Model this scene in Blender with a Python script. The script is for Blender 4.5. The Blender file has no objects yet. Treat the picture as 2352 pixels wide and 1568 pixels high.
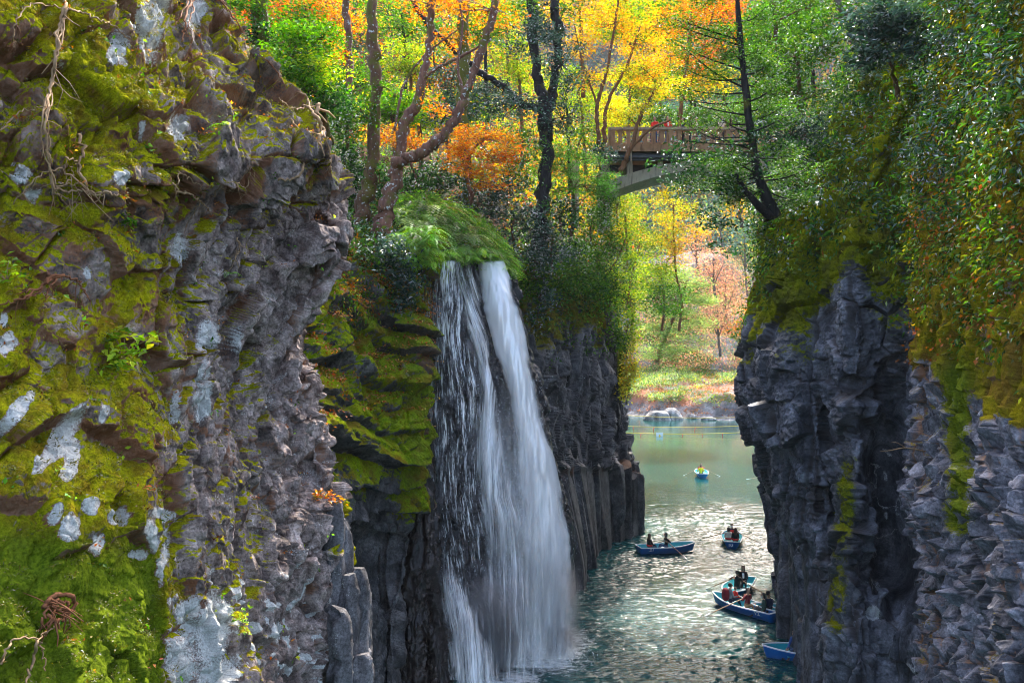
import bpy, math, random
import numpy as np
from mathutils import Vector, Matrix
R = math.radians
rng = np.random.default_rng(7)
random.seed(7)
scene = bpy.context.scene
COL = scene.collection
F, CX, HY, CAMZ = 1960.0, 1176.0, 800.0, 12.0     # focal length (px), image centre, horizon row, camera height above the water

def P(px, py, d):
    return np.array([(px - CX) / F * d, d, CAMZ - (py - HY) / F * d])

def proj(p):
    d = np.maximum(p[..., 1], .1)
    return CX + p[..., 0] / d * F, HY - (p[..., 2] - CAMZ) / d * F

# ------------------------------------------------------------------ noise
def h3(ix, iy, iz, seed=0):
    h = (ix.astype(np.int64) * 374761393 + iy.astype(np.int64) * 668265263 + iz.astype(np.int64) * 1274126177 + seed * 974711) & 0xFFFFFFFF
    h = ((h ^ (h >> 13)) * 1274126177) & 0xFFFFFFFF
    h = ((h ^ (h >> 16)) * 2246822519) & 0xFFFFFFFF
    return ((h ^ (h >> 15)) & 0xFFFFFF).astype(np.float64) / float(0x1000000)

def vn(p, seed=0):
    i = np.floor(p).astype(np.int64); f = p - i
    f = f * f * f * (f * (f * 6 - 15) + 10)
    x, y, z = i[..., 0], i[..., 1], i[..., 2]
    def g(a, b, c): return h3(x + a, y + b, z + c, seed)
    fx, fy, fz = f[..., 0], f[..., 1], f[..., 2]
    a = g(0,0,0) * (1-fx) + g(1,0,0) * fx
    b = g(0,1,0) * (1-fx) + g(1,1,0) * fx
    c = g(0,0,1) * (1-fx) + g(1,0,1) * fx
    d = g(0,1,1) * (1-fx) + g(1,1,1) * fx
    return (a * (1-fy) + b * fy) * (1-fz) + (c * (1-fy) + d * fy) * fz

def fbm(p, octv=4, seed=0, gain=.5):
    s = 0; a = 1; t = 0
    for o in range(octv):
        s = s + a * (vn(p * 2.03 ** o + 17.3 * o, seed + o) * 2 - 1); t += a; a *= gain
    return s / t

def voro(p, seed=0, jit=.9):
    i = np.floor(p).astype(np.int64)
    sh = p.shape[:-1]
    f1 = np.full(sh, 9e9); f2 = np.full(sh, 9e9)
    cc = np.zeros(p.shape); cid = np.zeros(sh)
    for a in (-1, 0, 1):
        for b in (-1, 0, 1):
            for c in (-1, 0, 1):
                x, y, z = i[..., 0] + a, i[..., 1] + b, i[..., 2] + c
                q = np.stack([x + .5 + jit * (h3(x, y, z, seed + 1) - .5), y + .5 + jit * (h3(x, y, z, seed + 2) - .5), z + .5 + jit * (h3(x, y, z, seed + 3) - .5)], -1)
                d = ((p - q) ** 2).sum(-1)
                m = d < f1
                f2 = np.where(m, f1, np.minimum(f2, d)); f1 = np.where(m, d, f1)
                cc = np.where(m[..., None], q, cc)
                cid = np.where(m, h3(x, y, z, seed + 4), cid)
    return np.sqrt(f1), np.sqrt(f2), cc, cid

def sst(a, b, x):
    t = np.clip((x - a) / (b - a), 0, 1)
    return t * t * (3 - 2 * t)

# ------------------------------------------------------------------ meshes
def link(o, parent=None):
    COL.objects.link(o)
    if parent is not None: o.parent = parent
    return o

def mesh_from(name, V, faces_flat, sizes, mat=None, smooth=False, attrs=None, parent=None, cols=None, mats=None, midx=None):
    V = np.asarray(V, dtype=np.float32); faces_flat = np.asarray(faces_flat, dtype=np.int32); sizes = np.asarray(sizes, dtype=np.int32)
    me = bpy.data.meshes.new(name)
    me.vertices.add(len(V)); me.vertices.foreach_set('co', V.ravel())
    me.loops.add(len(faces_flat)); me.loops.foreach_set('vertex_index', faces_flat)
    me.polygons.add(len(sizes))
    st = np.zeros(len(sizes), dtype=np.int32); st[1:] = np.cumsum(sizes)[:-1]
    me.polygons.foreach_set('loop_start', st)
    me.polygons.foreach_set('loop_total', sizes)
    if midx is not None: me.polygons.foreach_set('material_index', np.asarray(midx, dtype=np.int32))
    me.update(calc_edges=True)
    me.validate()
    me.polygons.foreach_set('use_smooth', np.full(len(me.polygons), bool(smooth)))
    if attrs:
        for k, a in attrs.items():
            at = me.attributes.new(k, 'FLOAT', 'POINT'); at.data.foreach_set('value', np.asarray(a, dtype=np.float32).ravel())
    if cols is not None:
        at = me.attributes.new('col', 'FLOAT_COLOR', 'POINT')
        c4 = np.ones((len(V), 4), dtype=np.float32); c4[:, :3] = cols
        at.data.foreach_set('color', c4.ravel())
    for m in (mats or ([mat] if mat else [])): me.materials.append(m)
    o = bpy.data.objects.new(name, me)
    return link(o, parent)

class MB:
    """collects shapes for ONE mesh object"""
    def __init__(s): s.V = []; s.F = []; s.S = []; s.M = []; s.n = 0; s.mi = 0
    def add(s, V, faces):
        V = np.asarray(V, float)
        for f in faces:
            s.F.extend([int(i) + s.n for i in f]); s.S.append(len(f)); s.M.append(s.mi)
        s.V.append(V); s.n += len(V)
    def box(s, c, size, rz=0, rx=0, ry=0, bev=0):
        hx, hy, hz = [k / 2 for k in size]
        V = np.array([[x, y, z] for x in (-hx, hx) for y in (-hy, hy) for z in (-hz, hz)])
        M = np.array(Matrix.Rotation(rz, 3, 'Z') @ Matrix.Rotation(ry, 3, 'Y') @ Matrix.Rotation(rx, 3, 'X'))
        s.add(V @ M.T + np.asarray(c, float), [(0,1,3,2),(4,6,7,5),(0,4,5,1),(2,3,7,6),(0,2,6,4),(1,5,7,3)])
    def tube(s, pts, rad, sides=7, wob=0, seed=0, cap=True, flat=1.0):
        pts = np.asarray(pts, float); n = len(pts)
        rad = np.broadcast_to(np.asarray(rad, float), (n,))
        T = np.gradient(pts, axis=0); T /= np.linalg.norm(T, axis=1)[:, None] + 1e-9
        up = np.array([0.31, .17, .93]) if abs(T[0][2]) < .8 else np.array([1., .1, .05])
        V = []
        u = np.cross(T[0], up); u /= np.linalg.norm(u)
        a = np.arange(sides) / sides * 2 * math.pi
        for i in range(n):
            u = u - T[i] * (u @ T[i]); u /= np.linalg.norm(u) + 1e-9
            w = np.cross(T[i], u)
            ring = pts[i] + rad[i] * (np.cos(a)[:, None] * u + flat * np.sin(a)[:, None] * w)
            V.append(ring)
        V = np.concatenate(V)
        if wob:
            C = np.repeat(pts, sides, axis=0)
            k = 1 + wob * fbm(V * 1.2 / max(rad.max(), .02) * .35, 3, seed)
            V = C + (V - C) * k[:, None]
        fs = [(i*sides+j, i*sides+(j+1) % sides, (i+1)*sides+(j+1) % sides, (i+1)*sides+j) for i in range(n-1) for j in range(sides)]
        if cap:
            fs.append(tuple(range(sides))[::-1]); fs.append(tuple((n-1)*sides + k for k in range(sides)))
        s.add(V, fs)
    def build(s, name, mat=None, parent=None, smooth=True, mats=None):
        V = np.concatenate(s.V) if s.V else np.zeros((0, 3))
        return mesh_from(name, V, s.F, s.S, mat, smooth, parent=parent, mats=mats, midx=s.M if mats else None)

def spline(pts, n):
    """Catmull-Rom through the points, n samples"""
    pts = np.asarray(pts, float); k = len(pts)
    if k == 2:
        t = np.linspace(0, 1, n)[:, None]; return pts[0] * (1 - t) + pts[1] * t
    e = np.concatenate([[2*pts[0]-pts[1]], pts, [2*pts[-1]-pts[-2]]])
    t = np.linspace(0, k - 1, n); i = np.minimum(t.astype(int), k - 2); f = (t - i)
    f = f.reshape((-1,) + (1,) * (pts.ndim - 1))
    a, b, c, d = e[i], e[i+1], e[i+2], e[i+3]
    return .5 * (2*b + (c-a)*f + (2*a-5*b+4*c-d)*f*f + (3*b-a-3*c+d)*f**3)

def tag(o, label=None, cat=None, group=None, kind=None):
    if label: o['label'] = label
    if cat: o['category'] = cat
    if group: o['group'] = group
    if kind: o['kind'] = kind
    return o

def empty(name, loc, rz=0):
    o = bpy.data.objects.new(name, None); o.location = [float(v) for v in loc]; o.rotation_euler = (0, 0, rz)
    return link(o)

def local(o, wp):
    """world point(s) into an empty's frame (rotation about z only)"""
    wp = np.asarray(wp, float) - np.array(o.location); a = -o.rotation_euler[2]
    M = np.array([[math.cos(a), -math.sin(a), 0], [math.sin(a), math.cos(a), 0], [0, 0, 1]])
    return wp @ M.T

# ------------------------------------------------------------------ materials
def newmat(name):
    m = bpy.data.materials.new(name); m.use_nodes = True
    nt = m.node_tree; nt.nodes.clear()
    return m, nt
def nd(nt, t, inp=None, **props):
    n = nt.nodes.new(t)
    for k, v in props.items(): setattr(n, k, v)
    for k, v in (inp or {}).items():
        s = n.inputs[k]
        if isinstance(v, bpy.types.NodeSocket): nt.links.new(v, s)
        elif isinstance(v, bpy.types.Node): nt.links.new(v.outputs[0], s)
        else: s.default_value = v
    return n
def c4(c): return (c[0], c[1], c[2], 1)
def mixc(nt, fac, a, b, mode='MIX'):
    n = nt.nodes.new('ShaderNodeMix'); n.data_type = 'RGBA'; n.blend_type = mode
    for idx, v in ((0, fac), (6, a), (7, b)):
        s = n.inputs[idx]
        if isinstance(v, bpy.types.NodeSocket): nt.links.new(v, s)
        elif isinstance(v, bpy.types.Node): nt.links.new(v.outputs[0], s)
        elif idx == 0: s.default_value = v
        else: s.default_value = c4(v)
    return n.outputs[2]
def math_(nt, op, a, b=0.0, clamp=False, c=None):
    n = nt.nodes.new('ShaderNodeMath'); n.operation = op; n.use_clamp = clamp
    for i, v in enumerate([a, b] + ([c] if c is not None else [])):
        if isinstance(v, bpy.types.NodeSocket): nt.links.new(v, n.inputs[i])
        elif isinstance(v, bpy.types.Node): nt.links.new(v.outputs[0], n.inputs[i])
        else: n.inputs[i].default_value = v
    return n.outputs[0]
def ramp(nt, fac, stops):
    n = nt.nodes.new('ShaderNodeValToRGB'); nt.links.new(fac, n.inputs[0])
    el = n.color_ramp.elements
    while len(el) < len(stops): el.new(.5)
    for e, (p, c) in zip(el, stops): e.position = p; e.color = c4(c) if not isinstance(c, (int, float)) else (c, c, c, 1)
    return n.outputs[0]
def noise(nt, vec, scale, detail=4, rough=.55, dist=0):
    n = nd(nt, 'ShaderNodeTexNoise', {'Scale': scale, 'Detail': detail, 'Roughness': rough, 'Distortion': dist})
    nt.links.new(vec, n.inputs['Vector']); return n.outputs[0]
def mapping(nt, vec, scale=(1,1,1), rot=(0,0,0)):
    n = nd(nt, 'ShaderNodeMapping', {'Scale': scale, 'Rotation': rot}); nt.links.new(vec, n.inputs['Vector']); return n.outputs[0]
def out(nt, sh, disp=None):
    o = nt.nodes.new('ShaderNodeOutputMaterial'); nt.links.new(sh if isinstance(sh, bpy.types.NodeSocket) else sh.outputs[0], o.inputs[0]); return o
def simple(name, col, rough=.6, spec=.5, metal=0, var=.15, scale=6, bump=0):
    m, nt = newmat(name)
    tc = nd(nt, 'ShaderNodeTexCoord').outputs['Object']
    n = noise(nt, tc, scale)
    c = mixc(nt, n, [max(0, k * (1 - var)) for k in col], [min(1, k * (1 + var)) for k in col])
    b = nd(nt, 'ShaderNodeBsdfPrincipled', {'Roughness': rough, 'Specular IOR Level': spec, 'Metallic': metal})
    nt.links.new(c, b.inputs['Base Color'])
    if bump:
        bp = nd(nt, 'ShaderNodeBump', {'Strength': bump, 'Distance': .02, 'Height': noise(nt, tc, scale * 6)}); nt.links.new(bp.outputs[0], b.inputs['Normal'])
    out(nt, b); return m

def rock_mat(name, ca, cb, stain=(.09, .035, .012), moss_a=(.15, .15, .004), moss_b=(.05, .085, .004), lich=(.50, .505, .47), fs=1.0, rough=.8, bump=.5, wetrough=.25):
    m, nt = newmat(name)
    tc = nd(nt, 'ShaderNodeTexCoord').outputs['Object']
    at = lambda k: nd(nt, 'ShaderNodeAttribute', attribute_name=k).outputs['Fac']
    n1 = noise(nt, tc, 2.2 * fs, 6, .6); n2 = noise(nt, tc, 14 * fs, 6, .65); n3 = noise(nt, tc, 60 * fs, 3, .6); n4 = noise(nt, tc, .7 * fs, 4, .6)
    base = mixc(nt, ramp(nt, n1, [(.35, 0), (.65, 1)]), ca, cb)
    tone = math_(nt, 'MULTIPLY_ADD', at('tone'), 1.15, c=.38)
    spk = math_(nt, 'MULTIPLY_ADD', ramp(nt, n2, [(.28, 0), (.72, 1)]), 1.3, c=.32)
    k = math_(nt, 'MULTIPLY', math_(nt, 'MULTIPLY', tone, spk), math_(nt, 'MULTIPLY_ADD', ramp(nt, noise(nt, mapping(nt, tc, (1, 1, .35)), 1.1 * fs, 6, .65), [(.36, 0), (.60, 1)]), .75, c=.42))
    base = mixc(nt, 1.0, base, nd(nt, 'ShaderNodeCombineColor', {0: k, 1: k, 2: k}).outputs[0], 'MULTIPLY')
    # pale flecks
    fl = ramp(nt, n3, [(.66, 0), (.74, 1)])
    base = mixc(nt, math_(nt, 'MULTIPLY', fl, .35), base, [min(1, c * 2.6) for c in cb])
    def edge(a, nz, amt, lo, hi):
        return ramp(nt, math_(nt, 'ADD', a, math_(nt, 'MULTIPLY', math_(nt, 'SUBTRACT', nz, .5), amt)), [(lo, 0), (hi, 1)])
    st = edge(at('stain'), n2, 1.1, .45, .75)
    base = mixc(nt, math_(nt, 'MULTIPLY', st, .75), base, mixc(nt, n3, stain, [c * 2.2 for c in stain]))
    ln = noise(nt, tc, 20 * fs, 7, .75)
    li = edge(at('lichen'), ln, 1.9, .42, .72)
    base = mixc(nt, math_(nt, 'MULTIPLY', li, .92), base, mixc(nt, ramp(nt, ln, [(.3, 0), (.7, 1)]), [c * .5 for c in lich], [min(1, c * 1.3) for c in lich]))
    mo = edge(at('moss'), noise(nt, tc, 9 * fs, 8, .75), 1.3, .44, .58)
    mcol = mixc(nt, ramp(nt, noise(nt, tc, .9 * fs, 5, .65), [(.40, 0), (.58, 1)]), moss_a, moss_b)
    mcol = mixc(nt, ramp(nt, n2, [(.3, 0), (.7, 1)]), mcol, [c * 1.75 for c in moss_a])
    mcol = mixc(nt, ramp(nt, noise(nt, tc, 5.5 * fs, 5, .6), [(.56, 0), (.66, .8)]), mcol, [c * .55 + s * .45 for c, s in zip(moss_a, stain)])
    fz = math_(nt, 'MULTIPLY_ADD', ramp(nt, noise(nt, tc, 38 * fs, 4, .7), [(.3, 0), (.7, 1)]), 1.15, c=.42)
    mcol = mixc(nt, ramp(nt, noise(nt, tc, 1.5 * fs, 4, .6), [(.46, 0), (.62, .75)]), mcol, [c * .25 + t * .75 for c, t in zip(moss_a, stain)])
    mcol = mixc(nt, 1.0, mcol, nd(nt, 'ShaderNodeCombineColor', {0: fz, 1: fz, 2: fz}).outputs[0], 'MULTIPLY')
    mcol = mixc(nt, at('fresh'), mcol, mixc(nt, ramp(nt, n2, [(.3, 0), (.7, 1)]), (.022, .05, .004), (.13, .19, .012)))
    base = mixc(nt, mo, base, mcol)
    rg = math_(nt, 'SUBTRACT', rough, math_(nt, 'MULTIPLY', at('wet'), rough - wetrough))
    rg = mixc(nt, mo, nd(nt, 'ShaderNodeCombineColor', {0: rg, 1: rg, 2: rg}).outputs[0], (.95, .95, .95))
    sp = math_(nt, 'MULTIPLY', math_(nt, 'MULTIPLY_ADD', at('wet'), .5, c=.10), math_(nt, 'SUBTRACT', 1.0, mo))
    b = nd(nt, 'ShaderNodeBsdfPrincipled', {'Specular IOR Level': sp})
    nt.links.new(base, b.inputs['Base Color']); nt.links.new(rg, b.inputs['Roughness'])
    hgt = math_(nt, 'ADD', math_(nt, 'MULTIPLY', n2, 1.0), math_(nt, 'MULTIPLY', n3, .5))
    bp = nd(nt, 'ShaderNodeBump', {'Strength': bump, 'Distance': .05 / fs, 'Height': hgt}); nt.links.new(bp.outputs[0], b.inputs['Normal'])
    out(nt, b); return m

# ------------------------------------------------------------------ rock sheets
def sheet(rows, nu, nv):
    """rows of control points given as (px, py, distance) -> smooth grid of world points"""
    rows3 = np.array([[P(*q) for q in r] for r in rows])
    g = spline(rows3, nv)
    return np.swapaxes(spline(np.swapaxes(g, 0, 1), nu), 0, 1)

def normals(g):
    du = np.gradient(g, axis=1); dv = np.gradient(g, axis=0)
    n = np.cross(du, dv); n /= np.linalg.norm(n, axis=-1)[..., None] + 1e-9
    return n

def facet(p, S, seed, amp, tilt, crack=.25, cw=.1):
    """blocky relief: every voronoi cell is a tilted facet with its own offset. S maps p to cell space"""
    q = p @ np.asarray(S).T
    f1, f2, c, cid = voro(q, seed)
    t = np.stack([h3(np.floor(cid * 1e6).astype(np.int64), np.full(cid.shape, k), np.zeros(cid.shape, dtype=np.int64), seed + 11) - .5 for k in range(3)], -1)
    w = np.clip((f2 - f1) / (cw * 1.25), 0, 1); w = w * (1.3 - .3 * w)
    d = ((cid - .5) * amp + ((q - c) * t).sum(-1) * tilt) * np.minimum(w, 1) - crack * amp * (1 - np.minimum(w, 1))
    return d, cid, f2 - f1

def axes(scale, dirv=(0, 0, 1), stretch=1.0):
    """cell-space matrix: cells `scale` metres wide, stretched along dirv"""
    w = np.asarray(dirv, float); w /= np.linalg.norm(w)
    a = np.cross(w, [0.9, .1, .3]); a /= np.linalg.norm(a); b = np.cross(w, a)
    return np.stack([a / scale, b / scale, w / (scale * stretch)])

def soften(a, k=1):
    for _ in range(k):
        b = np.pad(a, 1, mode='edge')
        a = (b[:-2, 1:-1] + b[2:, 1:-1] + b[1:-1, :-2] + b[1:-1, 2:] + 4 * a) / 8
    return a
def relief(g, n, disp, fine=((.03, 8), (.012, 26)), seed=0, blur=1, mask=1.0):
    """push the blocks out, then roughen every face (side faces too) along its own normal"""
    g = g + n * (soften(disp, blur))[..., None]
    m = face_camera(g, normals(g))
    f = 0
    for k, (a, sc) in enumerate(fine): f = f + a * fbm(g * sc, 3, seed + 7 * k)
    return g + m * (f * mask)[..., None]

def grid_mesh(name, g, mat, attrs=None, smooth=True, parent=None):
    nv, nu = g.shape[:2]
    idx = np.arange(nv * nu).reshape(nv, nu)
    f = np.stack([idx[:-1, :-1], idx[:-1, 1:], idx[1:, 1:], idx[1:, :-1]], -1).reshape(-1, 4)
    return mesh_from(name, g.reshape(-1, 3), f.ravel(), np.full(len(f), 4), mat, smooth, attrs, parent)

def face_camera(g, n):
    """normals pointing to the gorge side (towards the viewer)"""
    c = np.array([0, 0, CAMZ]) - g
    if (c * n).sum(-1).mean() < 0: n = -n
    return n
# ================================================================== CLIFFS
def attrs_of(sh, **k):
    d = {n: np.zeros(sh) for n in ('tone', 'moss', 'lichen', 'stain', 'wet', 'fresh')}
    for a, v in k.items(): d[a] = np.broadcast_to(v, sh)
    return d
def interp(py, tab):
    t = np.array(tab, float); return np.interp(py, t[:, 0], t[:, 1])

# ---- near cliff on the left
M_near = rock_mat('near_rock', (.095, .066, .056), (.31, .25, .22), fs=2.2, bump=.9, moss_a=(.185, .175, .004), moss_b=(.055, .088, .003), stain=(.105, .038, .011))
sil = [(-420, 330), (-250, 420), (-30, 497), (60, 535), (130, 585), (190, 622), (250, 692), (300, 722), (370, 763), (450, 775), (520, 768), (580, 744), (660, 721), (750, 702), (820, 694), (880, 718), (960, 726), (1060, 738), (1150, 751), (1270, 760), (1310, 764), (1400, 768), (1600, 772), (1850, 775)]
rows = []
for py in (-160, -60, 40, 120, 190, 250, 310, 370, 430, 470, 520, 580, 660, 740, 820, 880, 960, 1060, 1150, 1240, 1300, 1400, 1520, 1620, 1720):
    xs = interp(py, sil)
    dl = interp(py, [(-420, 10.5), (0, 8.6), (430, 8.0), (520, 8.3), (900, 7.8), (1600, 6.4)])
    dr = interp(py, [(-420, 16), (0, 14), (390, 12.5), (440, 13.1), (480, 13.2), (800, 13.4), (1600, 12.6)])
    rec = interp(py, [(340, 0), (410, .10), (445, .42), (480, .30), (560, .1), (640, 0)])
    r = []
    for f in (-.3, -.08, .2, .45, .68, .86, .96, 1.0):
        d = dl + (dr - dl) * (max(f, 0) ** 1.35) + (0 if f > -.05 else f * 1.2) + rec * max(0, min(1, (f - .5) * 3))
        r.append((xs * f if f > 0 else f * 760, py, d))
    r += [(xs - 25, py, dr + 1.6), (xs - 140, py, dr + 5.0), (xs - 420, py, dr + 9.0)]
    rows.append(r)
g = sheet(rows, 980, 860)
n = face_camera(g, normals(g))
pX, pY = proj(g)
big = fbm(g * .75, 3, 3)
g1 = g + n * (big * .35)[..., None]
low = sst(420, 500, pY + 30 * fbm(g * 1.5, 2, 9))         # leaning columns under the boulder band
right = sst(330, 470, pX + 40 * fbm(g * 1.2, 2, 8))
wp = g1 + .05 * np.stack([fbm(g * 1.5, 2, 21), fbm(g * 1.5, 2, 22), fbm(g * 1.5, 2, 23)], -1)
dA, idA, eA = facet(wp, axes(.66, (.35, .25, .9), 1.25), 31, .58, .72, .30, .06)      # big boulders
dB, idB, eB = facet(wp, axes(.30, (.42, .30, .86), 4.2), 41, .36, .46, .35, .09)       # leaning columns
dC, idC, eC = facet(wp, axes(.24, (.2, .2, .95), 1.3), 51, .15, .36, .3, .08)        # broken blocks
dE, idE, eE = facet(wp, axes(.34, (.12, .05, .99), 8.0), 57, .34, .34, .4, .10)       # tall flutes low down
flute = sst(830, 980, pY) * sst(380, 430, pX) * (1 - sst(620, 720, pX + 50 * fbm(g * 1.2, 2, 14)))
dG, idG, eG = facet(wp, axes(.12, (.3, .25, .9), 1.5), 59, .03, .16, .2, .08)      # small chips
dH, idH, eH = facet(wp, axes(.27, (.3, .25, .9), 1.6), 63, .07, .34, .2, .07)      # flat broken faces
soft = (1 - right) * low                                   # moss buried part at the left
disp = dA * (1 - low * right) * (1 - .45 * soft) + 1.3 * dB * low * right * (1 - flute) + dE * flute + dC * (.55 * (1 - soft) + .35 * soft) * (1 - .45 * low * right)
knob = sst(560, 640, pX + 40 * fbm(g * 1.1, 2, 15)) * sst(820, 900, pY)
disp = disp + knob * dC * .5 + (dG * .9 + dH * .8 * (1 - .4 * low * right)) * (1 - .6 * soft)
disp += .10 * soft * fbm(wp * 1.6, 4, 16)
fade = sst(0, .02, np.linspace(1, 0, g.shape[1]))[None, :]
g2 = relief(g1, n, disp * .78 * fade, ((.022, 4), (.018, 9), (.010, 20)), 61, 1, fade)
n2 = face_camera(g2, normals(g2))
pX, pY = proj(g2)
up = n2[..., 2]
mreg = 1 - sst(380, 470, pX + 70 * fbm(g * .9, 3, 71) + (pY - 900) * .06) * sst(400, 500, pY)
mreg = np.maximum(mreg, .28 * (1 - sst(420, 540, pY)))
mreg = mreg * (1 - .55 * sst(330, 480, pX) * (1 - sst(400, 470, pY)))
moss = -.04 + .66 * mreg + .50 * up * (.35 + .65 * mreg) + .85 * fbm(g * .95, 4, 73) * (.4 + .6 * mreg) + .25 * fbm(g * 5, 3, 74) + .55 * sst(.25, .7, up) * (1 - sst(560, 700, pX) * low) + .5 * sst(1180, 1400, pY) * (1 - sst(330, 420, pX))
edgeR = sst(738, 770, pX) * sst(1080, 1160, pY) * (1 - sst(1480, 1540, pY)) * sst(.1, .3, fbm(g * 1.3, 3, 79) + .2)
moss = np.maximum(moss, edgeR * .9)
lich = np.zeros(pX.shape)
wx = pX + 20 * fbm(g * 5, 3, 81); wy = pY + 20 * fbm(g * 5, 3, 82)
for (cx, cy, rx, ry, tl) in [(45,400,22,24,0),(78,452,22,20,0),(270,112,26,42,.1),(352,55,32,85,.1),(325,40,20,30,0),(445,32,22,38,.3),(415,290,22,28,0),(410,572,20,38,0),(280,405,15,20,0),(475,768,24,34,0),(38,950,24,66,.6),(20,790,20,34,.3),(135,1005,26,92,.62),(160,1050,20,52,.05),(240,948,12,20,0),(130,1178,17,22,.3),(213,1163,20,22,0),(166,1208,24,36,0),(277,1185,20,32,.4),(228,1250,15,18,0),(315,1275,17,18,0),(462,925,20,52,.3),(490,1450,44,90,.1),(430,1400,26,34,.5),(415,1520,36,62,0),(380,1285,13,75,.1),(500,1545,50,40,0),(635,1450,14,26,0),(545,770,14,36,.3),(330,300,10,14,0),(205,630,12,16,0),(8,735,10,14,0),(400,935,12,40,.2),(380,1180,30,16,0),(350,1235,14,40,0),(585,1440,12,16,0),(470,860,12,30,.2),(140,160,9,12,0)]:
    c, s = math.cos(tl), math.sin(tl)
    a = ((wx - cx) * c + (wy - cy) * s) / rx; b = (-(wx - cx) * s + (wy - cy) * c) / ry
    lich = np.maximum(lich, 1.05 - .55 * (a * a + b * b))
lich = np.maximum(lich, (.95 * sst(.18, .45, fbm(g * 7, 4, 83)) * sst(330, 420, pX) * low * (.45 + .55 * sst(1250, 1400, pY))))
stain = .12 + .5 * fbm(g * 1.6, 4, 85) + .45 * (1 - sst(.02, .16, np.where(low * right > .5, eB, eA))) + .42 * mreg - .25 * sst(.2, .6, up)
fresh = sst(.1, .75, sst(1120, 1420, pY) * (1 - sst(330, 420, pX)) + .45 * fbm(g * 1.4, 3, 87)) * .85
tone = np.clip(.35 + .35 * idC + .3 * idB + .3 * fbm(g * 3, 3, 88), 0, 1)
moss = moss * (1 - sst(.4, .6, lich))
o = grid_mesh('near_cliff', g2, M_near, smooth=False, attrs=attrs_of(pX.shape, tone=tone, moss=moss, lichen=lich, stain=stain, fresh=fresh))
tag(o, 'near mossy cliff of brown grey blocky rock with pale lichen patches', 'cliff', kind='structure')
NEAR = g2

M_smooth = rock_mat('smooth_grey_rock', (.085, .078, .078), (.18, .17, .172), fs=2.0, bump=.5, stain=(.08, .05, .035), moss_a=(.17, .19, .003), moss_b=(.06, .13, .003))
# ---- mossy layered cliff between the near cliff and the waterfall
M_moss = rock_mat('mossy_layered_rock', (.05, .048, .05), (.13, .122, .12), moss_a=(.115, .15, .003), moss_b=(.035, .09, .003), fs=1.0, bump=.6, stain=(.13, .045, .012))
sil = [(520, 1020), (620, 985), (680, 955), (760, 945), (830, 950), (930, 958), (1010, 960), (1100, 948), (1180, 935), (1250, 920), (1350, 912), (1600, 905), (1800, 905)]
rows = []
for py in (540, 580, 640, 700, 780, 860, 930, 1010, 1100, 1180, 1250, 1350, 1480, 1640, 1800):
    xs = interp(py, sil)
    dr = interp(py, [(540, 33), (700, 30.5), (1000, 29), (1250, 29.2), (1800, 28)])
    back = interp(py, [(540, 3), (640, 1.2), (1100, 0), (1260, 2.0), (1350, 2.2), (1800, 1.8)])
    rows.append([(560, py, dr - 9.5 + back), (700, py, dr - 6.5 + back), (780, py, dr - 4.2 + back), (850, py, dr - 2.0 + back), (905, py, dr - .7 + back * .6), (xs - 12, py, dr - .1), (xs, py, dr + .5), (xs + 4, py, dr + 2.2), (xs - 20, py, dr + 5)])
g = sheet(rows, 420, 560); n = face_camera(g, normals(g)); pX, pY = proj(g)
g1 = g + n * (.5 * fbm(g * .35, 3, 103))[..., None]
# bedding planes dip towards the fall
bed = g[..., 2] + .42 * (g[..., 0] + 6) * 1.0 + .9 * fbm(g * .22, 2, 105)
t = bed / 1.05; saw = t - np.floor(t)
led = (.9 * sst(0, .16, saw) - .75 * saw) * .8 * (.5 + h3(np.floor(t).astype(np.int64), np.zeros(t.shape, dtype=np.int64), np.zeros(t.shape, dtype=np.int64), 3)) * (1 - sst(1180, 1260, pY))
dA, idA, eA = facet(g1, axes(.95, (.3, .1, .2), 2.0), 111, .7, .45, .3, .12)
dB, idB, eB = facet(g1, axes(.4, (.3, .1, .2), 2.0), 121, .28, .16, .3, .14)
dD, idD, eD = facet(g1, axes(.62, (0, 0, 1), 12), 131, .9, .2, .3, .1)
lowm = sst(1180, 1300, pY)
disp = (led + dA * .8 + dB) * (1 - lowm) + (dD + dB * .3) * lowm
g2 = relief(g1, n, disp * .8, ((.07, 2.5), (.04, 7), (.02, 16)), 133, 1)
n2 = face_camera(g2, normals(g2)); up = n2[..., 2]; pX, pY = proj(g2)
moss = .62 + .55 * up + .5 * fbm(g * .6, 4, 141) - 1.0 * sst(1080, 1270, pY + 60 * fbm(g * .5, 2, 143)) - .3 * sst(.0, .3, fbm(g * .9, 3, 145)) + .35 * sst(900, 950, pX) * (1 - sst(1150, 1230, pY))
stain = .2 + .7 * sst(.35, .8, up) * sst(-.1, .3, fbm(g * 1.2, 3, 147)) * (1 - sst(900, 1000, pY)) + .3 * fbm(g * 2, 3, 148) + .3 * sst(945, 965, pX)
moss = moss - .5 * sst(.5, .8, stain)
o = grid_mesh('mossy_cliff', g2, smooth=False, mat=M_moss, attrs=attrs_of(pX.shape, tone=np.clip(.25 + .5 * idB + .2 * idA, 0, 1), moss=moss, stain=stain, wet=.5 * lowm, fresh=.5 * sst(-.1, .4, fbm(g * .8, 3, 149)) * sst(880, 960, pX)))
tag(o, 'dark layered cliff draped in green moss between near cliff and waterfall', 'cliff', kind='structure')

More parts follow.
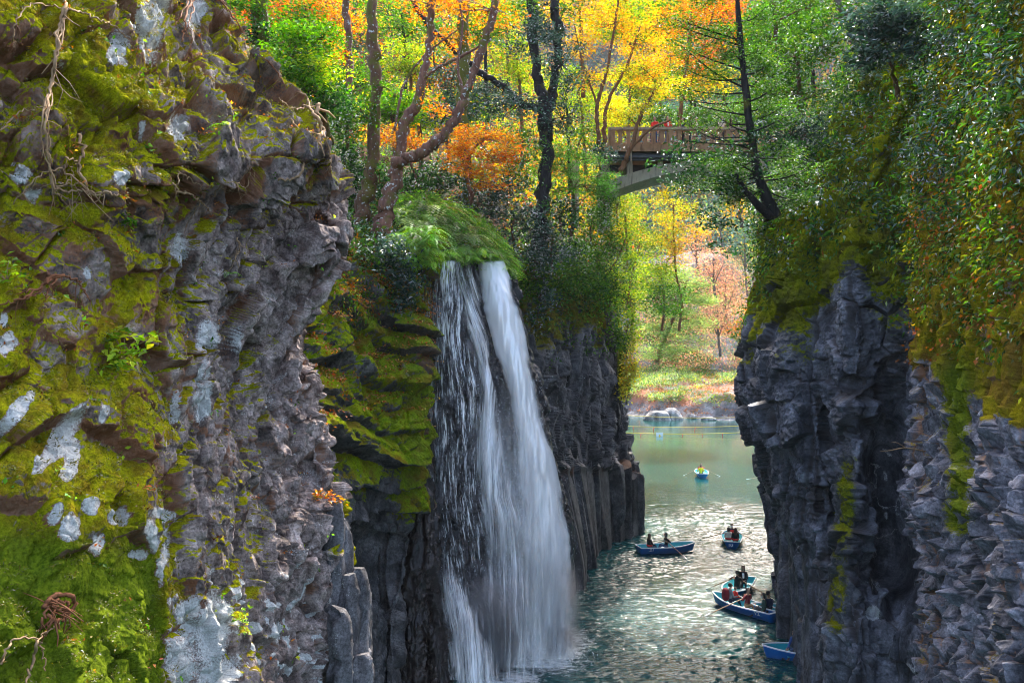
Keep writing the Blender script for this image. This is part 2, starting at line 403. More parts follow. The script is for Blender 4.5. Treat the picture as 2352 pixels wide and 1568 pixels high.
# ---- wet rock behind the falling water: three buttresses and a low dark column group
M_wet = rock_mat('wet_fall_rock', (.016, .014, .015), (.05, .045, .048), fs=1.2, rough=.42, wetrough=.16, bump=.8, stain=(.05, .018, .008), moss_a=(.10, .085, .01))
def buttress(name, label, left, right, dep, ys, seed, amp=.5, mossk=0, thick=3.0, nu=150, nv=420, mat=None, base=-2, stretch=9, cell=.5, wet=1.0):
    rows = []
    for py in ys:
        l, r, d = interp(py, left), interp(py, right), interp(py, dep)
        w = r - l
        rows.append([(l - 30, py, d + thick), (l - 4, py, d + .8), (l, py, d + .25), (l + w * .3, py, d - .1), (l + w * .6, py, d - .12), (l + w * .9, py, d + .15), (r, py, d + .6), (r + 2, py, d + 1.4), (r - 20, py, d + thick + 1)])
    g = sheet(rows, nu, nv); n = face_camera(g, normals(g)); pX, pY = proj(g)
    wp = g + .35 * fbm(g * .5, 3, seed + 9)[..., None] * np.array([1, 1, 0])
    dA, idA, eA = facet(wp, axes(cell * 1.5, (.05, 0, 1), stretch), seed, amp, .25, .3, .1)
    dB, idB, eB = facet(wp, axes(cell * .55, (.05, 0, 1), 2.2), seed + 5, amp * .45, .12, .3, .14)
    disp = dA * .7 + dB * .7 + .12 * fbm(g * 1.2, 3, seed + 6)
    g2 = relief(g, n, disp, ((.06, 3), (.04, 8)), seed + 7, 1)
    n2 = face_camera(g2, normals(g2)); pX, pY = proj(g2)
    moss = mossk + .5 * n2[..., 2] + .5 * fbm(g * .8, 3, seed + 8) - .25
    o = grid_mesh(name, g2, mat or M_wet, attrs_of(pX.shape, tone=np.clip(.2 + .5 * idB + .3 * idA, 0, 1), moss=moss if mossk > -.5 else -1, stain=.25 + .4 * fbm(g * 1.3, 3, seed + 3), wet=wet))
    tag(o, label, 'rock', kind='structure'); return g2
YS = (585, 640, 700, 760, 830, 900, 980, 1060, 1130, 1200, 1300, 1400, 1520, 1660, 1800)
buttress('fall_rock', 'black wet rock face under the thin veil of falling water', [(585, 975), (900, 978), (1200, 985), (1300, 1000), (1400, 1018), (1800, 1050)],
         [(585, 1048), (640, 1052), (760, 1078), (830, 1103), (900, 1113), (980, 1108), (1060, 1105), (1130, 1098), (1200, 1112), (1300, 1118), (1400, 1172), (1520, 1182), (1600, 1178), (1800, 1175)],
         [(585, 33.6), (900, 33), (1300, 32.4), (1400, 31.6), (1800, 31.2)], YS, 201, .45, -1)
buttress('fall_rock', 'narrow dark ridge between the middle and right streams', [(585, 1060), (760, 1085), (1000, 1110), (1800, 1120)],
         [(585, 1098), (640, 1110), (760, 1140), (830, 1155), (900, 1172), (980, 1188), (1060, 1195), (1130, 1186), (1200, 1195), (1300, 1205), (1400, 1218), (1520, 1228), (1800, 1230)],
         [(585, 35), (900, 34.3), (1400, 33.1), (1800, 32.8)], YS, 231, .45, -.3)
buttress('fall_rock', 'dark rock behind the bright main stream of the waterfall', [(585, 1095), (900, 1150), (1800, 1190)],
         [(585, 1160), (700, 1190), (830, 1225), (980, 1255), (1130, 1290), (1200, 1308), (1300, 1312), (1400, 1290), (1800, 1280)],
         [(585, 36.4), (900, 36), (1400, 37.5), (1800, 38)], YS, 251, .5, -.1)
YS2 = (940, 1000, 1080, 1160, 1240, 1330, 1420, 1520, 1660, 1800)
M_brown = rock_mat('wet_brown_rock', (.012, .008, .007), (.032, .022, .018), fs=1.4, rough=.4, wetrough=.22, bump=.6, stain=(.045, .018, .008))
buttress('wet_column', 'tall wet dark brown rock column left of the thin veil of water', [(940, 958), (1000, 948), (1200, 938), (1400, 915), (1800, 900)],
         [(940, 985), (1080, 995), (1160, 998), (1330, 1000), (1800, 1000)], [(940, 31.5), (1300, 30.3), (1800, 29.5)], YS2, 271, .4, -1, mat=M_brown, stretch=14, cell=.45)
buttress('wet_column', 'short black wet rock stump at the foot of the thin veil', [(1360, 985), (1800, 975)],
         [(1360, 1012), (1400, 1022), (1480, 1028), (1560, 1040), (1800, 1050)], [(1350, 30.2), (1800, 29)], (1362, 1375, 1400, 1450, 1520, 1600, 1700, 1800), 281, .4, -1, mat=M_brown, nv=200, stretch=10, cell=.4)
buttress('mossy_ledge', 'narrow leaf strewn mossy rib beside the thin veil of water', [(600, 955), (700, 945), (900, 950), (1100, 958)],
         [(560, 985), (700, 978), (900, 982), (1000, 988), (1100, 990)], [(560, 33), (1100, 31.5)], (612, 640, 700, 800, 900, 1000, 1060, 1120), 291, .4, .35, mat=M_moss, nv=240, nu=80, stretch=3, cell=.4, wet=.4)

# ---- column cliff right of the fall
M_col = rock_mat('column_rock', (.045, .042, .044), (.13, .122, .12), fs=1.0, bump=.5, rough=.6, moss_a=(.12, .11, .008), moss_b=(.05, .075, .006))
sil = [(560, 1358), (640, 1388), (720, 1400), (780, 1412), (850, 1428), (920, 1424), (990, 1426), (1050, 1446), (1078, 1452), (1100, 1455), (1200, 1455), (1400, 1455)]
rows = []
for py in (560, 610, 680, 760, 850, 940, 1010, 1060, 1085, 1110, 1170, 1240, 1320, 1420):
    xs = interp(py, sil)
    dr = interp(py, [(560, 58), (700, 56), (1060, 55), (1085, 53.6), (1420, 53)])
    bk = interp(py, [(560, 3), (700, .5), (900, 0), (1050, .6), (1085, 1.2), (1420, 1.4)])
    x0 = interp(py, [(560, 1150), (800, 1195), (1100, 1235), (1300, 1280)])
    rows.append([(x0 - 60, py, 40 + bk), (x0, py, 39.5 + bk), (x0 + 60, py, 43 + bk), (x0 + (xs - x0) * .45, py, 46.5 + bk), (x0 + (xs - x0) * .7, py, 50 + bk), (x0 + (xs - x0) * .9, py, dr - 1 + bk), (xs, py, dr + bk * .5), (xs - 3, py, dr + 4), (xs - 60, py, dr + 12), (xs - 160, py, dr + 22)])
g = sheet(rows, 400, 560); n = face_camera(g, normals(g)); pX, pY = proj(g)
ud = np.linspace(0, 1, g.shape[1])[None, :]
wp = g + .25 * fbm(g * .3, 2, 300)[..., None]
dA, idA, eA = facet(wp, axes(.60, (.34, .2, .9), 8), 301, .75, .6, .35, .06)
dB, idB, eB = facet(wp, axes(.45, (.3, .2, .9), 2.6), 311, .16, .36, .25, .07)
dC, idC, eC = facet(g, axes(1.15, (0.0, 0.0, 1), 60), 321, 1.0, .55, .3, .05)
colm = sst(1066, 1082, pY + 26 * (idC - .5))
disp = (dA + dB + .25 * fbm(g * .7, 3, 312)) * (1 - colm) + dC * colm
g2 = relief(g, n, disp, ((.04, 1.5), (.035, 5)), 313, 1, 1 - .7 * colm); n2 = face_camera(g2, normals(g2)); pX, pY = proj(g2)
moss = .75 - sst(700, 850, pY + 70 * fbm(g * .3, 3, 331)) * 1.2 + .4 * n2[..., 2] + .35 * fbm(g * .7, 3, 332)
yel = sst(1405, 1430, pX) * (1 - sst(860, 960, pY))
o = grid_mesh('column_cliff', g2, smooth=False, mat=M_col, attrs=attrs_of(pX.shape, tone=np.clip(.2 + .45 * idB * (1 - colm) + .4 * idC * colm + .2 * idA, 0, 1), moss=np.maximum(moss, yel), stain=.15 + .5 * fbm(g * .9, 3, 333) + .25 * sst(1060, 1080, pY) * (1 - sst(1090, 1110, pY)), wet=.25 * np.ones(pX.shape), fresh=yel * .8))
tag(o, 'dark cliff of basalt columns standing in the water right of waterfall', 'cliff', kind='structure')

# the straight basalt columns standing in the water at its foot
def columns(name, label, specs, seed, mat, wet=.7, moss=None):
    g_ = np.random.default_rng(seed); Vs, Fs, off = [], [], 0; CA = {k: [] for k in ('tone', 'moss', 'lichen', 'stain', 'wet', 'fresh')}
    for i, (px, top, d, r, z0) in enumerate(specs):
        c = P(px, top, d); k = 6 if i % 3 else 5; ph = g_.random() * 6; s_ = r / .6
        kk = np.arange(k); an = ph + (kk + .22 * g_.random(k)) / k * 2 * math.pi
        cr = np.stack([np.cos(an) * r, np.sin(an) * r], -1)
        ring = np.concatenate([cr * (1 - t) + np.roll(cr, -1, 0) * t for t in np.linspace(.04, .96, 8)]); ring = ring[np.argsort(np.arctan2(ring[:, 1], ring[:, 0]))]
        if moss is not None:
            for _ in range(5): ring = (np.roll(ring, 1, 0) + 2 * ring + np.roll(ring, -1, 0)) / 4
        zz = np.linspace(z0, c[2], 110); n_ = len(ring)
        g = np.concatenate([np.broadcast_to(ring[None], (110, n_, 2)), np.broadcast_to(zz[:, None, None], (110, n_, 1))], -1) + np.array([c[0], d, 0])
        if moss is not None:
            sh = np.interp(np.linspace(0, 1, 110), [0, .9, .96, .985, 1], [1, 1, .93, .8, .55])[:, None, None]; g[..., :2] = np.array([c[0], d]) + (g[..., :2] - np.array([c[0], d])) * sh
            g[..., :2] += .09 * s_ * np.stack([fbm(g * 1.6, 3, seed + 8), fbm(g * 1.6, 3, seed + 9)], -1) + (.05 * fbm(g * 6, 3, seed + 10))[..., None]
        g[..., :2] += s_ * ((.05 * fbm(g / s_ * np.array([1.2, 1.2, .7]), 3, seed + 1))[..., None] + (.03 * fbm(g / s_ * 4, 3, seed + 2))[..., None])
        tl = g_.standard_normal(2) * .35; g[-8:, :, 2] += np.linspace(.2, 1, 8)[:, None] * (.12 * s_ * fbm(g[-8:] / s_ * 2.5, 2, seed + 3) + (g[-8:, :, 0] - c[0]) * tl[0] + (g[-8:, :, 1] - d) * tl[1])
        cap = g[-1].mean(0) + [0, 0, .05 * s_]
        V = np.concatenate([g.reshape(-1, 3), cap[None]]); idx = np.arange(110 * n_).reshape(110, n_) + off
        Fs += np.stack([idx[:-1], np.roll(idx, -1, 1)[:-1], np.roll(idx, -1, 1)[1:], idx[1:]], -1).reshape(-1, 4).tolist()
        Fs += [(int(idx[-1, j]), int(idx[-1, (j + 1) % n_]), off + 110 * n_) for j in range(n_)]
        Vs.append(V); off += len(V)
        CA['tone'].append(np.full(len(V), .15 + .6 * g_.random())); CA['stain'].append(.1 + (.5 if moss is None else .1) * sst(c[2] - .5 * s_, c[2], V[:, 2]) + .3 * fbm(V * .8 / s_, 2, seed + 4)); CA['wet'].append(wet * (1 - sst(.3, 1.2, V[:, 2])))
        CA['moss'].append(-.5 + 0 * V[:, 0] if moss is None else moss + .8 * fbm(V * 1.2, 3, seed + 5)); CA['lichen'].append(.35 * sst(.1, .4, fbm(V * 5, 3, seed + 6)) if moss is not None else 0 * V[:, 0]); CA['fresh'].append(0 * V[:, 0])
    o = mesh_from(name, np.concatenate(Vs), [j for f in Fs for j in f], [len(f) for f in Fs], mat, False, {k: np.concatenate(v) for k, v in CA.items()})
    return tag(o, label, 'rock columns', kind='structure')
columns('basalt_columns', 'straight dark basalt columns rising from the water at the foot of the cliff', [(px, top, interp(px, [(1320, 52.4), (1470, 56.2)]) + dd, .62 + .05 * (i % 3), -2) for i, (px, top, dd) in enumerate([(1322, 1116, -.2), (1340, 1096, -.6), (1362, 1084, -.3), (1386, 1072, -.7), (1408, 1080, -.4), (1428, 1066, -.8), (1447, 1082, -.5), (1458, 1090, -.1), (1350, 1060, .6), (1396, 1052, .6), (1436, 1054, .6)])], 350, M_col)
columns('smooth_columns', 'smooth pale grey columns at the lower right edge of the near cliff', [(766, 1150, 12.75, .19, 2), (786, 1190, 13.0, .17, 2), (800, 1318, 12.75, .19, 2), (822, 1306, 13.0, .20, 2), (836, 1345, 13.3, .17, 2), (834, 1500, 12.7, .19, 2), (784, 1400, 12.3, .20, 2)], 360, M_smooth, 0, -.45)

# ---- right hand cliff
M_right = rock_mat('blue_grey_rock', (.034, .036, .044), (.145, .148, .172), fs=1.0, bump=.6, rough=.62, stain=(.018, .014, .012), moss_a=(.11, .112, .003), moss_b=(.032, .060, .003), lich=(.42, .43, .43))
sil = [(-300, 2150), (0, 2080), (150, 2010), (300, 1930), (420, 1880), (500, 1815), (560, 1802), (640, 1798), (700, 1778), (780, 1766), (830, 1752), (900, 1754), (950, 1762), (1000, 1785), (1050, 1800), (1100, 1815), (1200, 1830), (1300, 1844), (1400, 1848), (1500, 1842), (1600, 1836), (1900, 1830)]
rows = []
for py in (-300, -100, 0, 150, 300, 420, 500, 560, 640, 700, 780, 850, 920, 1000, 1080, 1180, 1300, 1420, 1560, 1720, 1900):
    xs = interp(py, sil)
    dl = interp(py, [(-300, 34), (420, 31), (560, 29.5), (1600, 28.2), (1900, 28)])
    rec = interp(py, [(780, 0), (900, 1.0), (1050, 1.9), (1300, 2.3), (1380, 1.6), (1420, .2), (1600, 0)])
    rows.append([(xs - 60, py, dl + 10), (xs - 5, py, dl + 4), (xs, py, dl + .9), (xs + (1960 - xs) * .2, py, dl - .9), (xs + (1960 - xs) * .5, py, dl - 1.8), (max(1900, xs + 60), py, dl - 2.7 + .5 * rec), (max(1962, xs + 110), py, dl - 4.6 + rec * .2), (max(2010, xs + 150), py, dl - 4.5 + rec), (max(2075, xs + 190), py, dl - 5.0 + rec), (max(2120, xs + 230), py, dl - 6.2 + rec * .6), (2190, py, dl - 8), (2330, py, dl - 10)] if xs < 2000 else
                [(xs - 60, py, dl + 10), (xs - 5, py, dl + 4), (xs, py, dl + .9), (xs + 40, py, dl - .5), (xs + 70, py, dl - 1.4), (xs + 100, py, dl - 2.2), (xs + 130, py, dl - 3), (xs + 160, py, dl - 3.7), (xs + 190, py, dl - 4.5), (xs + 220, py, dl - 5.2), (xs + 250, py, dl - 6), (xs + 330, py, dl - 8)])
g = sheet(rows, 520, 860); n = face_camera(g, normals(g)); pX, pY = proj(g)
wp = g + .10 * np.stack([fbm(g * .7, 2, 401), fbm(g * .7, 2, 402), fbm(g * .7, 2, 403)], -1)
dA, idA, eA = facet(wp, axes(1.4, (.1, .1, 1), 1.0), 411, .55, .95, .25, .04)        # slabs split by level cracks
dB, idB, eB = facet(wp @ np.diag([1, 1, 1.1]), axes(.62, (.1, .1, 1), 1.0), 421, .16, .42, .25, .06)
dF, idF, eF = facet(wp, axes(1.5, (.1, .1, 1), 7), 431, 1.0, .45, .25, .06)
slab = sst(1965, 2000, pX + 18 * fbm(g * 1.2, 3, 433)) * sst(930, 1010, pY - (pX - 2000) * -.5) * (1 - sst(1365, 1400, pY + 20 * fbm(g * 2, 2, 438)))
lowl = sst(1180, 1320, pY) * (1 - sst(1880, 1920, pX))
vege = 1 - sst(560, 760, pY)
foot = sst(1390, 1440, pY) * sst(1940, 1990, pX)
ribm = np.exp(-((pX - 1945) / 45) ** 2) * sst(950, 1050, pY)
sm = (1 - .90 * slab) * (1 - .80 * lowl * (1 - ribm)) * (1 - .6 * foot)
dG, idG, eG = facet(wp @ np.diag([1, 1, 1.4]), axes(.22, (.1, .1, 1), 1.0), 427, .04, .22, .2, .08)
disp = (dA * .95 + dB * (.45 + .6 * ribm) + dG * .8) * sm + dF * (.45 + .6 * lowl) * (1 - slab) + vege * .5 * fbm(g * .8, 3, 435)
g2 = relief(g, n, disp, ((.02, 2.2), (.016, 6), (.010, 16)), 434, 1, 1 - .6 * slab); n2 = face_camera(g2, normals(g2)); pX, pY = proj(g2); up = n2[..., 2]
mline = interp(pX.ravel(), [(1690, 800), (1760, 770), (1860, 790), (1905, 720), (1960, 640), (2000, 720), (2100, 700), (2200, 700)]).reshape(pX.shape)
moss = .95 - 1.45 * sst(-110, 130, pY - mline + 90 * fbm(g * .7, 3, 441)) + .35 * up + .55 * fbm(g * 1.3, 4, 442)
rib = np.exp(-((pX - (1945 - (pY - 1100) * .08)) / 30) ** 2) * sst(1020, 1060, pY) * (1 - sst(1440, 1500, pY))
moss = np.maximum(moss, rib * (.55 + .6 * fbm(g * 1.8, 3, 443)) + .25 * up * rib)
spot = 1.7 - .8 * (((pX - 2005) / 15) ** 2 + ((pY - 1407) / 14) ** 2)
lich = np.maximum(spot, .62 * sst(1400, 1500, pY) * sst(1960, 2030, pX) * sst(.05, .35, fbm(g * 1.5, 4, 444)))
vein = (1 - sst(.015, .05, np.abs(fbm(wp * 1.05, 3, 445)))) * .62 * slab
lich = np.maximum(lich, vein)
tone = np.clip(.28 + .5 * idB + .2 * idA - .3 * slab + .1 * fbm(g * 2, 3, 446), 0, 1)
o = grid_mesh('gorge_cliff', g2, smooth=False, mat=M_right, attrs=attrs_of(pX.shape, tone=tone, moss=moss, lichen=lich, stain=.08 + .4 * fbm(g * 1.2, 3, 447) + .25 * vege + .7 * (1 - sst(0, .06, np.minimum(eA, eF))) * (1 - slab), wet=.3 * np.ones(pX.shape), fresh=.35 * sst(1880, 1700, pX) * vege))
tag(o, 'tall blue grey basalt cliff with a mossy brow and pale round spot', 'cliff', kind='structure')
RIGHT = g2

# ---- wall of column ends at the far right, nearest on that side
M_ends = rock_mat('column_end_rock', (.055, .053, .064), (.20, .195, .22), fs=1.4, bump=.5, rough=.6, moss_a=(.14, .108, .004), moss_b=(.05, .062, .003), stain=(.14, .06, .02))
sil = [(-300, 2190), (200, 2165), (560, 2132), (640, 2122), (760, 2121), (870, 2126), (960, 2118), (1080, 2110), (1190, 2110), (1280, 2122), (1400, 2140), (1500, 2130), (1600, 2128), (1900, 2120)]
rows = []
for py in (-300, -100, 60, 200, 340, 460, 560, 640, 720, 800, 880, 960, 1040, 1120, 1200, 1300, 1400, 1500, 1620, 1760, 1900):
    xs = interp(py, sil)
    dl = interp(py, [(-300, 24), (300, 22), (700, 20.4), (1200, 19.4), (1900, 18.6)])
    dr = interp(py, [(-300, 17.5), (300, 16), (700, 15), (1200, 14), (1900, 13.2)])
    rows.append([(xs - 10, py, dl + 5), (xs - 2, py, dl + 1.6), (xs, py, dl + .5), (xs + 25, py, dl - .3), (xs + 70, py, dl + (dr - dl) * .3), (xs + 140, py, dl + (dr - dl) * .62), (2352, py, dr), (2470, py, dr - 1), (2640, py, dr - 1.9), (2950, py, dr - 3.0), (3450, py, dr - 4.4)])
g = sheet(rows, 525, 860); n = face_camera(g, normals(g)); pX, pY = proj(g)
low = sst(860, 1000, pY + (2230 - pX) * .6 + 40 * fbm(g * .8, 2, 500))
wp = g + .06 * np.stack([fbm(g * 1.0, 2, 501), fbm(g * 1.0, 2, 502), fbm(g * 1.0, 2, 503)], -1)
dA, idA, eA = facet(wp, axes(.31, (-.80, -.45, -.30), 1.7), 511, .22, .75, .22, .06)      # broken column ends
dB, idB, eB = facet(wp, axes(.15, (-.75, -.45, -.35), 1.3), 521, .04, .10, .3, .12)
dC, idC, eC = facet(wp, axes(.55, (.05, 0, 1), 6), 531, .5, .2, .3, .1)                   # hanging curtains of moss above
disp = (dA + dB * .8) * (.3 + .7 * low) + dC * (1 - low) + .3 * fbm(g * .7, 3, 533)
g2 = relief(g, n, disp, ((.018, 6), (.010, 18)), 534, 1); n2 = face_camera(g2, normals(g2)); pX, pY = proj(g2); up = n2[..., 2]
mo = 1.0 - 1.40 * sst(-.1, 1.0, low + .35 * fbm(g * .8, 3, 546)) + .3 * up + .5 * fbm(g * 1.2, 4, 541)
lane = np.exp(-((pX - (2195 + 22 * fbm(g * .5, 2, 542))) / 42) ** 2) * sst(780, 860, pY) * (1 - sst(1180, 1330, pY))
mo = np.maximum(mo, lane * (.7 + .5 * fbm(g * 2, 3, 543)) + .12 * up)
mo = np.maximum(mo, sst(-.1, .35, fbm(g * 1.1, 3, 544)) * .5 * sst(.3, .7, up))
o = grid_mesh('column_end_wall', g2, smooth=False, mat=M_ends, attrs=attrs_of(pX.shape, tone=np.clip(.15 + .6 * idA + .2 * idB, 0, 1), moss=mo, stain=.1 + .3 * fbm(g * 1.5, 3, 545) + .55 * (1 - sst(0, .08, eA)) + .35 * (1 - low) + .15 * sst(2170, 2120, pX), wet=.25 * np.ones(pX.shape), fresh=.8 * lane))
tag(o, 'wall of broken grey column ends under hanging moss and plants', 'cliff', kind='structure')
ENDS = g2

# ---- farther sliver of the right bank, behind the bulging cliff
rows = []
for py in (640, 760, 900, 1000, 1060, 1140, 1220, 1300, 1380, 1460, 1560):
    xs = interp(py, [(640, 1760), (900, 1715), (1000, 1738), (1060, 1742), (1140, 1766), (1220, 1775), (1300, 1786), (1380, 1796), (1560, 1800)])
    rows.append([(xs + 160, py, 58), (xs + 40, py, 50), (xs + 3, py, 44), (xs, py, 40.5), (xs + 14, py, 38.5), (xs + 70, py, 36.5), (xs + 150, py, 35)])
g = sheet(rows, 160, 260); n = face_camera(g, normals(g))
dA, idA, eA = facet(g, axes(.6, (.2, .3, 1), 3), 561, .7, .3, .3, .12)
g2 = g + n * (dA + .2 * fbm(g, 3, 563))[..., None]
o = grid_mesh('far_bank_cliff', g2, smooth=False, mat=M_right, attrs=attrs_of(g.shape[:2], tone=.3 + .5 * idA, moss=-.2 + .5 * fbm(g, 3, 564), stain=.35 + .4 * fbm(g, 3, 565)))
tag(o, 'rough rock bank seen as a sliver behind the bulging cliff', 'cliff', kind='structure')
# ================================================================== TERRAIN, WATER, SKY, LIGHT, CAMERA
M_litter, nt = newmat('leaf_litter_soil')
tc = nd(nt, 'ShaderNodeTexCoord').outputs['Object']
c_ = mixc(nt, ramp(nt, noise(nt, tc, 1.3, 6, .65), [(.35, 0), (.65, 1)]), (.035, .022, .012), (.10, .05, .022))
c_ = mixc(nt, ramp(nt, noise(nt, tc, .5, 4), [(.5, 0), (.62, 1)]), c_, (.03, .05, .012))
b = nd(nt, 'ShaderNodeBsdfPrincipled', {'Roughness': .95, 'Specular IOR Level': .05}); nt.links.new(c_, b.inputs['Base Color'])
bp = nd(nt, 'ShaderNodeBump', {'Strength': .8, 'Distance': .2, 'Height': noise(nt, tc, 5, 5)}); nt.links.new(bp.outputs[0], b.inputs['Normal']); out(nt, b)

rows = [[(-300, 560, 17), (300, 560, 19), (700, 590, 24), (800, 590, 28), (905, 600, 31.5), (985, 598, 35), (1110, 598, 38.5), (1200, 640, 40.5), (1320, 650, 47), (1400, 655, 55), (1430, 680, 62)],
        [(-300, 470, 22), (300, 480, 24), (700, 540, 28), (800, 540, 32), (905, 520, 35), (985, 500, 38.5), (1110, 520, 42), (1200, 590, 44.5), (1320, 600, 52), (1400, 610, 62), (1440, 640, 72)],
        [(-300, 300, 32), (300, 330, 34), (700, 430, 37), (800, 450, 40), (905, 440, 43), (985, 450, 46), (1110, 470, 48), (1200, 530, 51), (1320, 560, 62), (1400, 570, 74), (1450, 600, 92)],
        [(-300, 100, 48), (300, 150, 50), (700, 280, 52), (800, 300, 54), (905, 320, 56), (985, 350, 58), (1110, 400, 60), (1200, 470, 64), (1320, 520, 76), (1400, 550, 92), (1460, 560, 120)],
        [(-300, -200, 75), (300, -150, 75), (700, -50, 76), (800, 0, 78), (905, 40, 80), (985, 100, 84), (1110, 200, 88), (1200, 300, 92), (1320, 420, 100), (1400, 480, 120), (1460, 500, 150)],
        [(-300, -500, 120), (300, -450, 120), (700, -350, 120), (800, -300, 120), (905, -200, 120), (985, -150, 125), (1110, -50, 130), (1200, 100, 135), (1320, 300, 140), (1400, 420, 150), (1460, 480, 170)]]
g = sheet(rows, 260, 200)
g[..., 2] += .5 * fbm(g * .35, 4, 601)
tag(grid_mesh('wooded_slope', g, M_litter), 'leaf littered forest slope above the waterfall', 'slope', kind='structure')
# right bank slope above the cliff brow
rows = [[(1755, 505, 31.5), (1830, 440, 33), (1930, 320, 33.5), (2010, 180, 34.5), (2080, 30, 35), (2150, -260, 36)],
        [(1740, 480, 42), (1800, 420, 42), (1900, 300, 42), (2000, 140, 42), (2100, 0, 42), (2200, -300, 42)],
        [(1790, 430, 62), (1830, 350, 60), (1930, 220, 58), (2040, 60, 56), (2160, -100, 55), (2260, -400, 54)],
        [(1850, 360, 90), (1900, 260, 88), (2000, 100, 86), (2120, -100, 84), (2240, -300, 80), (2400, -600, 80)]]
g = sheet(rows, 140, 140); g[..., 2] += .6 * fbm(g * .3, 4, 611)
tag(grid_mesh('wooded_slope', g, M_litter), 'shrubby soil slope above the brow of the right hand cliff', 'slope', kind='structure')

# river bed so that the water stands in a closed gorge
g = np.stack(np.meshgrid(np.linspace(-60, 120, 60), np.linspace(-10, 240, 80)), -1)
g = np.concatenate([g, (-3 + 0 * g[..., :1])], -1)
tag(grid_mesh('ground', g, M_litter), 'river bed under the green water', 'ground', kind='structure')

# ---- water
M_water, nt = newmat('river_water')
tc = nd(nt, 'ShaderNodeTexCoord').outputs['Object']
w1 = noise(nt, mapping(nt, tc, (.9, 2.6, 1), (0, 0, R(-14))), 1.5, 3, .55, .6)
w2 = noise(nt, mapping(nt, tc, (1, 2.2, 1), (0, 0, R(22))), 4.2, 3, .6, .5)
w3 = noise(nt, mapping(nt, tc, (1, 3.0, 1), (0, 0, R(4))), 12, 2, .5)
sep = nd(nt, 'ShaderNodeSeparateXYZ'); nt.links.new(tc, sep.inputs[0])
# the water is rough near the fall and calms down up the reach
calm = nd(nt, 'ShaderNodeMapRange', {'From Min': 34, 'From Max': 86, 'To Min': 1.0, 'To Max': .10}); nt.links.new(sep.outputs[1], calm.inputs[0])
calm.interpolation_type = 'SMOOTHSTEP'
patch = ramp(nt, noise(nt, mapping(nt, tc, (.6, .16, 1)), .5, 3), [(.3, .35), (.62, 1.0)])
hgt = math_(nt, 'ADD', math_(nt, 'MULTIPLY', w1, 1.0), math_(nt, 'ADD', math_(nt, 'MULTIPLY', w2, .42), math_(nt, 'MULTIPLY', w3, .10)))
hgt = math_(nt, 'MULTIPLY', hgt, math_(nt, 'MULTIPLY', calm.outputs[0], patch))
bp = nd(nt, 'ShaderNodeBump', {'Strength': 1.0, 'Distance': .10, 'Height': hgt})
foamat = nd(nt, 'ShaderNodeAttribute', attribute_name='foam').outputs['Fac']
fo = ramp(nt, math_(nt, 'ADD', foamat, math_(nt, 'MULTIPLY', math_(nt, 'SUBTRACT', noise(nt, mapping(nt, tc, (1, 1.6, 1)), 3.2, 8, .78), .5), 2.2)), [(.45, 0), (.95, 1)])
deep = mixc(nt, noise(nt, tc, .12, 3), (.002, .036, .040), (.004, .060, .060))
far = nd(nt, 'ShaderNodeMapRange', {'From Min': 45, 'From Max': 110}); nt.links.new(sep.outputs[1], far.inputs[0])
deep = mixc(nt, far.outputs[0], deep, (.010, .062, .056))
colr = mixc(nt, fo, deep, (.78, .82, .84))
b = nd(nt, 'ShaderNodeBsdfPrincipled', {'IOR': 1.33, 'Specular IOR Level': .55})
nt.links.new(colr, b.inputs['Base Color']); nt.links.new(bp.outputs[0], b.inputs['Normal'])
rg = mixc(nt, fo, (.03, .03, .03), (.6, .6, .6)); nt.links.new(rg, b.inputs['Roughness']); out(nt, b)
def river_z(gx, gy):
    q = np.stack([gx, gy, 0 * gx], -1); near = 1 - .9 * sst(46, 84, gy)
    pat = .45 + .75 * sst(-.35, .35, fbm(q * np.array([.16, .07, 1]), 3, 705))
    return 1.6 * near * pat * (.045 * fbm(q * np.array([.9, 1.7, 1]), 3, 701) + .030 * fbm(q * np.array([2.6, 4.4, 1]), 2, 702) + .016 * fbm(q * np.array([6, 10, 1]), 2, 703))
xs = np.concatenate([np.linspace(-40, -4, 30), np.linspace(-3.7, 17, 330), np.linspace(17.5, 70, 60)]); ys = np.concatenate([np.linspace(-5, 26, 20), np.linspace(26.2, 66, 620), np.linspace(66.3, 230, 160)])
gx, gy = np.meshgrid(xs, ys); g = np.stack([gx, gy, river_z(gx, gy)], -1)
foam = np.zeros(gx.shape)
for (cx, cy, rx, ry, k) in [(1.5, 33.9, 1.3, 1.3, 1.4), (1.2, 32.6, 2.0, 1.6, .8), (.1, 31.2, 1.3, 1.6, .9), (2.4, 35.2, 1.6, 2.4, .6), (-.6, 30.2, 1.2, 1.2, 1.0), (2.4, 32.0, 2.2, 1.0, .45), (9.8, 60, 1.6, .7, .5)]:
    foam = np.maximum(foam, k * np.exp(-(((gx - cx) / rx) ** 2 + ((gy - cy) / ry) ** 2)))
tag(grid_mesh('river', g, M_water, {'foam': foam}), 'green river water glittering in the gorge', 'river', kind='structure')

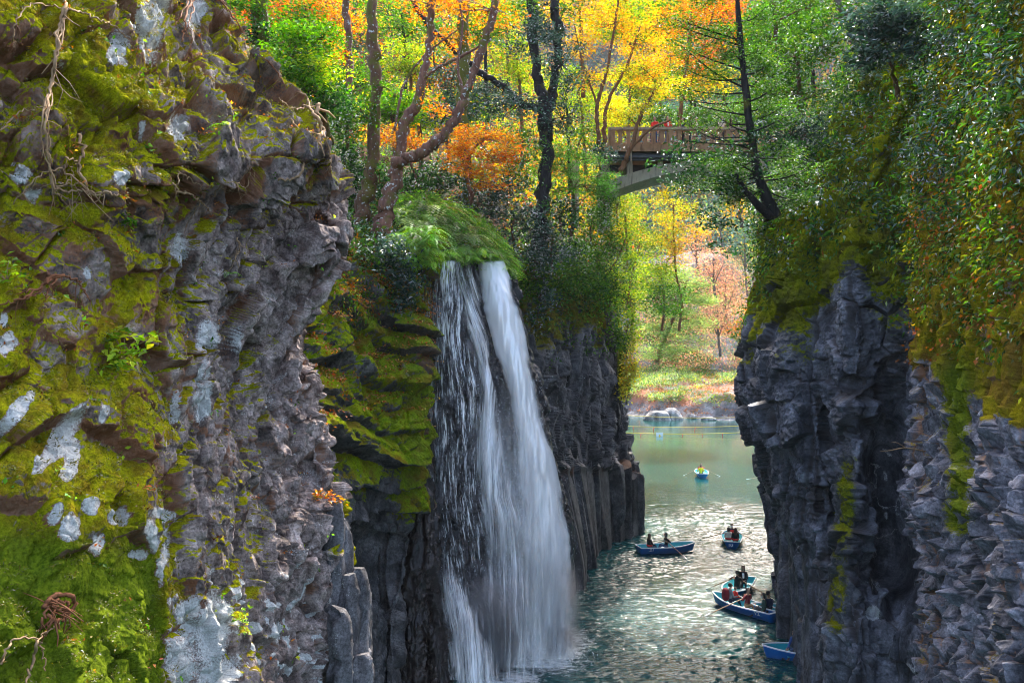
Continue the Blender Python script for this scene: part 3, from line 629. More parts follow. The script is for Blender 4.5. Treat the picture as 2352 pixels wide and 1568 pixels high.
# ---- light
SUN_EL, SUN_AZ = R(46), R(13)       # azimuth measured from +Y towards +X: the sun stands ahead, a little to the right
w = bpy.data.worlds.new('World'); scene.world = w; w.use_nodes = True
nt = w.node_tree; nt.nodes.clear()
sky = nt.nodes.new('ShaderNodeTexSky'); sky.sky_type = 'NISHITA'; sky.sun_disc = False
sky.sun_elevation = SUN_EL; sky.sun_rotation = SUN_AZ; sky.air_density = .8; sky.dust_density = 4.0; sky.ozone_density = .5
bg = nt.nodes.new('ShaderNodeBackground'); bg.inputs[1].default_value = .15
nt.links.new(sky.outputs[0], bg.inputs[0])
wo = nt.nodes.new('ShaderNodeOutputWorld'); nt.links.new(bg.outputs[0], wo.inputs[0])
ld = bpy.data.lights.new('sun', 'SUN'); ld.energy = 2.0; ld.angle = R(.5); ld.color = (1, .94, .84)
lo = link(bpy.data.objects.new('sun', ld))
sd = Vector((math.sin(SUN_AZ) * math.cos(SUN_EL), math.cos(SUN_AZ) * math.cos(SUN_EL), math.sin(SUN_EL)))
lo.rotation_euler = (sd).to_track_quat('Z', 'Y').to_euler()

cd = bpy.data.cameras.new('camera'); cam = link(bpy.data.objects.new('camera', cd))
cd.sensor_width = 36; cd.lens = 36 * F / 2352; cd.clip_end = 2000; cd.clip_start = .1
cam.location = (0, 0, CAMZ); cam.rotation_euler = (R(90), 0, 0); cd.shift_y = (HY - 784) / 2352
scene.camera = cam
vs = scene.view_settings; vs.view_transform = 'Standard'; vs.look = 'None'; vs.exposure = 2.65; vs.gamma = 1; vs.use_curve_mapping = False
cy = scene.cycles
cy.use_denoising = True; cy.denoising_prefilter = 'ACCURATE'; cy.filter_width = 1.0
cy.max_bounces = 8; cy.diffuse_bounces = 4; cy.glossy_bounces = 3; cy.transmission_bounces = 4; cy.transparent_max_bounces = 24
cy.caustics_reflective = False; cy.caustics_refractive = False
cy.sample_clamp_indirect = 6
# ================================================================== PLANTS
def leaf_mat(name, transl, gloss, grough):
    m, nt = newmat(name)
    a = nd(nt, 'ShaderNodeAttribute', attribute_name='col').outputs['Color']
    d = nd(nt, 'ShaderNodeBsdfDiffuse', {'Color': a})
    hs = nd(nt, 'ShaderNodeHueSaturation', {'Saturation': 1.15, 'Value': 1.08, 'Color': a})
    t = nd(nt, 'ShaderNodeBsdfTranslucent', {'Color': hs.outputs[0]})
    mx = nd(nt, 'ShaderNodeMixShader', {0: transl, 1: d.outputs[0], 2: t.outputs[0]})
    g = nd(nt, 'ShaderNodeBsdfGlossy', {'Color': (1, 1, 1, 1), 'Roughness': grough})
    fr = nd(nt, 'ShaderNodeFresnel', {'IOR': 1.45})
    k = math_(nt, 'MULTIPLY', fr.outputs[0], gloss)
    out(nt, nd(nt, 'ShaderNodeMixShader', {0: k, 1: mx.outputs[0], 2: g.outputs[0]})); return m
M_soft = leaf_mat('soft_leaf', .52, .05, .5)
M_gloss = leaf_mat('glossy_leaf', .32, .24, .52)
def bark(name, a, b, lich=0.0, moss=0.0):
    m, nt = newmat(name)
    tc = nd(nt, 'ShaderNodeTexCoord').outputs['Object']
    n = noise(nt, mapping(nt, tc, (1, 1, .25)), 9, 6, .65)
    c = mixc(nt, ramp(nt, n, [(.3, 0), (.7, 1)]), a, b)
    if moss: c = mixc(nt, ramp(nt, noise(nt, tc, 1.6, 5, .6), [(.62 - moss * .3, 0), (.75 - moss * .3, 1)]), c, (.09, .085, .012))
    if lich: c = mixc(nt, ramp(nt, noise(nt, tc, 7.5, 5, .65), [(.66 - lich * .15, 0), (.69 - lich * .15, 1)]), c, (.42, .44, .42))
    bs = nd(nt, 'ShaderNodeBsdfPrincipled', {'Roughness': .85, 'Specular IOR Level': .15}); nt.links.new(c, bs.inputs['Base Color'])
    bp = nd(nt, 'ShaderNodeBump', {'Strength': .7, 'Distance': .03, 'Height': n}); nt.links.new(bp.outputs[0], bs.inputs['Normal'])
    out(nt, bs); return m
B_brown = bark('brown_mossy_bark', (.06, .03, .018), (.15, .08, .045), .3, .5)
B_red = bark('reddish_lichen_bark', (.08, .036, .025), (.20, .10, .065), .42, .35)
B_moss = bark('mossy_bark', (.06, .05, .02), (.14, .11, .04), .35, .9)
B_dark = bark('dark_bark', (.012, .010, .010), (.04, .034, .032), 0, .1)
B_warm = bark('warm_brown_bark', (.10, .045, .02), (.22, .10, .045), .1, .1)
B_grey = bark('grey_bark', (.07, .055, .045), (.16, .13, .11), .2, .2)
B_twig = bark('dry_root_bark', (.16, .09, .045), (.36, .24, .13), .0, 0)
B_rootred = bark('red_root_bark', (.10, .035, .015), (.24, .10, .045), 0, 0)

PAL = {
 'orange': [((.56,.16,.010),4),((.64,.25,.012),4),((.55,.10,.012),2),((.70,.42,.03),2),((.25,.22,.03),1)],
 'redorange': [((.55,.10,.012),4),((.62,.20,.015),4),((.45,.05,.012),2),((.3,.2,.03),1)],
 'gold': [((.66,.34,.012),4),((.68,.44,.02),4),((.62,.23,.010),2),((.34,.40,.03),2)],
 'yellow': [((.72,.60,.04),4),((.60,.62,.05),3),((.78,.46,.02),2),((.35,.48,.05),2)],
 'lime': [((.32,.46,.03),4),((.20,.36,.025),4),((.52,.56,.04),3),((.10,.22,.02),2)],
 'green': [((.07,.19,.018),4),((.11,.26,.022),4),((.045,.12,.016),3),((.22,.34,.03),1)],
 'fern': [((.16,.38,.04),4),((.26,.48,.06),3),((.10,.26,.03),3),((.38,.52,.09),1)],
 'mid': [((.055,.15,.018),4),((.10,.22,.025),3),((.035,.09,.015),3),((.2,.27,.04),1)],
 'dark': [((.022,.07,.016),4),((.035,.10,.02),4),((.06,.15,.025),2),((.014,.036,.012),2)],
 'blue': [((.035,.075,.05),4),((.055,.10,.075),3),((.03,.06,.03),3),((.09,.14,.10),1)],
 'feather': [((.10,.26,.045),4),((.15,.34,.07),4),((.07,.18,.03),2)],
 'cliff': [((.055,.11,.014),4),((.10,.16,.02),4),((.028,.055,.012),4),((.26,.28,.03),1.3),((.13,.055,.018),.8),((.20,.27,.12),1)],
 'curtain': [((.16,.15,.015),4),((.10,.11,.012),4),((.22,.17,.02),2),((.06,.08,.012),2)],
 'litter': [((.32,.11,.03),4),((.22,.07,.02),4),((.40,.18,.05),2),((.45,.30,.06),1)],
 'pink': [((.55,.26,.16),4),((.60,.32,.20),3),((.50,.20,.10),2),((.62,.40,.22),2)],
 'pale': [((.26,.38,.10),4),((.34,.46,.14),3),((.18,.28,.07),2),((.5,.5,.12),1)],
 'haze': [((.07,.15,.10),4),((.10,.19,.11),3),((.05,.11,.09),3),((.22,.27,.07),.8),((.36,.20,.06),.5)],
}
def pick(pal, n, g):
    cs = np.array([c for c, _ in PAL[pal]]); w = np.array([k for _, k in PAL[pal]], float); w /= w.sum()
    c = cs[g.choice(len(cs), n, p=w)]
    return np.clip(c * (1 + .22 * g.standard_normal((n, 1))) * (1 + .07 * g.standard_normal((n, 3))), .004, .92)

def leaf_arrays(pos, nrm, L, asp, g, along=None, fold=.12):
    """one folded diamond leaf per position"""
    n = len(pos)
    nrm = nrm / (np.linalg.norm(nrm, axis=1)[:, None] + 1e-9)
    d = g.standard_normal((n, 3)) if along is None else along + .45 * g.standard_normal((n, 3))
    d = d - nrm * (d * nrm).sum(1)[:, None]; d /= np.linalg.norm(d, axis=1)[:, None] + 1e-9
    s = np.cross(nrm, d)
    Ls = (L * (.65 + .7 * g.random(n)))[:, None]
    mid = pos + d * Ls * .45 + nrm * Ls * fold
    V = np.stack([pos, mid + s * Ls * asp * .5, pos + d * Ls - nrm * Ls * fold * .6, mid - s * Ls * asp * .5], 1)
    return V
def leaf_object(name, V, cols, mat, parent=None):
    n = len(V)
    return mesh_from(name, V.reshape(-1, 3), np.arange(4 * n), np.full(n, 4), mat, False, cols=np.repeat(cols, 4, axis=0), parent=parent)

def sprays(cent, n_each, sig, L, asp, flat, pal, g, clumpvar=.25):
    """leaf clumps round the given centres: each clump has its own tint"""
    K = len(cent); N = K * n_each
    pos = np.repeat(cent, n_each, axis=0) + g.standard_normal((N, 3)) * np.asarray(sig)
    nr = g.standard_normal((N, 3)) * (1 - flat); nr[:, 2] = np.abs(nr[:, 2]) + flat
    V = leaf_arrays(pos, nr, L, asp, g)
    tint = np.repeat(np.clip(1 + clumpvar * g.standard_normal((K, 1)), .45, 1.7), n_each, axis=0)
    return V, np.clip(pick(pal, N, g) * tint, .004, .92)

def ell(px, py, d, rx, ry, rd, K, g, hollow=.35):
    v = g.standard_normal((K, 3)); v /= np.linalg.norm(v, axis=1)[:, None]
    r = (hollow + (1 - hollow) * g.random(K)) ** .6
    v *= r[:, None]
    c = P(px, py, d)
    return c + v * np.array([rx * d / F, rd, ry * d / F])

def tree(name, label, stems, clumps, pal, L=.16, asp=.5, flat=.55, n=40, sig=(.28, .28, .12), mat=None, brk=None, group=None, cat='tree', seed=1, twigs=True, limb=.05, wob=.35):
    """stems: lists of (px, py, d, radius m); clumps: (px, py, d, rx px, ry px, depth radius m, sub-clumps[, palette])"""
    g = np.random.default_rng(seed)
    base = P(*stems[0][0][:3]) if stems else P(*clumps[0][:3])
    root = empty(name, base); tag(root, label, cat, group)
    mb = MB(); allp = []
    for st in stems:
        pts = spline(np.array([P(*q[:3]) for q in st]), max(10, 7 * len(st))); rad = np.interp(np.linspace(0, 1, len(pts)), np.linspace(0, 1, len(st)), [q[3] for q in st])
        pts[1:-1] += .25 * rad[1:-1, None] * g.standard_normal((len(pts) - 2, 3))
        mb.tube(pts - base, rad, 9, wob, seed); allp.append(np.c_[pts, rad])
    allp = np.concatenate(allp) if allp else np.zeros((0, 4))
    Vs, Cs = [], []
    for q in clumps:
        px, py, d, rx, ry, rd, K = q[:7]; pl = q[7] if len(q) > 7 else pal
        cen = ell(px, py, d, rx, ry, rd, K, g)
        V, c = sprays(cen, n, sig, L, asp, flat, pl, g); Vs.append(V); Cs.append(c)
        if twigs and len(allp):
            cc = P(px, py, d)
            dist = np.linalg.norm(allp[:, :3] - cc - np.array([0, 0, -.25]) * np.linalg.norm(allp[:, :3] - cc, axis=1)[:, None], axis=1)
            a = allp[dist.argmin()]
            r0 = min(limb, a[3] * .7)
            mid = (a[:3] + cc) / 2 + np.array([0, 0, .12 * np.linalg.norm(cc - a[:3])]) + .08 * np.linalg.norm(cc - a[:3]) * g.standard_normal(3)
            lim = spline(np.array([a[:3], mid, cc]), 9)
            mb.tube(lim - base, np.linspace(r0, r0 * .35, 9), 6, .3, seed)
            for p in cen[:max(4, min(K, 26))]:
                b0 = lim[np.linalg.norm(lim - p, axis=1).argmin()]
                m2 = (b0 + p) / 2 + .1 * np.linalg.norm(p - b0) * g.standard_normal(3)
                mb.tube(spline(np.array([b0, m2, p]), 5) - base, np.linspace(r0 * .38, r0 * .12, 5), 4, cap=False)
    if mb.V: mb.build('trunk', brk or B_dark, root)
    V = np.concatenate(Vs); leaf_object('crown', V - base, np.concatenate(Cs), mat or M_soft, root)
    return root

# ---- the trees whose trunks can be told apart on the near side of the slope
tree('tall_tree', 'tall straight tree with mossy brown trunk left of the forked maple', [[(815, 548, 32.5, .40), (838, 470, 33, .30), (852, 390, 33.3, .26), (862, 230, 33.7, .24), (857, 100, 34, .23), (853, -60, 34.5, .20)]],
     [(850, -40, 34.5, 110, 30, 1.6, 16), (905, 215, 33.6, 36, 34, .8, 9), (832, 260, 33.4, 34, 30, .8, 8), (880, 420, 33.2, 30, 40, .8, 10, 'dark')], 'green', brk=B_brown, seed=11)
tree('forked_maple', 'lichen spotted maple forking low into two curving stems', [
      [(868, 548, 31.5, .36), (888, 480, 31.8, .29), (908, 400, 32, .25), (930, 290, 32.2, .19), (958, 232, 32.3, .17), (980, 130, 32.4, .15), (990, 40, 32.6, .14), (994, -40, 32.8, .12)],
      [(904, 405, 32, .22), (925, 372, 31.8, .21), (968, 352, 31.5, .20), (1005, 325, 31.4, .19), (1040, 280, 31.4, .18), (1075, 205, 31.6, .165), (1100, 130, 31.8, .15), (1128, 50, 32, .14), (1142, -40, 32.2, .12)],
      [(955, 232, 32.3, .07), (985, 170, 32.2, .06), (1060, 130, 32, .05), (1130, 90, 32, .04)], [(1065, 225, 31.5, .06), (1052, 150, 31.6, .05), (1062, 60, 31.8, .04), (1050, -20, 32, .035)],
      [(905, 300, 32.1, .05), (930, 190, 32.4, .045), (985, 120, 32.6, .04), (1050, 70, 32.6, .03)]],
     [(1120, 20, 32.2, 110, 30, 1.6, 22), (985, 10, 32.8, 80, 26, 1.5, 14), (1010, 245, 31.8, 30, 14, .8, 5)], 'orange', brk=B_red, L=.13, seed=12)
tree('lichen_tree', 'straight tree with yellow mossy trunk and white lichen behind the forked maple', [[(1078, 500, 40, .30), (1074, 420, 40, .27), (1064, 330, 40, .27), (1062, 220, 40.2, .27), (1066, 100, 40.4, .25), (1066, -60, 40.6, .22)]],
     [(1090, -30, 40.6, 110, 36, 2, 18), (1030, 90, 40.5, 50, 26, 1.2, 12)], 'orange', brk=B_moss, L=.14, seed=13)
tree('big_dark_tree', 'big dark trunked tree splitting into two stems with leaning bough', [
      [(1240, 620, 44, .5), (1246, 480, 44.5, .38), (1254, 330, 44.7, .34), (1250, 250, 44.8, .32), (1235, 170, 45, .27), (1222, 60, 45.2, .24), (1220, -60, 45.4, .3)],
      [(1256, 300, 44.7, .3), (1268, 210, 45.2, .25), (1282, 110, 45.4, .22), (1270, -60, 45.6, .25)],
      [(1248, 252, 44.6, .2), (1200, 240, 44, .18), (1150, 196, 43.6, .17), (1105, 170, 43.2, .16), (1040, 110, 43, .15), (985, 60, 43, .14), (935, -20, 43, .17)]],
     [(1225, 90, 44, 85, 60, 1.6, 34), (1290, 150, 44, 55, 60, 1.6, 24), (1180, 250, 42.8, 60, 32, 1.3, 22), (1290, 270, 44, 50, 40, 1.4, 18), (1260, 10, 44.5, 110, 40, 1.8, 24, 'mid'), (1130, 200, 43.5, 50, 26, 1.2, 13)], 'blue', mat=M_gloss, brk=B_dark, L=.2, asp=.42, flat=.5, seed=14)
tree('slim_tree', 'slim reddish trunk beyond the mossy tall tree', [[(802, 340, 40, .2), (803, 200, 40.2, .18), (797, 60, 40.4, .17), (790, -60, 40.6, .15)]],
     [(790, -20, 40.6, 80, 30, 1.6, 14), (770, 120, 40.4, 40, 30, 1.2, 12, 'orange')], 'green', brk=B_red, seed=15)
tree('ivy_tree', 'dark ivy wrapped trunk just above the near cliff edge', [[(600, 210, 30, .34), (596, 110, 30.2, .32), (590, -60, 30.4, .28)]],
     [(560, 20, 30, 50, 40, 1, 16), (610, 110, 29.8, 34, 60, .5, 16, 'dark'), (590, -40, 30.2, 90, 30, 1.2, 16)], 'green', brk=B_moss, seed=16)
tree('broadleaf_tree', 'fresh green broadleaf tree leaning out over the near cliff', [[(760, 330, 28, .12), (735, 240, 27, .09), (700, 160, 26.4, .06), (660, 120, 26, .04)]],
     [(672, 118, 26, 62, 48, 1.1, 34), (730, 92, 26.6, 44, 40, 1, 22), (650, 175, 25.6, 50, 24, .8, 22, 'green'), (735, 165, 26.2, 60, 26, 1, 26, 'lime'), (700, 205, 25.8, 55, 20, .8, 18, 'green'), (760, 240, 26.4, 40, 30, .9, 18, 'dark')], 'green', L=.14, n=44, brk=B_brown, seed=17)
tree('orange_maple', 'small orange maple with hanging layered crown beside the big dark trunk', [[(1085, 470, 37, .09), (1075, 420, 37, .08), (1072, 370, 36.6, .07), (1100, 330, 36.2, .05), (1150, 300, 36, .03)]],
     [(1080, 305, 36, 60, 13, 1.1, 20), (1125, 322, 36, 70, 14, 1.2, 26), (1070, 345, 35.8, 48, 12, .9, 16), (1130, 362, 35.8, 58, 13, 1, 20, 'redorange'), (1075, 385, 35.6, 44, 11, .8, 14), (1125, 400, 35.6, 52, 13, .9, 18), (1130, 425, 35.4, 34, 9, .7, 9), (1165, 340, 36, 30, 20, .8, 10), (1040, 360, 35.8, 24, 20, .7, 7)], 'orange', L=.11, n=46, sig=(.26, .26, .07), flat=.75, brk=B_red, limb=.03, seed=18)
tree('orange_maple', 'low orange maple spray behind the forked maple stem', [[(960, 430, 37, .07), (945, 380, 36.6, .05), (920, 340, 36.4, .04)]],
     [(905, 318, 36.2, 56, 15, 1, 20), (955, 332, 36.4, 40, 12, .8, 10), (840, 312, 36.2, 40, 16, .9, 12), (915, 300, 36.2, 36, 9, .7, 8)], 'orange', L=.11, n=44, sig=(.26, .26, .08), flat=.75, brk=B_red, limb=.03, seed=19)
tree('feathery_maple', 'pale green feathery maple spreading in level layers below the bridge end', [[(1310, 560, 47, .13), (1318, 480, 46.6, .11), (1312, 420, 46.2, .08), (1290, 370, 46, .05)]],
     [(1270, 350, 45.6, 62, 12, 1.4, 22), (1330, 368, 45.6, 64, 13, 1.4, 24), (1240, 380, 45.2, 44, 11, 1.1, 14), (1300, 395, 45.2, 66, 12, 1.3, 24), (1370, 405, 45.6, 48, 14, 1.2, 18), (1340, 430, 45, 66, 13, 1.3, 24), (1270, 440, 45, 50, 13, 1, 16, 'green'), (1390, 440, 45.6, 40, 14, 1, 14)], 'feather', L=.11, n=52, sig=(.36, .36, .07), flat=.8, brk=B_brown, limb=.04, seed=20)
# golden maples round the left end of the bridge
tree('golden_maple', 'golden maple with warm brown stems at the left end of the bridge', [[(1375, 330, 49, .13), (1372, 240, 49.2, .11), (1392, 170, 49.4, .09), (1412, 60, 49.6, .07), (1425, -40, 50, .05)], [(1388, 330, 49.4, .13), (1395, 240, 49.6, .1), (1440, 150, 50, .07), (1470, 60, 50.2, .05)], [(1372, 240, 49.2, .07), (1340, 150, 49.4, .05), (1320, 60, 49.6, .04)]],
     [(1400, 60, 50, 70, 30, 1.8, 34), (1340, 110, 50, 48, 30, 1.5, 22), (1480, 110, 50.5, 60, 30, 1.8, 28), (1430, 165, 50.2, 60, 20, 1.5, 22, 'yellow'), (1350, 190, 49.4, 44, 18, 1.3, 14), (1500, 180, 50.5, 44, 20, 1.3, 14), (1440, -10, 50.4, 100, 30, 2, 30)], 'gold', L=.15, n=44, sig=(.34, .34, .11), flat=.65, brk=B_warm, seed=21)
tree('golden_maple', 'leaning yellow maple drooping over the bridge parapet', [[(1425, 395, 47.5, .15), (1445, 350, 47.5, .13), (1470, 270, 47.6, .1), (1500, 215, 47.8, .07), (1530, 180, 48, .04)], [(1445, 345, 47.5, .09), (1490, 300, 47.4, .07), (1540, 275, 47.2, .05)]],
     [(1465, 248, 47.6, 44, 14, 1.2, 16), (1420, 268, 47.4, 34, 16, 1, 12), (1500, 205, 47.6, 46, 14, 1.2, 16), (1545, 195, 48, 40, 12, 1, 12)], 'yellow', L=.12, n=44, sig=(.3, .3, .09), flat=.7, brk=B_warm, limb=.04, seed=22)
tree('golden_maple', 'bright gold and orange maple standing behind the bridge parapet', [[(1560, 330, 58, .16), (1566, 230, 58.4, .13), (1580, 120, 58.8, .1), (1590, -20, 59, .07)], [(1566, 235, 58.4, .1), (1610, 130, 59, .07), (1640, 20, 59.4, .05)]],
     [(1560, 50, 59, 66, 34, 2.2, 30, 'orange'), (1620, 20, 59.4, 60, 34, 2.2, 26, 'orange'), (1540, 130, 58.8, 60, 26, 2, 24), (1620, 130, 59, 60, 30, 2, 22, 'redorange'), (1570, 200, 58.6, 66, 24, 1.8, 22), (1650, 80, 59.2, 50, 36, 2, 18, 'orange'), (1640, 190, 58.8, 46, 24, 1.8, 14, 'yellow'), (1510, 60, 59, 46, 40, 2, 20, 'gold')], 'gold', L=.18, n=42, sig=(.42, .42, .14), flat=.6, brk=B_warm, seed=23)
tree('lime_maple', 'sunlit yellow green maple between the dark trunk and the golden maple', [[(1345, 400, 58, .12), (1340, 300, 58.2, .1), (1330, 200, 58.4, .08)]],
     [(1345, 235, 58, 44, 30, 1.8, 24), (1400, 250, 58, 44, 34, 1.8, 24, 'yellow'), (1350, 300, 57.6, 50, 30, 1.8, 24), (1410, 320, 57.6, 34, 30, 1.6, 14), (1325, 180, 58.4, 34, 24, 1.5, 14, 'green')], 'lime', L=.17, n=40, sig=(.4, .4, .14), brk=B_warm, seed=24)
# autumn crowns filling the top of the wood
for k, (px, py, d, rx, ry, pal, lab) in enumerate([
    (640, 30, 46, 90, 40, 'redorange', 'red orange maple crown glimpsed above the ivy wrapped trunk'),
    (745, 30, 48, 70, 50, 'orange', 'orange maple crown behind the slim reddish trunk'),
    (925, 50, 54, 70, 50, 'green', 'green tree crown between mossy tall tree and forked maple, high up'),
    (940, 150, 50, 60, 44, 'lime', 'lime maple crown behind the left stem of the forked maple'),
    (1020, 165, 52, 60, 40, 'redorange', 'rust red maple crown between the two stems of the forked maple'),
    (1110, 60, 54, 80, 50, 'green', 'green tree crown under the dark leaning bough'),
    (1330, 20, 56, 90, 34, 'gold', 'gold maple crown right above the big dark trunk'),
    (960, 260, 46, 60, 34, 'lime', 'lime green young maple behind the forked maple stems'),
    (800, 180, 46, 60, 50, 'green', 'green tree crown behind the mossy tall tree at mid height'),
    (1190, 150, 56, 60, 60, 'lime', 'lime maple crown behind the leaning bough'),
    (1160, 20, 60, 70, 40, 'lime', 'lime green crown deep in the wood at the top'),
    (700, 60, 42, 60, 50, 'mid', 'deep green tree crown between the orange crowns at upper left'),
    (1060, 250, 48, 60, 34, 'mid', 'green leaved sapling behind the mossy lichen trunk'),
    (900, 250, 42, 50, 30, 'green', 'green leafy sapling beside the mossy tall trunk'),
    (1300, 210, 62, 60, 60, 'lime', 'lime tree crown right behind the split dark trunk'),
    ]):
    b = py + ry + 170
    tree('maple', lab, [[(px + 10, b, d, .14), (px + 4, py + ry, d, .1), (px - 4, py - ry * .5, d + .2, .06)]],
         [(px, py - ry * .4, d, rx, ry * .5, 2.2, 26), (px - rx * .4, py + ry * .3, d - .3, rx * .7, ry * .5, 2, 18), (px + rx * .45, py + ry * .35, d - .3, rx * .7, ry * .5, 2, 18)], pal, L=.18, n=38, sig=(.42, .42, .14), flat=.6, brk=[B_warm, B_red, B_dark][k % 3], seed=40 + k, limb=.05)

for k, (px, py, d, rx, ry, pal, lab) in enumerate([
    (1430, 40, 82, 60, 50, 'lime', 'lime tree high behind the left part of the bridge'),
    (1500, 60, 88, 56, 60, 'green', 'green tree high behind the golden maple stems at the bridge'),
    (1570, 20, 92, 60, 50, 'gold', 'gold crown at the top edge above the middle of the bridge'),
    (1650, 30, 96, 56, 56, 'redorange', 'rust orange crown at the top edge left of the slender dark tree'),
    (1480, 190, 84, 60, 44, 'lime', 'lime tree behind the parapet at the left part of the bridge'),
    (1580, 170, 90, 60, 50, 'gold', 'gold tree behind the parapet at mid bridge'),
    (1660, 180, 94, 56, 56, 'haze', 'dull green tree behind the parapet left of the slender dark tree'),
    (1560, 270, 100, 60, 34, 'haze', 'dull green low tree showing between the people on the bridge'),
    (1690, 270, 100, 60, 36, 'mid', 'green low tree behind the right part of the parapet'),
    (1740, 90, 78, 60, 60, 'green', 'green tree behind the slender dark tree at the top'),
    (1800, 40, 70, 60, 60, 'mid', 'deep green tree at the top edge between slender tree and right bank'),
    (1850, 90, 62, 50, 60, 'green', 'green tree behind the bushy right bank tree'),
    (1790, 190, 74, 60, 60, 'mid', 'green tree above the right bridge end'),
    (1430, 270, 96, 50, 40, 'yellow', 'yellow tree low behind the left end of the parapet')]):
    tree('backdrop_tree', lab, [[(px + 12, 420, d, .15), (px + 18, py + ry * 1.6, d, .13), (px + 3, py + ry, d, .11), (px - 4, py - ry * .5, d + .2, .05)]],
         [(px, py - ry * .35, d, rx, ry * .6, 3, 46), (px - rx * .45, py + ry * .35, d - .3, rx * .7, ry * .55, 2.6, 30), (px + rx * .45, py + ry * .35, d - .3, rx * .7, ry * .55, 2.6, 30)], pal, L=.3, n=42, sig=(.66, .66, .3), flat=.5, brk=[B_warm, B_red, B_dark][k % 3], seed=700 + k, limb=.07)

# ---- evergreen shrubs of the slope
def shrub(name, label, clumps, pal, L=.2, asp=.42, n=36, sig=(.3, .3, .2), flat=.4, mat=None, seed=1, group=None, stem=None, brk=None, cat='shrub'):
    px, py, d, rx, ry = clumps[0][:5]
    st = stem or [[(px, py + ry * 1.3, d + .4, .06), (px - 4, py + ry * .4, d + .2, .05), (px + 3, py - ry * .3, d, .03)]]
    return tree(name, label, st, clumps, pal, L, asp, flat, n, sig, mat or M_gloss, brk or B_brown, group, cat, seed, limb=.03)
for k, (cl, pal, lab) in enumerate([
    ([(1100, 470, 38.5, 60, 40, 1.2, 26), (1150, 430, 39, 44, 30, 1, 16)], 'blue', 'blue grey glossy shrub right under the hanging orange maple'),
    ([(1180, 510, 39.5, 60, 40, 1.2, 28), (1150, 560, 39, 40, 34, 1, 18)], 'blue', 'blue grey glossy shrub above the head of the main stream'),
    ([(1270, 560, 42, 56, 46, 1.3, 30), (1230, 600, 41, 40, 30, 1, 16)], 'blue', 'large blue grey shrub at the foot of the dark trunk'),
    ([(1290, 490, 43, 44, 34, 1.2, 20)], 'dark', 'dark glossy shrub right of the dark trunk'),
    ([(1010, 405, 38, 60, 34, 1.2, 24), (960, 420, 37, 40, 30, 1, 14)], 'dark', 'dark evergreen shrub behind the forked maple fork'),
    ([(820, 440, 36, 50, 60, 1.2, 26), (790, 380, 35, 40, 50, 1, 18)], 'dark', 'dark evergreen shrub beside the near cliff edge'),
    ([(800, 290, 33, 40, 40, 1, 20), (775, 235, 31, 34, 34, .9, 14)], 'mid', 'green shrub growing out above the tip of the near cliff'),
    ([(960, 480, 36.5, 50, 30, 1.1, 20)], 'mid', 'mid green shrub behind the base of the forked maple'),
    ([(1040, 180, 44, 70, 40, 1.4, 30), (1090, 240, 43.4, 60, 34, 1.3, 24), (1020, 260, 42, 44, 24, 1, 14)], 'blue', 'silvery green shrub behind the crossing maple stems'),
    ([(1200, 330, 43, 44, 44, 1.3, 22), (1190, 400, 41.5, 40, 36, 1, 18)], 'mid', 'green shrub left of the dark trunk at mid height'),
    ([(1330, 330, 52, 60, 40, 1.5, 28)], 'green', 'bright green shrub right of the dark trunk below the lime maple'),
    ([(1380, 360, 48.4, 40, 24, 1.2, 14)], 'blue', 'glossy shrub crowding the left bridge end'),
    ([(1360, 510, 47, 56, 40, 1.4, 28), (1330, 580, 46, 40, 40, 1.2, 20)], 'green', 'leafy green shrub on the cliff brow right of the waterfall'),
    ([(890, 590, 29.5, 34, 34, .8, 18), (930, 640, 30, 26, 36, .7, 16), (915, 690, 30, 24, 30, .6, 12)], 'blue', 'silvery shrub spilling over the mossy cliff edge'),
    ([(1240, 690, 42, 30, 50, 1, 20), (1215, 740, 41.4, 18, 30, .7, 9)], 'blue', 'drooping silvery shrub right of the main stream'),
    ([(1000, 100, 47, 50, 50, 1.4, 20)], 'green', 'green leafy understory tree between the orange crowns'),
    ([(760, 460, 30, 26, 80, .9, 22)], 'dark', 'dark leaves in the gap behind the near cliff tip'),
    ([(840, 590, 29, 40, 26, .8, 16)], 'mid', 'low green shrub at the feet of the mossy trunks'),
    ([(1470, 262, 62, 40, 20, 1.6, 30), (1520, 268, 62, 36, 18, 1.6, 26)], 'green', 'green bush behind the parapet at the left part of the bridge'),
    ([(1590, 266, 63, 44, 20, 1.6, 30), (1640, 262, 63, 40, 22, 1.6, 30)], 'mid', 'darker green bush behind the parapet at mid bridge'),
    ([(1720, 262, 60, 44, 24, 1.6, 34), (1780, 262, 60, 44, 26, 1.6, 34)], 'green', 'green bush behind the right part of the parapet'),
    ([(1392, 440, 50.6, 22, 40, .8, 22), (1384, 500, 50, 26, 34, .9, 18)], 'green', 'green shrub hiding the springing of the bridge arch'),
    ([(1420, 470, 60, 40, 40, 1.6, 22), (1385, 470, 54, 24, 30, 1.2, 12)], 'lime', 'sunny lime shrub just under the springing of the bridge arch')]):
    shrub('shrub', lab, cl, pal, seed=80 + k)

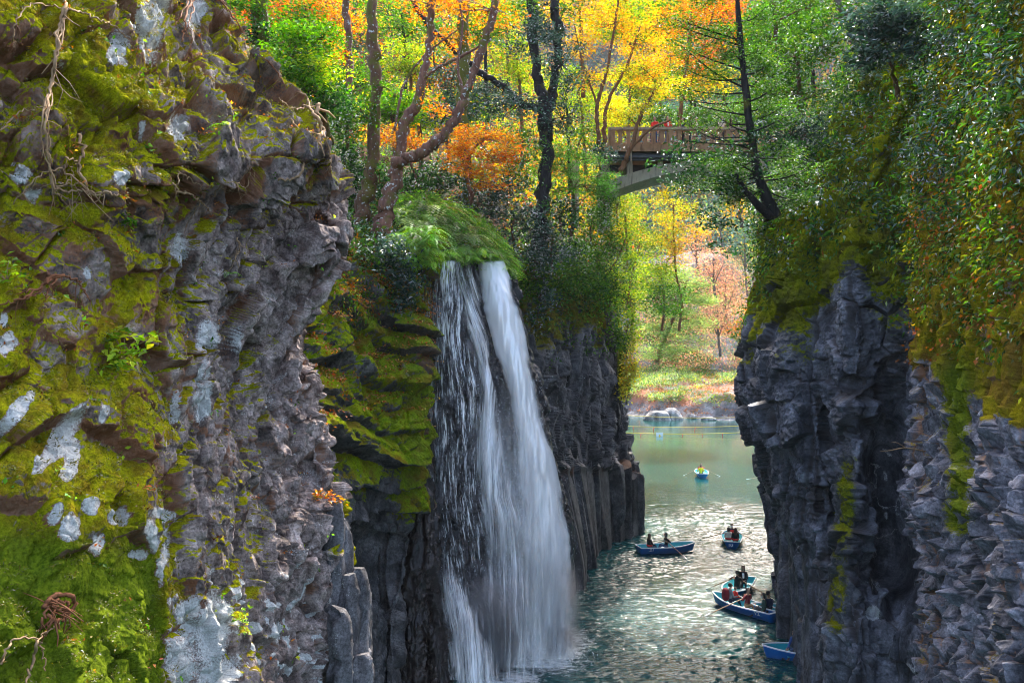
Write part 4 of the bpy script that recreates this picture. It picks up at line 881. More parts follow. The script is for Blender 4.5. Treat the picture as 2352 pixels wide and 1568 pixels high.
# bright trees standing on the brow of the column cliff
tree('brow_tree', 'bright green tree on the brow of the column cliff', [[(1375, 690, 52, .09), (1390, 640, 52, .07), (1420, 590, 52, .05), (1440, 540, 52, .03)], [(1440, 700, 54, .07), (1450, 640, 54, .05), (1470, 560, 54, .03)]],
     [(1400, 560, 52, 44, 34, 1.3, 30, 'green'), (1440, 610, 53, 36, 40, 1.2, 26), (1400, 650, 52, 40, 34, 1.2, 24), (1445, 690, 54, 32, 44, 1.1, 26), (1375, 600, 51, 30, 30, 1, 16, 'green'), (1430, 530, 53, 44, 30, 1.2, 18)], 'lime', L=.16, n=42, sig=(.3, .3, .14), brk=B_warm, seed=120)
shrub('ivy', 'yellow green ivy hanging down the outer edge of the column cliff', [(1440, 760, 54.2, 26, 50, .5, 30, 'lime'), (1450, 830, 54.4, 16, 54, .4, 26, 'yellow'), (1418, 770, 53, 20, 40, .4, 16, 'green'), (1436, 890, 54.4, 12, 30, .3, 10, 'yellow')], 'yellow', L=.15, asp=.7, n=40, sig=(.2, .12, .25), mat=M_soft, seed=121, cat='ivy')
# trees beyond the bridge, seen under the arch
for k, (cl, pal, lab) in enumerate([
    ([(1430, 480, 84, 44, 34, 3, 26), (1470, 560, 86, 40, 50, 3, 30), (1440, 640, 84, 34, 50, 3, 20)], 'lime', 'sunlit lime tree filling the space under the left half of the arch'),
    ([(1540, 470, 92, 50, 40, 3, 30), (1580, 520, 94, 40, 40, 3, 22, 'gold'), (1520, 540, 90, 40, 40, 3, 22)], 'yellow', 'sunlit yellow tree under the crown of the arch'),
    ([(1500, 620, 90, 40, 40, 3, 24), (1540, 590, 92, 34, 34, 3, 16, 'gold')], 'lime', 'yellow green tree below the arch, left of the pale spreading tree'),
    ]):
    px, py, d = cl[0][:3]
    tree('sunlit_tree', lab, [[(px + 20, 760, d, .16), (px + 26, 690, d, .14), (px + 12, 620, d, .12), (px + 6, py, d, .08)]], cl + [(px + 6, 690, d - 3, 36, 40, 3, 26, 'green'), (px - 20, 640, d - 2, 30, 40, 3, 20, 'lime')], pal, L=.26, n=46, sig=(.6, .6, .25), flat=.5, brk=B_warm, seed=130 + k)
tree('spreading_tree', 'pale green spreading tree with level boughs over the far shore', [[(1510, 830, 112, .3), (1530, 770, 112, .24), (1560, 700, 112, .16), (1580, 640, 112, .1)]],
     [(1540, 625, 112, 50, 14, 3, 20), (1580, 650, 112, 50, 14, 3, 22), (1530, 670, 111, 54, 14, 3, 24), (1590, 690, 111, 50, 14, 3, 22), (1540, 715, 111, 60, 14, 3, 26), (1600, 740, 111, 40, 14, 3, 16), (1520, 760, 110, 56, 18, 3, 24), (1570, 790, 110, 50, 20, 3, 22), (1510, 810, 110, 44, 22, 3, 18)], 'pale', L=.33, n=60, sig=(.85, .85, .2), flat=.75, brk=B_warm, seed=140)
for k, (px, py, d, rx, ry, pal, lab, dens) in enumerate([
    (1640, 610, 150, 46, 44, 'pink', 'leafless pinkish tree behind the spreading pale green tree', 24),
    (1668, 665, 155, 44, 50, 'pink', 'rosy autumn tree beside the right cliff, above the far rocks', 26),
    (1650, 730, 145, 44, 44, 'pink', 'dusky pink bush tree low over the far boulders', 24),
    (1710, 740, 140, 30, 30, 'orange', 'low orange tree beside the bulge of the right cliff', 12),
    (1600, 560, 165, 40, 36, 'pink', 'pink grey tree just below the hanging evergreen twigs', 18),
    (1712, 560, 190, 40, 60, 'haze', 'bluish green tree on the far hillside', 46),
    (1735, 580, 200, 24, 24, 'yellow', 'yellow green tree on the far hillside beside the mossy brow', 10),
    (1655, 495, 215, 44, 40, 'haze', 'hazy blue tree high on the far hillside', 34),
    (1700, 470, 120, 24, 26, 'gold', 'gold maple tuft seen through the double stems on the brow', 9)]):
    tree('far_tree', lab, [[(px + 5, py + ry * 2, d, .28), (px, py + ry, d, .2), (px - 2, py - ry * .4, d, .1)], [(px, py + ry, d, .14), (px + rx * .5, py - ry * .2, d, .06)], [(px, py + ry, d, .14), (px - rx * .5, py - ry * .1, d, .06)]],
         [(px, py - ry * .3, d, rx, ry * .7, 4, dens), (px, py + ry * .4, d, rx * .9, ry * .6, 4, dens)], pal, L=.34, n=30, sig=(1.2, 1.2, .7), flat=.35, brk=B_grey, seed=150 + k, limb=.1)

# ---- trees on the right bank
def stick(px, py, d, px2, py2, d2, r, sag=-.3):
    a, b = P(px, py, d), P(px2, py2, d2); m = (a + b) / 2 + np.array([0, 0, sag])
    return a, m, b
g8 = np.random.default_rng(300)
root = empty('sparse_tree', P(1782, 498, 27.5)); tag(root, 'slender dark tree with long level branches leaning from the right cliff brow', 'tree')
b8 = np.array(root.location); mb = MB()
tr = spline(np.array([P(1782, 498, 27.5), P(1755, 440, 27.3), P(1738, 390, 27.2), P(1724, 300, 27.1), P(1712, 200, 27), P(1700, 90, 27), P(1690, -60, 27)]), 60)
rad = np.linspace(.19, .07, 60); mb.tube(tr - b8, rad, 9, .3, 3)
tr2 = spline(np.array([P(1768, 496, 27.4), P(1735, 465, 27), P(1706, 428, 26.8), P(1690, 400, 26.6)]), 20); mb.tube(tr2 - b8, np.linspace(.14, .06, 20), 8, .3, 4)
tips = []
for i in range(46):
    t = int(8 + 50 * (i + 2.2 * g8.standard_normal()) / 46); t = min(58, max(6, t)); p0 = tr[min(t, 58)]
    side = -1 if i % 3 else 1
    ln = (2.9 - .9 * i / 46) * (.35 + .8 * g8.random()) * (1 if side < 0 else .6)
    dirv = np.array([side * 1.0, .8 * g8.standard_normal(), .08 + .30 * i / 46 + .22 * g8.standard_normal()]); dirv /= np.linalg.norm(dirv)
    p2 = p0 + dirv * ln; pm = p0 + dirv * ln * .5 + np.array([0, 0, -.12 * ln * g8.random()])
    br = spline(np.array([p0, pm, p2]), 9); mb.tube(br - b8, np.linspace(.034, .009, 9), 5, cap=False)
    for q in range(7):
        a = br[2 + q]; e = a + np.array([side * .35, .35 * g8.standard_normal(), .22 * g8.standard_normal() + .05]) * (1.1 - q * .08)
        mb.tube(np.array([a, (a + e) / 2 + .03 * g8.standard_normal(3), e]) - b8, [.012, .009, .005], 4, cap=False)
        tips += [e, (a + e) / 2]
mb.build('trunk', B_dark, root)
tips = np.array(tips); tx, ty = proj(tips); keep = ~((tx < 1705) & (ty > 222) & (ty < 345) & (g8.random(len(tips)) < .9)); tips = tips[keep]
V, c = sprays(tips, 40, (.21, .21, .08), .09, .5, .65, 'green', g8)
V2, c2 = sprays(np.array([P(x, y, 26.8) + .5 * g8.standard_normal(3) * np.array([.5, .8, .3]) for x, y in [(1600,372),(1640,350),(1560,372),(1680,380),(1590,400),(1640,410),(1700,340),(1610,340),(1660,440),(1570,420),(1640,520),(1600,500),(1665,560),(1640,480),(1690,520),(1560,345),(1530,365),(1740,300),(1755,345),(1720,360),(1720,310),(1760,330),(1700,420)] * 3]), 26, (.22, .25, .12), .16, .38, .4, 'dark', g8)
leaf_object('crown', np.concatenate([V, V2]) - b8, np.concatenate([c, c2]), M_gloss, root)
for k, (stems, cl, pal, lab, brk) in enumerate([
    ([[(2010, 330, 33, .2), (1998, 230, 33, .17), (1968, 90, 33, .14), (1930, 20, 33, .12), (1900, -60, 33, .1)]], [(1930, 40, 33, 70, 40, 1.3, 26), (1890, 110, 33, 50, 34, 1.2, 18), (1990, 130, 32.6, 40, 34, 1, 14)], 'mid', 'pale trunked tree leaning left at the top of the right bank', B_grey),
    ([[(1850, 330, 36, .12), (1838, 230, 36, .1), (1830, 120, 36, .08)]], [(1830, 130, 36, 60, 50, 1.5, 28), (1800, 210, 36, 44, 34, 1.2, 18), (1870, 220, 35.5, 40, 34, 1.2, 14)], 'mid', 'bushy green tree right of the slender dark tree', B_brown),
    ([[(1800, 400, 34, .1), (1790, 330, 34, .08), (1796, 260, 34, .06)]], [(1790, 290, 34, 50, 30, 1.2, 22), (1840, 310, 34, 40, 26, 1.1, 16), (1810, 360, 33, 40, 22, 1, 15, 'dark')], 'blue', 'silvery leaved tree at the right end of the bridge', B_grey),
    ([[(1790, 160, 40, .12), (1780, 60, 40, .1), (1776, -40, 40, .08)]], [(1780, 30, 40, 60, 40, 1.6, 28), (1850, 20, 40, 50, 40, 1.6, 22), (1760, 100, 40, 40, 30, 1.4, 14, 'green')], 'green', 'dense green tree filling the top edge right of the slender tree', B_brown),
    ([[(2070, 260, 28, .08), (2050, 160, 27.5, .06), (2030, 90, 27, .04)]], [(2025, 70, 26.5, 46, 30, .9, 18), (2075, 50, 26.5, 44, 30, .9, 18), (1995, 130, 26.5, 34, 22, .8, 11), (2110, 110, 26, 34, 26, .8, 12), (2000, 30, 26.6, 40, 20, .8, 10)], 'blue', 'large leaved blue green shrub jutting out at the top of right bank', B_brown)]):
    tree('bank_tree', lab, stems, cl, pal, L=.19 if k < 4 else .24, asp=.42, n=34, sig=(.3, .3, .17), flat=.45, mat=M_gloss, brk=brk, seed=320 + k)

# ---- ground cover: leaf sprays rooted all over the slopes and cliff brows
def cover(name, label, grid, dens_fn, count, pal, L, asp, n_each, sig, seed, mat=None, lift=.12, droop=0, flat=.4, cat='undergrowth', parent=None):
    g = np.random.default_rng(seed)
    nrm_ = face_camera(grid, normals(grid)).reshape(-1, 3); G = grid.reshape(-1, 3); px, py = proj(G)
    cell = np.linalg.norm(np.cross(np.gradient(grid, axis=0), np.gradient(grid, axis=1)), axis=-1).ravel()
    w = dens_fn(px, py, nrm_[:, 2], G) * cell
    w = np.maximum(w, 0); w /= w.sum()
    i = g.choice(len(G), count, p=w)
    cen = G[i] + nrm_[i] * lift * (.3 + g.random((count, 1)))
    N = count * n_each
    pos = np.repeat(cen, n_each, axis=0) + g.standard_normal((N, 3)) * np.asarray(sig)
    nr = np.repeat(nrm_[i], n_each, axis=0) * .6 + np.array([0, 0, flat]) + .55 * g.standard_normal((N, 3))
    along = np.repeat(nrm_[i] + np.array([0, 0, droop]), n_each, axis=0)
    V = leaf_arrays(pos, nr, L, asp, g, along=along)
    tint = np.repeat(np.clip(1 + .35 * g.standard_normal((count, 1)), .4, 1.9), n_each, axis=0)
    pals = pal if isinstance(pal, list) else [pal]
    which = g.integers(0, len(pals), count)
    C = np.zeros((N, 3))
    for k, p_ in enumerate(pals):
        m = np.repeat(which == k, n_each); C[m] = pick(p_, m.sum(), g)
    o = leaf_object(name, V, np.clip(C * tint, .004, .9), mat or M_soft)
    tag(o, label, cat, kind='stuff'); return o
# ================================================================== GROUND COVER ON SLOPES AND CLIFFS
def band(px, py, x0, x1, y0, y1, s=25):
    return sst(x0 - s, x0 + s, px) * (1 - sst(x1 - s, x1 + s, px)) * sst(y0 - s, y0 + s, py) * (1 - sst(y1 - s, y1 + s, py))
WS = bpy.data.objects['wooded_slope']
def grid_of(o, nv, nu):
    a = np.zeros(len(o.data.vertices) * 3, dtype=np.float32); o.data.vertices.foreach_get('co', a); return a.reshape(nv, nu, 3).astype(float)
GW = grid_of(WS, 200, 260); GB = grid_of(bpy.data.objects['wooded_slope.001'], 140, 140)
cover('undergrowth', 'dark green undergrowth covering the forest floor above the waterfall', GW, lambda x, y, u, G: band(x, y, 250, 1480, -200, 640) * (1 - .85 * band(x, y, 900, 1150, 440, 640)) * np.exp(-np.maximum(G[:, 1] - 34, 0) / 40), 4700, ['dark', 'mid', 'green'], .2, .45, 22, (.3, .3, .2), 401, M_gloss, .3)
cover('undergrowth', 'sunny yellow green undergrowth deep in the forest above the waterfall', GW, lambda x, y, u, G: band(x, y, 560, 1500, -200, 560) * sst(48, 70, G[:, 1]), 3000, ['lime', 'gold', 'green', 'orange'], .32, .5, 22, (.7, .7, .4), 402, M_soft, .7)
cover('leaf_litter', 'reddish fallen leaves scattered on the forest floor above the fall', GW, lambda x, y, u, G: band(x, y, 700, 1350, 380, 680), 700, 'litter', .13, .8, 12, (.4, .4, .04), 403, M_soft, .03, cat='fallen leaves')
cover('undergrowth', 'mixed shrubs and creepers covering the slope over the right cliff', GB, lambda x, y, u, G: band(x, y, 1745, 2250, -120, 520) * np.exp(-np.maximum(G[:, 1] - 36, 0) / 14), 2600, ['mid', 'dark', 'blue', 'cliff'], .2, .42, 24, (.3, .3, .25), 404, M_gloss, .35)
ml = lambda x: np.interp(x, [1690, 1760, 1860, 1905, 1960, 2000, 2100, 2400], [760, 640, 620, 600, 560, 600, 640, 640])
cover('cliff_plants', 'tangled ferns and creepers over the brow of the tall cliff', RIGHT, lambda x, y, u, G: (1 - sst(-70, 60, y - ml(x))) * sst(-150, -60, y), 1450, ['cliff', 'mid', 'cliff', 'dark'], .17, .4, 20, (.24, .24, .18), 405, M_soft, .2, -.5, cat='cliff plants')
cover('cliff_plants', 'glossy leaved sprigs standing out from the brow of the tall cliff', RIGHT, lambda x, y, u, G: (1 - sst(-140, -10, y - ml(x))) * sst(-150, -60, y), 380, ['blue', 'dark'], .2, .36, 18, (.22, .22, .15), 406, M_gloss, .4, -.2, cat='cliff plants')
cover('cliff_plants', 'ferns and creepers hanging over the column end wall', ENDS, lambda x, y, u, G: (1 - .8 * sst(2420, 2650, x)) * (1 - sst(620, 860, y + (2230 - x) * .5)) * sst(-150, -60, y), 1500, ['cliff', 'cliff', 'mid', 'curtain'], .125, .4, 20, (.17, .17, .14), 407, M_soft, .15, -.6, cat='cliff plants')
cover('cliff_plants', 'glossy sprigs and shrublets on the upper column end wall', ENDS, lambda x, y, u, G: (1 - .8 * sst(2420, 2650, x)) * (1 - sst(380, 560, y)) * sst(-150, -60, y), 520, ['blue', 'dark', 'mid'], .16, .36, 20, (.2, .2, .15), 408, M_gloss, .4, -.2, cat='cliff plants')
cover('fallen_leaves', 'brown and red dead leaves caught among the hanging creepers', ENDS, lambda x, y, u, G: (1 - .8 * sst(2420, 2650, x)) * (1 - sst(560, 900, y)) * sst(200, 460, y), 240, 'litter', .1, .7, 7, (.12, .12, .1), 409, M_soft, .2, -.5, cat='fallen leaves')
GC = grid_of(bpy.data.objects['column_cliff'], 560, 400); GM = grid_of(bpy.data.objects['mossy_cliff'], 560, 420)
cover('cliff_plants', 'creepers and small ferns on the brow of the column cliff', GC, lambda x, y, u, G: band(x, y, 1190, 1450, 560, 790, 40), 900, ['curtain', 'mid', 'green'], .17, .4, 18, (.25, .25, .2), 410, M_soft, .2, -.5, cat='cliff plants')
cover('cliff_plants', 'small ferns and creepers on the top of the mossy cliff', GM, lambda x, y, u, G: band(x, y, 760, 975, 540, 720, 30), 420, ['curtain', 'mid', 'litter'], .13, .4, 16, (.2, .2, .15), 411, M_soft, .15, -.5, cat='cliff plants')
cover('fallen_leaves', 'orange fallen leaves lying on the ledges of the mossy cliff', GM, lambda x, y, u, G: sst(.35, .7, u) * band(x, y, 690, 980, 600, 960), 500, 'litter', .09, .7, 9, (.2, .2, .02), 412, M_soft, .04, 0, cat='fallen leaves')

g = np.random.default_rng(415)
bx = g.uniform(1180, 1425, 330); by = np.interp(bx, [1180, 1250, 1330, 1425], [655, 640, 640, 670]) + 22 * g.standard_normal(330); bd = np.interp(bx, [1180, 1320, 1425], [40.2, 46, 53]) - .3 + .5 * g.standard_normal(330)
V, c = sprays(np.array([P(*q) for q in zip(bx, by, bd)]), 20, (.34, .3, .2), .2, .42, .45, 'mid', g)
tag(leaf_object('undergrowth', V, c, M_soft), 'leafy fringe along the brow of the column cliff', 'undergrowth', kind='stuff')

# fern mound over the head of the fall: arching fronds, each a rib with leaflets
def frond(base, dirv, ln, g, up=.55, pin=14, wl=.16):
    dirv = dirv / np.linalg.norm(dirv)
    t = np.linspace(0, 1, pin)
    rib = base + dirv * ln * t[:, None] + np.array([0, 0, 1]) * (ln * (up * t - (up + .45) * t * t))[:, None]
    tan = np.gradient(rib, axis=0); tan /= np.linalg.norm(tan, axis=1)[:, None]
    side = np.cross(tan, [0, 0, 1]); side /= np.linalg.norm(side, axis=1)[:, None] + 1e-6
    out_ = []
    for s in (-1, 1):
        w = wl * ln * np.sin(np.clip(t * 1.02 + .06, 0, 1) * math.pi) ** .7
        tip = rib + (side * s + tan * .45) * w[:, None] - np.array([0, 0, 1]) * (w * .25)[:, None]
        a = rib; b_ = rib + tan * (ln / pin * .8)
        mid = (rib * .45 + tip * .55) + tan * (ln / pin * .45)
        out_.append(np.stack([a, mid - tan * (ln / pin * .7), tip, mid], 1))
    return np.concatenate(out_)
def ferns(bases, nf, ln, pal, g, spread=1.0, lean=(0, -1, 0), **k):
    Vs, Cs = [], []
    for b_ in bases:
        tint = np.clip(1 + .25 * g.standard_normal(), .5, 1.6)
        for j in range(nf):
            a = g.random() * 2 * math.pi
            d = np.array([math.cos(a), math.sin(a), 0]) * spread + np.array(lean) * .7
            V = frond(b_, d, ln * (.6 + .7 * g.random()), g, **k); Vs.append(V)
            Cs.append(np.repeat(pick(pal, 1, g) * tint, len(V), axis=0) * (1 + .12 * g.standard_normal((len(V), 1))))
    return np.concatenate(Vs), np.clip(np.concatenate(Cs), .004, .9)
g = np.random.default_rng(420)
# soil mound under the ferns
rows = [[(900, 590, 33), (960, 600, 33.2), (1020, 604, 33.6), (1080, 600, 34.4), (1130, 610, 35.4), (1165, 640, 36.6)],
        [(900, 540, 33.4), (960, 545, 33.6), (1020, 552, 34), (1080, 560, 34.8), (1130, 580, 35.8), (1165, 620, 37)],
        [(905, 490, 34.5), (960, 480, 35), (1020, 490, 35.6), (1080, 515, 36.2), (1130, 555, 37), (1165, 605, 38)],
        [(915, 460, 36), (960, 455, 36.5), (1020, 470, 37), (1080, 505, 37.6), (1130, 550, 38.4), (1165, 605, 39.4)],
        [(915, 480, 38.5), (960, 480, 39), (1020, 500, 39.4), (1080, 530, 40), (1130, 580, 40.6), (1165, 630, 41)]]
gm = sheet(rows, 70, 70); gm[..., 2] += .15 * fbm(gm, 3, 421)
tag(grid_mesh('mound', gm, M_litter), 'soil mound above the head of the waterfall', 'mound', kind='structure')
G = gm[:50].reshape(-1, 3); ii = g.choice(len(G), 420)
V, c = ferns(G[ii] + [0, 0, .05], 6, .85, 'fern', g, lean=(.1, -.35, .1), spread=1.2)
edge_ = np.array([P(x, y, d) for x, y, d in zip(g.uniform(950, 1120, 90), g.uniform(572, 600, 90), np.interp(g.uniform(950, 1120, 90), [950, 1120], [32.6, 34.6]))])
V3, c3 = ferns(edge_, 4, .62, 'fern', g, lean=(.1, -.6, -.1), up=.45, spread=1.3)
V = np.concatenate([V, V3]); c = np.concatenate([c, c3])
bg_ = np.array([P(x, y, d) for x, y, d in zip(g.uniform(915, 1130, 46), g.uniform(470, 590, 46), g.uniform(32.4, 35.4, 46))]); jj = [np.abs(G - q).sum(1).argmin() for q in bg_]
V4, c4_ = ferns(G[jj] + [0, 0, .1], 5, 1.35, 'pale', g, lean=(.1, -.9, .1), up=.75)
lf = np.array([P(x, y, d) for x, y, d in zip(g.uniform(905, 1000, 70), g.uniform(520, 610, 70), g.uniform(30.2, 31.2, 70))])
V5, c5 = ferns(lf, 6, .75, 'fern', g, lean=(.2, -1, -.1), up=.35)
V6, c6 = ferns(G[g.choice(len(G), 60)] + [0, 0, .12], 4, .8, 'litter', g, lean=(.1, -1, -.1), up=.4)
V = np.concatenate([V, V4, V5, V6]); c = np.concatenate([c, c4_, c5, c6 * .6])
V2, c2 = sprays(gm[:45].reshape(-1, 3)[g.choice(45 * 70, 900)] + [0, 0, .2], 14, (.2, .2, .15), .11, .35, .5, 'fern', g)
tag(leaf_object('ferns', np.concatenate([V, V2]), np.concatenate([c, c2]), M_soft), 'bright green ferns and grass mounded over the head of the waterfall', 'ferns', kind='stuff')
for k, (px, py, d, ln, lab) in enumerate([(945, 560, 31.6, 1.0, 'large arching fern beside the base of the forked maple'), (1005, 585, 32.2, .95, 'large drooping fern hanging just above the thin veil of water'), (925, 640, 30.6, .8, 'fern growing out of the mossy cliff edge below the tree roots')]):
    base = P(px, py, d); f = empty('fern', base); tag(f, lab, 'fern')
    V, c = ferns([np.zeros(3)], 9, ln, 'fern', g, lean=(.2, -.9, .1)); leaf_object('fronds', V, c, M_soft, f)
    mb = MB(); mb.tube([(0, 0, -.12), (0, 0, .05)], [.04, .03], 6); mb.build('rootstock', B_brown, f)

# ---- the far hillside and far shore
M_hill, nt = newmat('hill_soil'); tc = nd(nt, 'ShaderNodeTexCoord').outputs['Object']
c_ = mixc(nt, ramp(nt, noise(nt, tc, .06, 6, .65), [(.35, 0), (.65, 1)]), (.03, .055, .02), (.09, .07, .03))
b = nd(nt, 'ShaderNodeBsdfPrincipled', {'Roughness': .95}); nt.links.new(c_, b.inputs['Base Color']); out(nt, b)
xs = np.linspace(-260, 330, 200); ts = np.linspace(0, 1, 110)
gx, gt = np.meshgrid(xs, ts)
hill = np.stack([gx, 205 + 120 * gt + 0 * gx, -1 + 84 * gt ** .9 + 18 * (gx - 60) / 200 * gt], -1)
hill[..., 2] += 7 * gt * fbm(hill * np.array([.02, .02, .02]), 4, 431); hill[..., 1] += 8 * fbm(hill * .03, 3, 432)
xs2 = np.linspace(-520, 760, 160); gx, gt = np.meshgrid(xs2, np.linspace(0, 1, 60))
ridge = np.stack([gx, 430 + 190 * gt, 40 + 270 * gt ** .85], -1); ridge[..., 2] += 26 * gt * fbm(ridge * .008, 4, 434); ridge[..., 1] += 20 * fbm(ridge * .012, 3, 435)
tag(grid_mesh('hills', ridge, M_hill), 'distant wooded ridge rising behind the valley', 'hill', kind='structure')
cover('far_forest', 'distant gold and green forest mantling the ridge', ridge, lambda x, y, u, G: band(x, y, 1000, 2000, -260, 640, 60), 4200, ['haze', 'haze', 'gold', 'orange'], 2.6, .6, 20, (3.5, 3.5, 2.6), 436, M_soft, 4.0, 0, cat='forest')
tag(grid_mesh('hills', hill, M_hill), 'steep wooded hillside closing the valley far behind', 'hill', kind='structure')
vis = lambda x, y, u, G: np.maximum(band(x, y, 1280, 1800, -40, 900, 60), .12 * band(x, y, 500, 2200, -200, 700, 60))
cover('far_forest', 'hazy green and gold forest covering the far hillside', hill, vis, 5200, ['haze', 'haze', 'haze', 'gold', 'pale'], 1.1, .6, 26, (1.5, 1.5, 1.2), 433, M_soft, 2.0, 0, cat='forest')

M_shore = rock_mat('pale_shore_rock', (.13, .125, .13), (.25, .245, .25), fs=.35, bump=.5, stain=(.26, .085, .035), moss_a=(.09, .13, .02), moss_b=(.05, .09, .02))
xs = np.linspace(2, 60, 150); ys = np.concatenate([np.linspace(126, 152, 40), np.linspace(153, 215, 80)])
gx, gy = np.meshgrid(xs, ys); g = np.stack([gx, gy, 0 * gx], -1)
edge = 148 + 6 * np.sin(gx * .12) - .25 * (gx - 30) + 3.5 * fbm(g * .12, 3, 440)
t_ = gy - edge
g[..., 2] = np.where(t_ < 0, t_ * .3, 3.4 * sst(0, 6, t_) + .16 * np.maximum(t_ - 3, 0) + .42 * np.maximum(t_ - 24, 0)) + (.7 * fbm(g * .3, 4, 441) + facet(g, axes(1.9), 443, .9, .5, .3, .2)[0] * .6) * sst(-1, 2, t_)
nn = face_camera(g, normals(g)); up = nn[..., 2]
a_ = attrs_of(g.shape[:2], tone=.6 + .3 * fbm(g * .4, 3, 445), stain=.9 * sst(.5, 2.5, g[..., 2]) * (1 - sst(5, 8, g[..., 2])) * (.5 + .9 * fbm(g * .3, 3, 446)) + .15, moss=np.where((g[..., 2] > 2.6) & (t_ < 60), .25 + .8 * fbm(g * .12, 3, 447) + .3, 0), fresh=.9)
tag(grid_mesh('far_shore', g, M_shore, a_), 'sunlit rocky far shore strewn with russet leaves', 'shore', kind='structure')
SH = g
cover('grass', 'bright green grass and weeds on the far shore', SH, lambda x, y, u, G: (G[:, 2] > 2.4) * (G[:, 2] < 8) * sst(-.15, .2, fbm(G * .10, 3, 447)) * band(x, y, 1440, 1720, 840, 935, 15), 1300, ['lime', 'pale', 'green'], .5, .25, 14, (.5, .5, .2), 448, M_soft, .3, .8, cat='grass')
cover('fallen_leaves', 'russet leaves and dry stalks over the far shore rocks', SH, lambda x, y, u, G: (G[:, 2] > .5) * band(x, y, 1440, 1720, 820, 960, 20), 800, ['litter', 'litter', 'pink'], .32, .4, 10, (.6, .6, .12), 449, M_soft, .15, .2, cat='fallen leaves')
cover('far_bushes', 'pinkish bare bushes and scrub on the slope behind the far shore', SH, lambda x, y, u, G: (G[:, 2] > 7.5) * band(x, y, 1440, 1760, 600, 880, 20), 2200, ['pink', 'haze', 'pink', 'pale'], .4, .4, 18, (.9, .9, .6), 450, M_soft, .8, .3, cat='bushes')
# boulders
M_bould = rock_mat('pale_boulder_rock', (.20, .19, .19), (.36, .35, .34), fs=.6, bump=.5)
def boulder(label, px, py, d, sx, sy, sz, seed, name='boulder', group=None, mat=None):
    c = P(px, py, d)
    u = np.linspace(0, 2 * math.pi, 41); v = np.linspace(-.5, 1, 24) * math.pi / 2
    U, Vv = np.meshgrid(u, v)
    g = np.stack([np.cos(U) * np.cos(Vv), np.sin(U) * np.cos(Vv), np.sin(Vv)], -1)
    gg = g * (1 + .22 * fbm(g * 1.3 + seed, 3, seed)[..., None] + .12 * facet(g + seed * 3.1, axes(.6), seed, 1, .6, .1, .1)[0][..., None]) * np.array([sx, sy, sz])
    gg[:, -1] = gg[:, 0]
    o = grid_mesh(name, gg, mat or M_bould, attrs_of(U.shape, tone=.5 + .3 * fbm(g * 3, 2, seed), stain=.1))
    o.location = c; tag(o, label, 'boulder', group); return o
boulder('flat pale boulder standing in the water left of its twin under the safety rope', 1510, 962, 143, 2.2, 1.6, 1.5, 1)
boulder('rounded pale boulder in the water right of its flat twin', 1540, 962, 144, 2.1, 1.5, 1.7, 2)
boulder('small grey boulder in the water just right of the two big pale ones', 1590, 958, 146, .9, .8, .6, 3)
boulder('low pale boulder awash at mid channel', 1628, 962, 143, 1.3, .8, .4, 4)
boulder('low broken boulder awash beside the bulge of the right cliff', 1690, 952, 150, 1.4, 1, .5, 5)
boulder('grey boulder standing in the water against the right cliff bulge', 1706, 955, 146, 1.4, 1.2, 2.6, 6)
for k, (px, py, d, s, lab) in enumerate([(1490, 925, 158, 2.0, 'pale boulder at the left end of the far shore'), (1560, 930, 160, 2.4, 'grey blocky boulder in the middle of the far shore'), (1625, 938, 158, 1.7, 'leaf covered boulder at the water edge of the far shore'), (1600, 860, 185, 3.4, 'large white boulder above the green weeds'), (1650, 868, 182, 3.0, 'large grey boulder under the fallen log'), (1560, 872, 180, 2.6, 'white boulder left of the large ones above the weeds'), (1690, 905, 165, 2.6, 'pale boulder beside the bulge of the right cliff'), (1630, 830, 195, 4.2, 'tall pale rock face behind the fallen log'), (1600, 820, 200, 5.0, 'blue grey rock outcrop under the pink trees'), (1680, 835, 195, 4.0, 'blue grey outcrop beside the right cliff')]):
    boulder(lab, px, py, d, s * 1.2, s, s * .85, 20 + k)
lg = empty('log', P(1620, 850, 178)); tag(lg, 'bleached orange brown log lying on the far boulders', 'log')
mb = MB(); q0 = np.array(lg.location); mb.tube(spline(np.array([P(1605, 853, 178), P(1640, 851, 178), P(1690, 850, 179)]), 12) - q0, np.linspace(.35, .22, 12), 8, .2, 3); mb.build('stem', B_warm, lg)
mb = MB(); mb.tube(np.array([P(1650, 851, 178), P(1662, 845, 177.5)]) - q0, [.12, .06], 6); mb.build('stub', B_warm, lg)
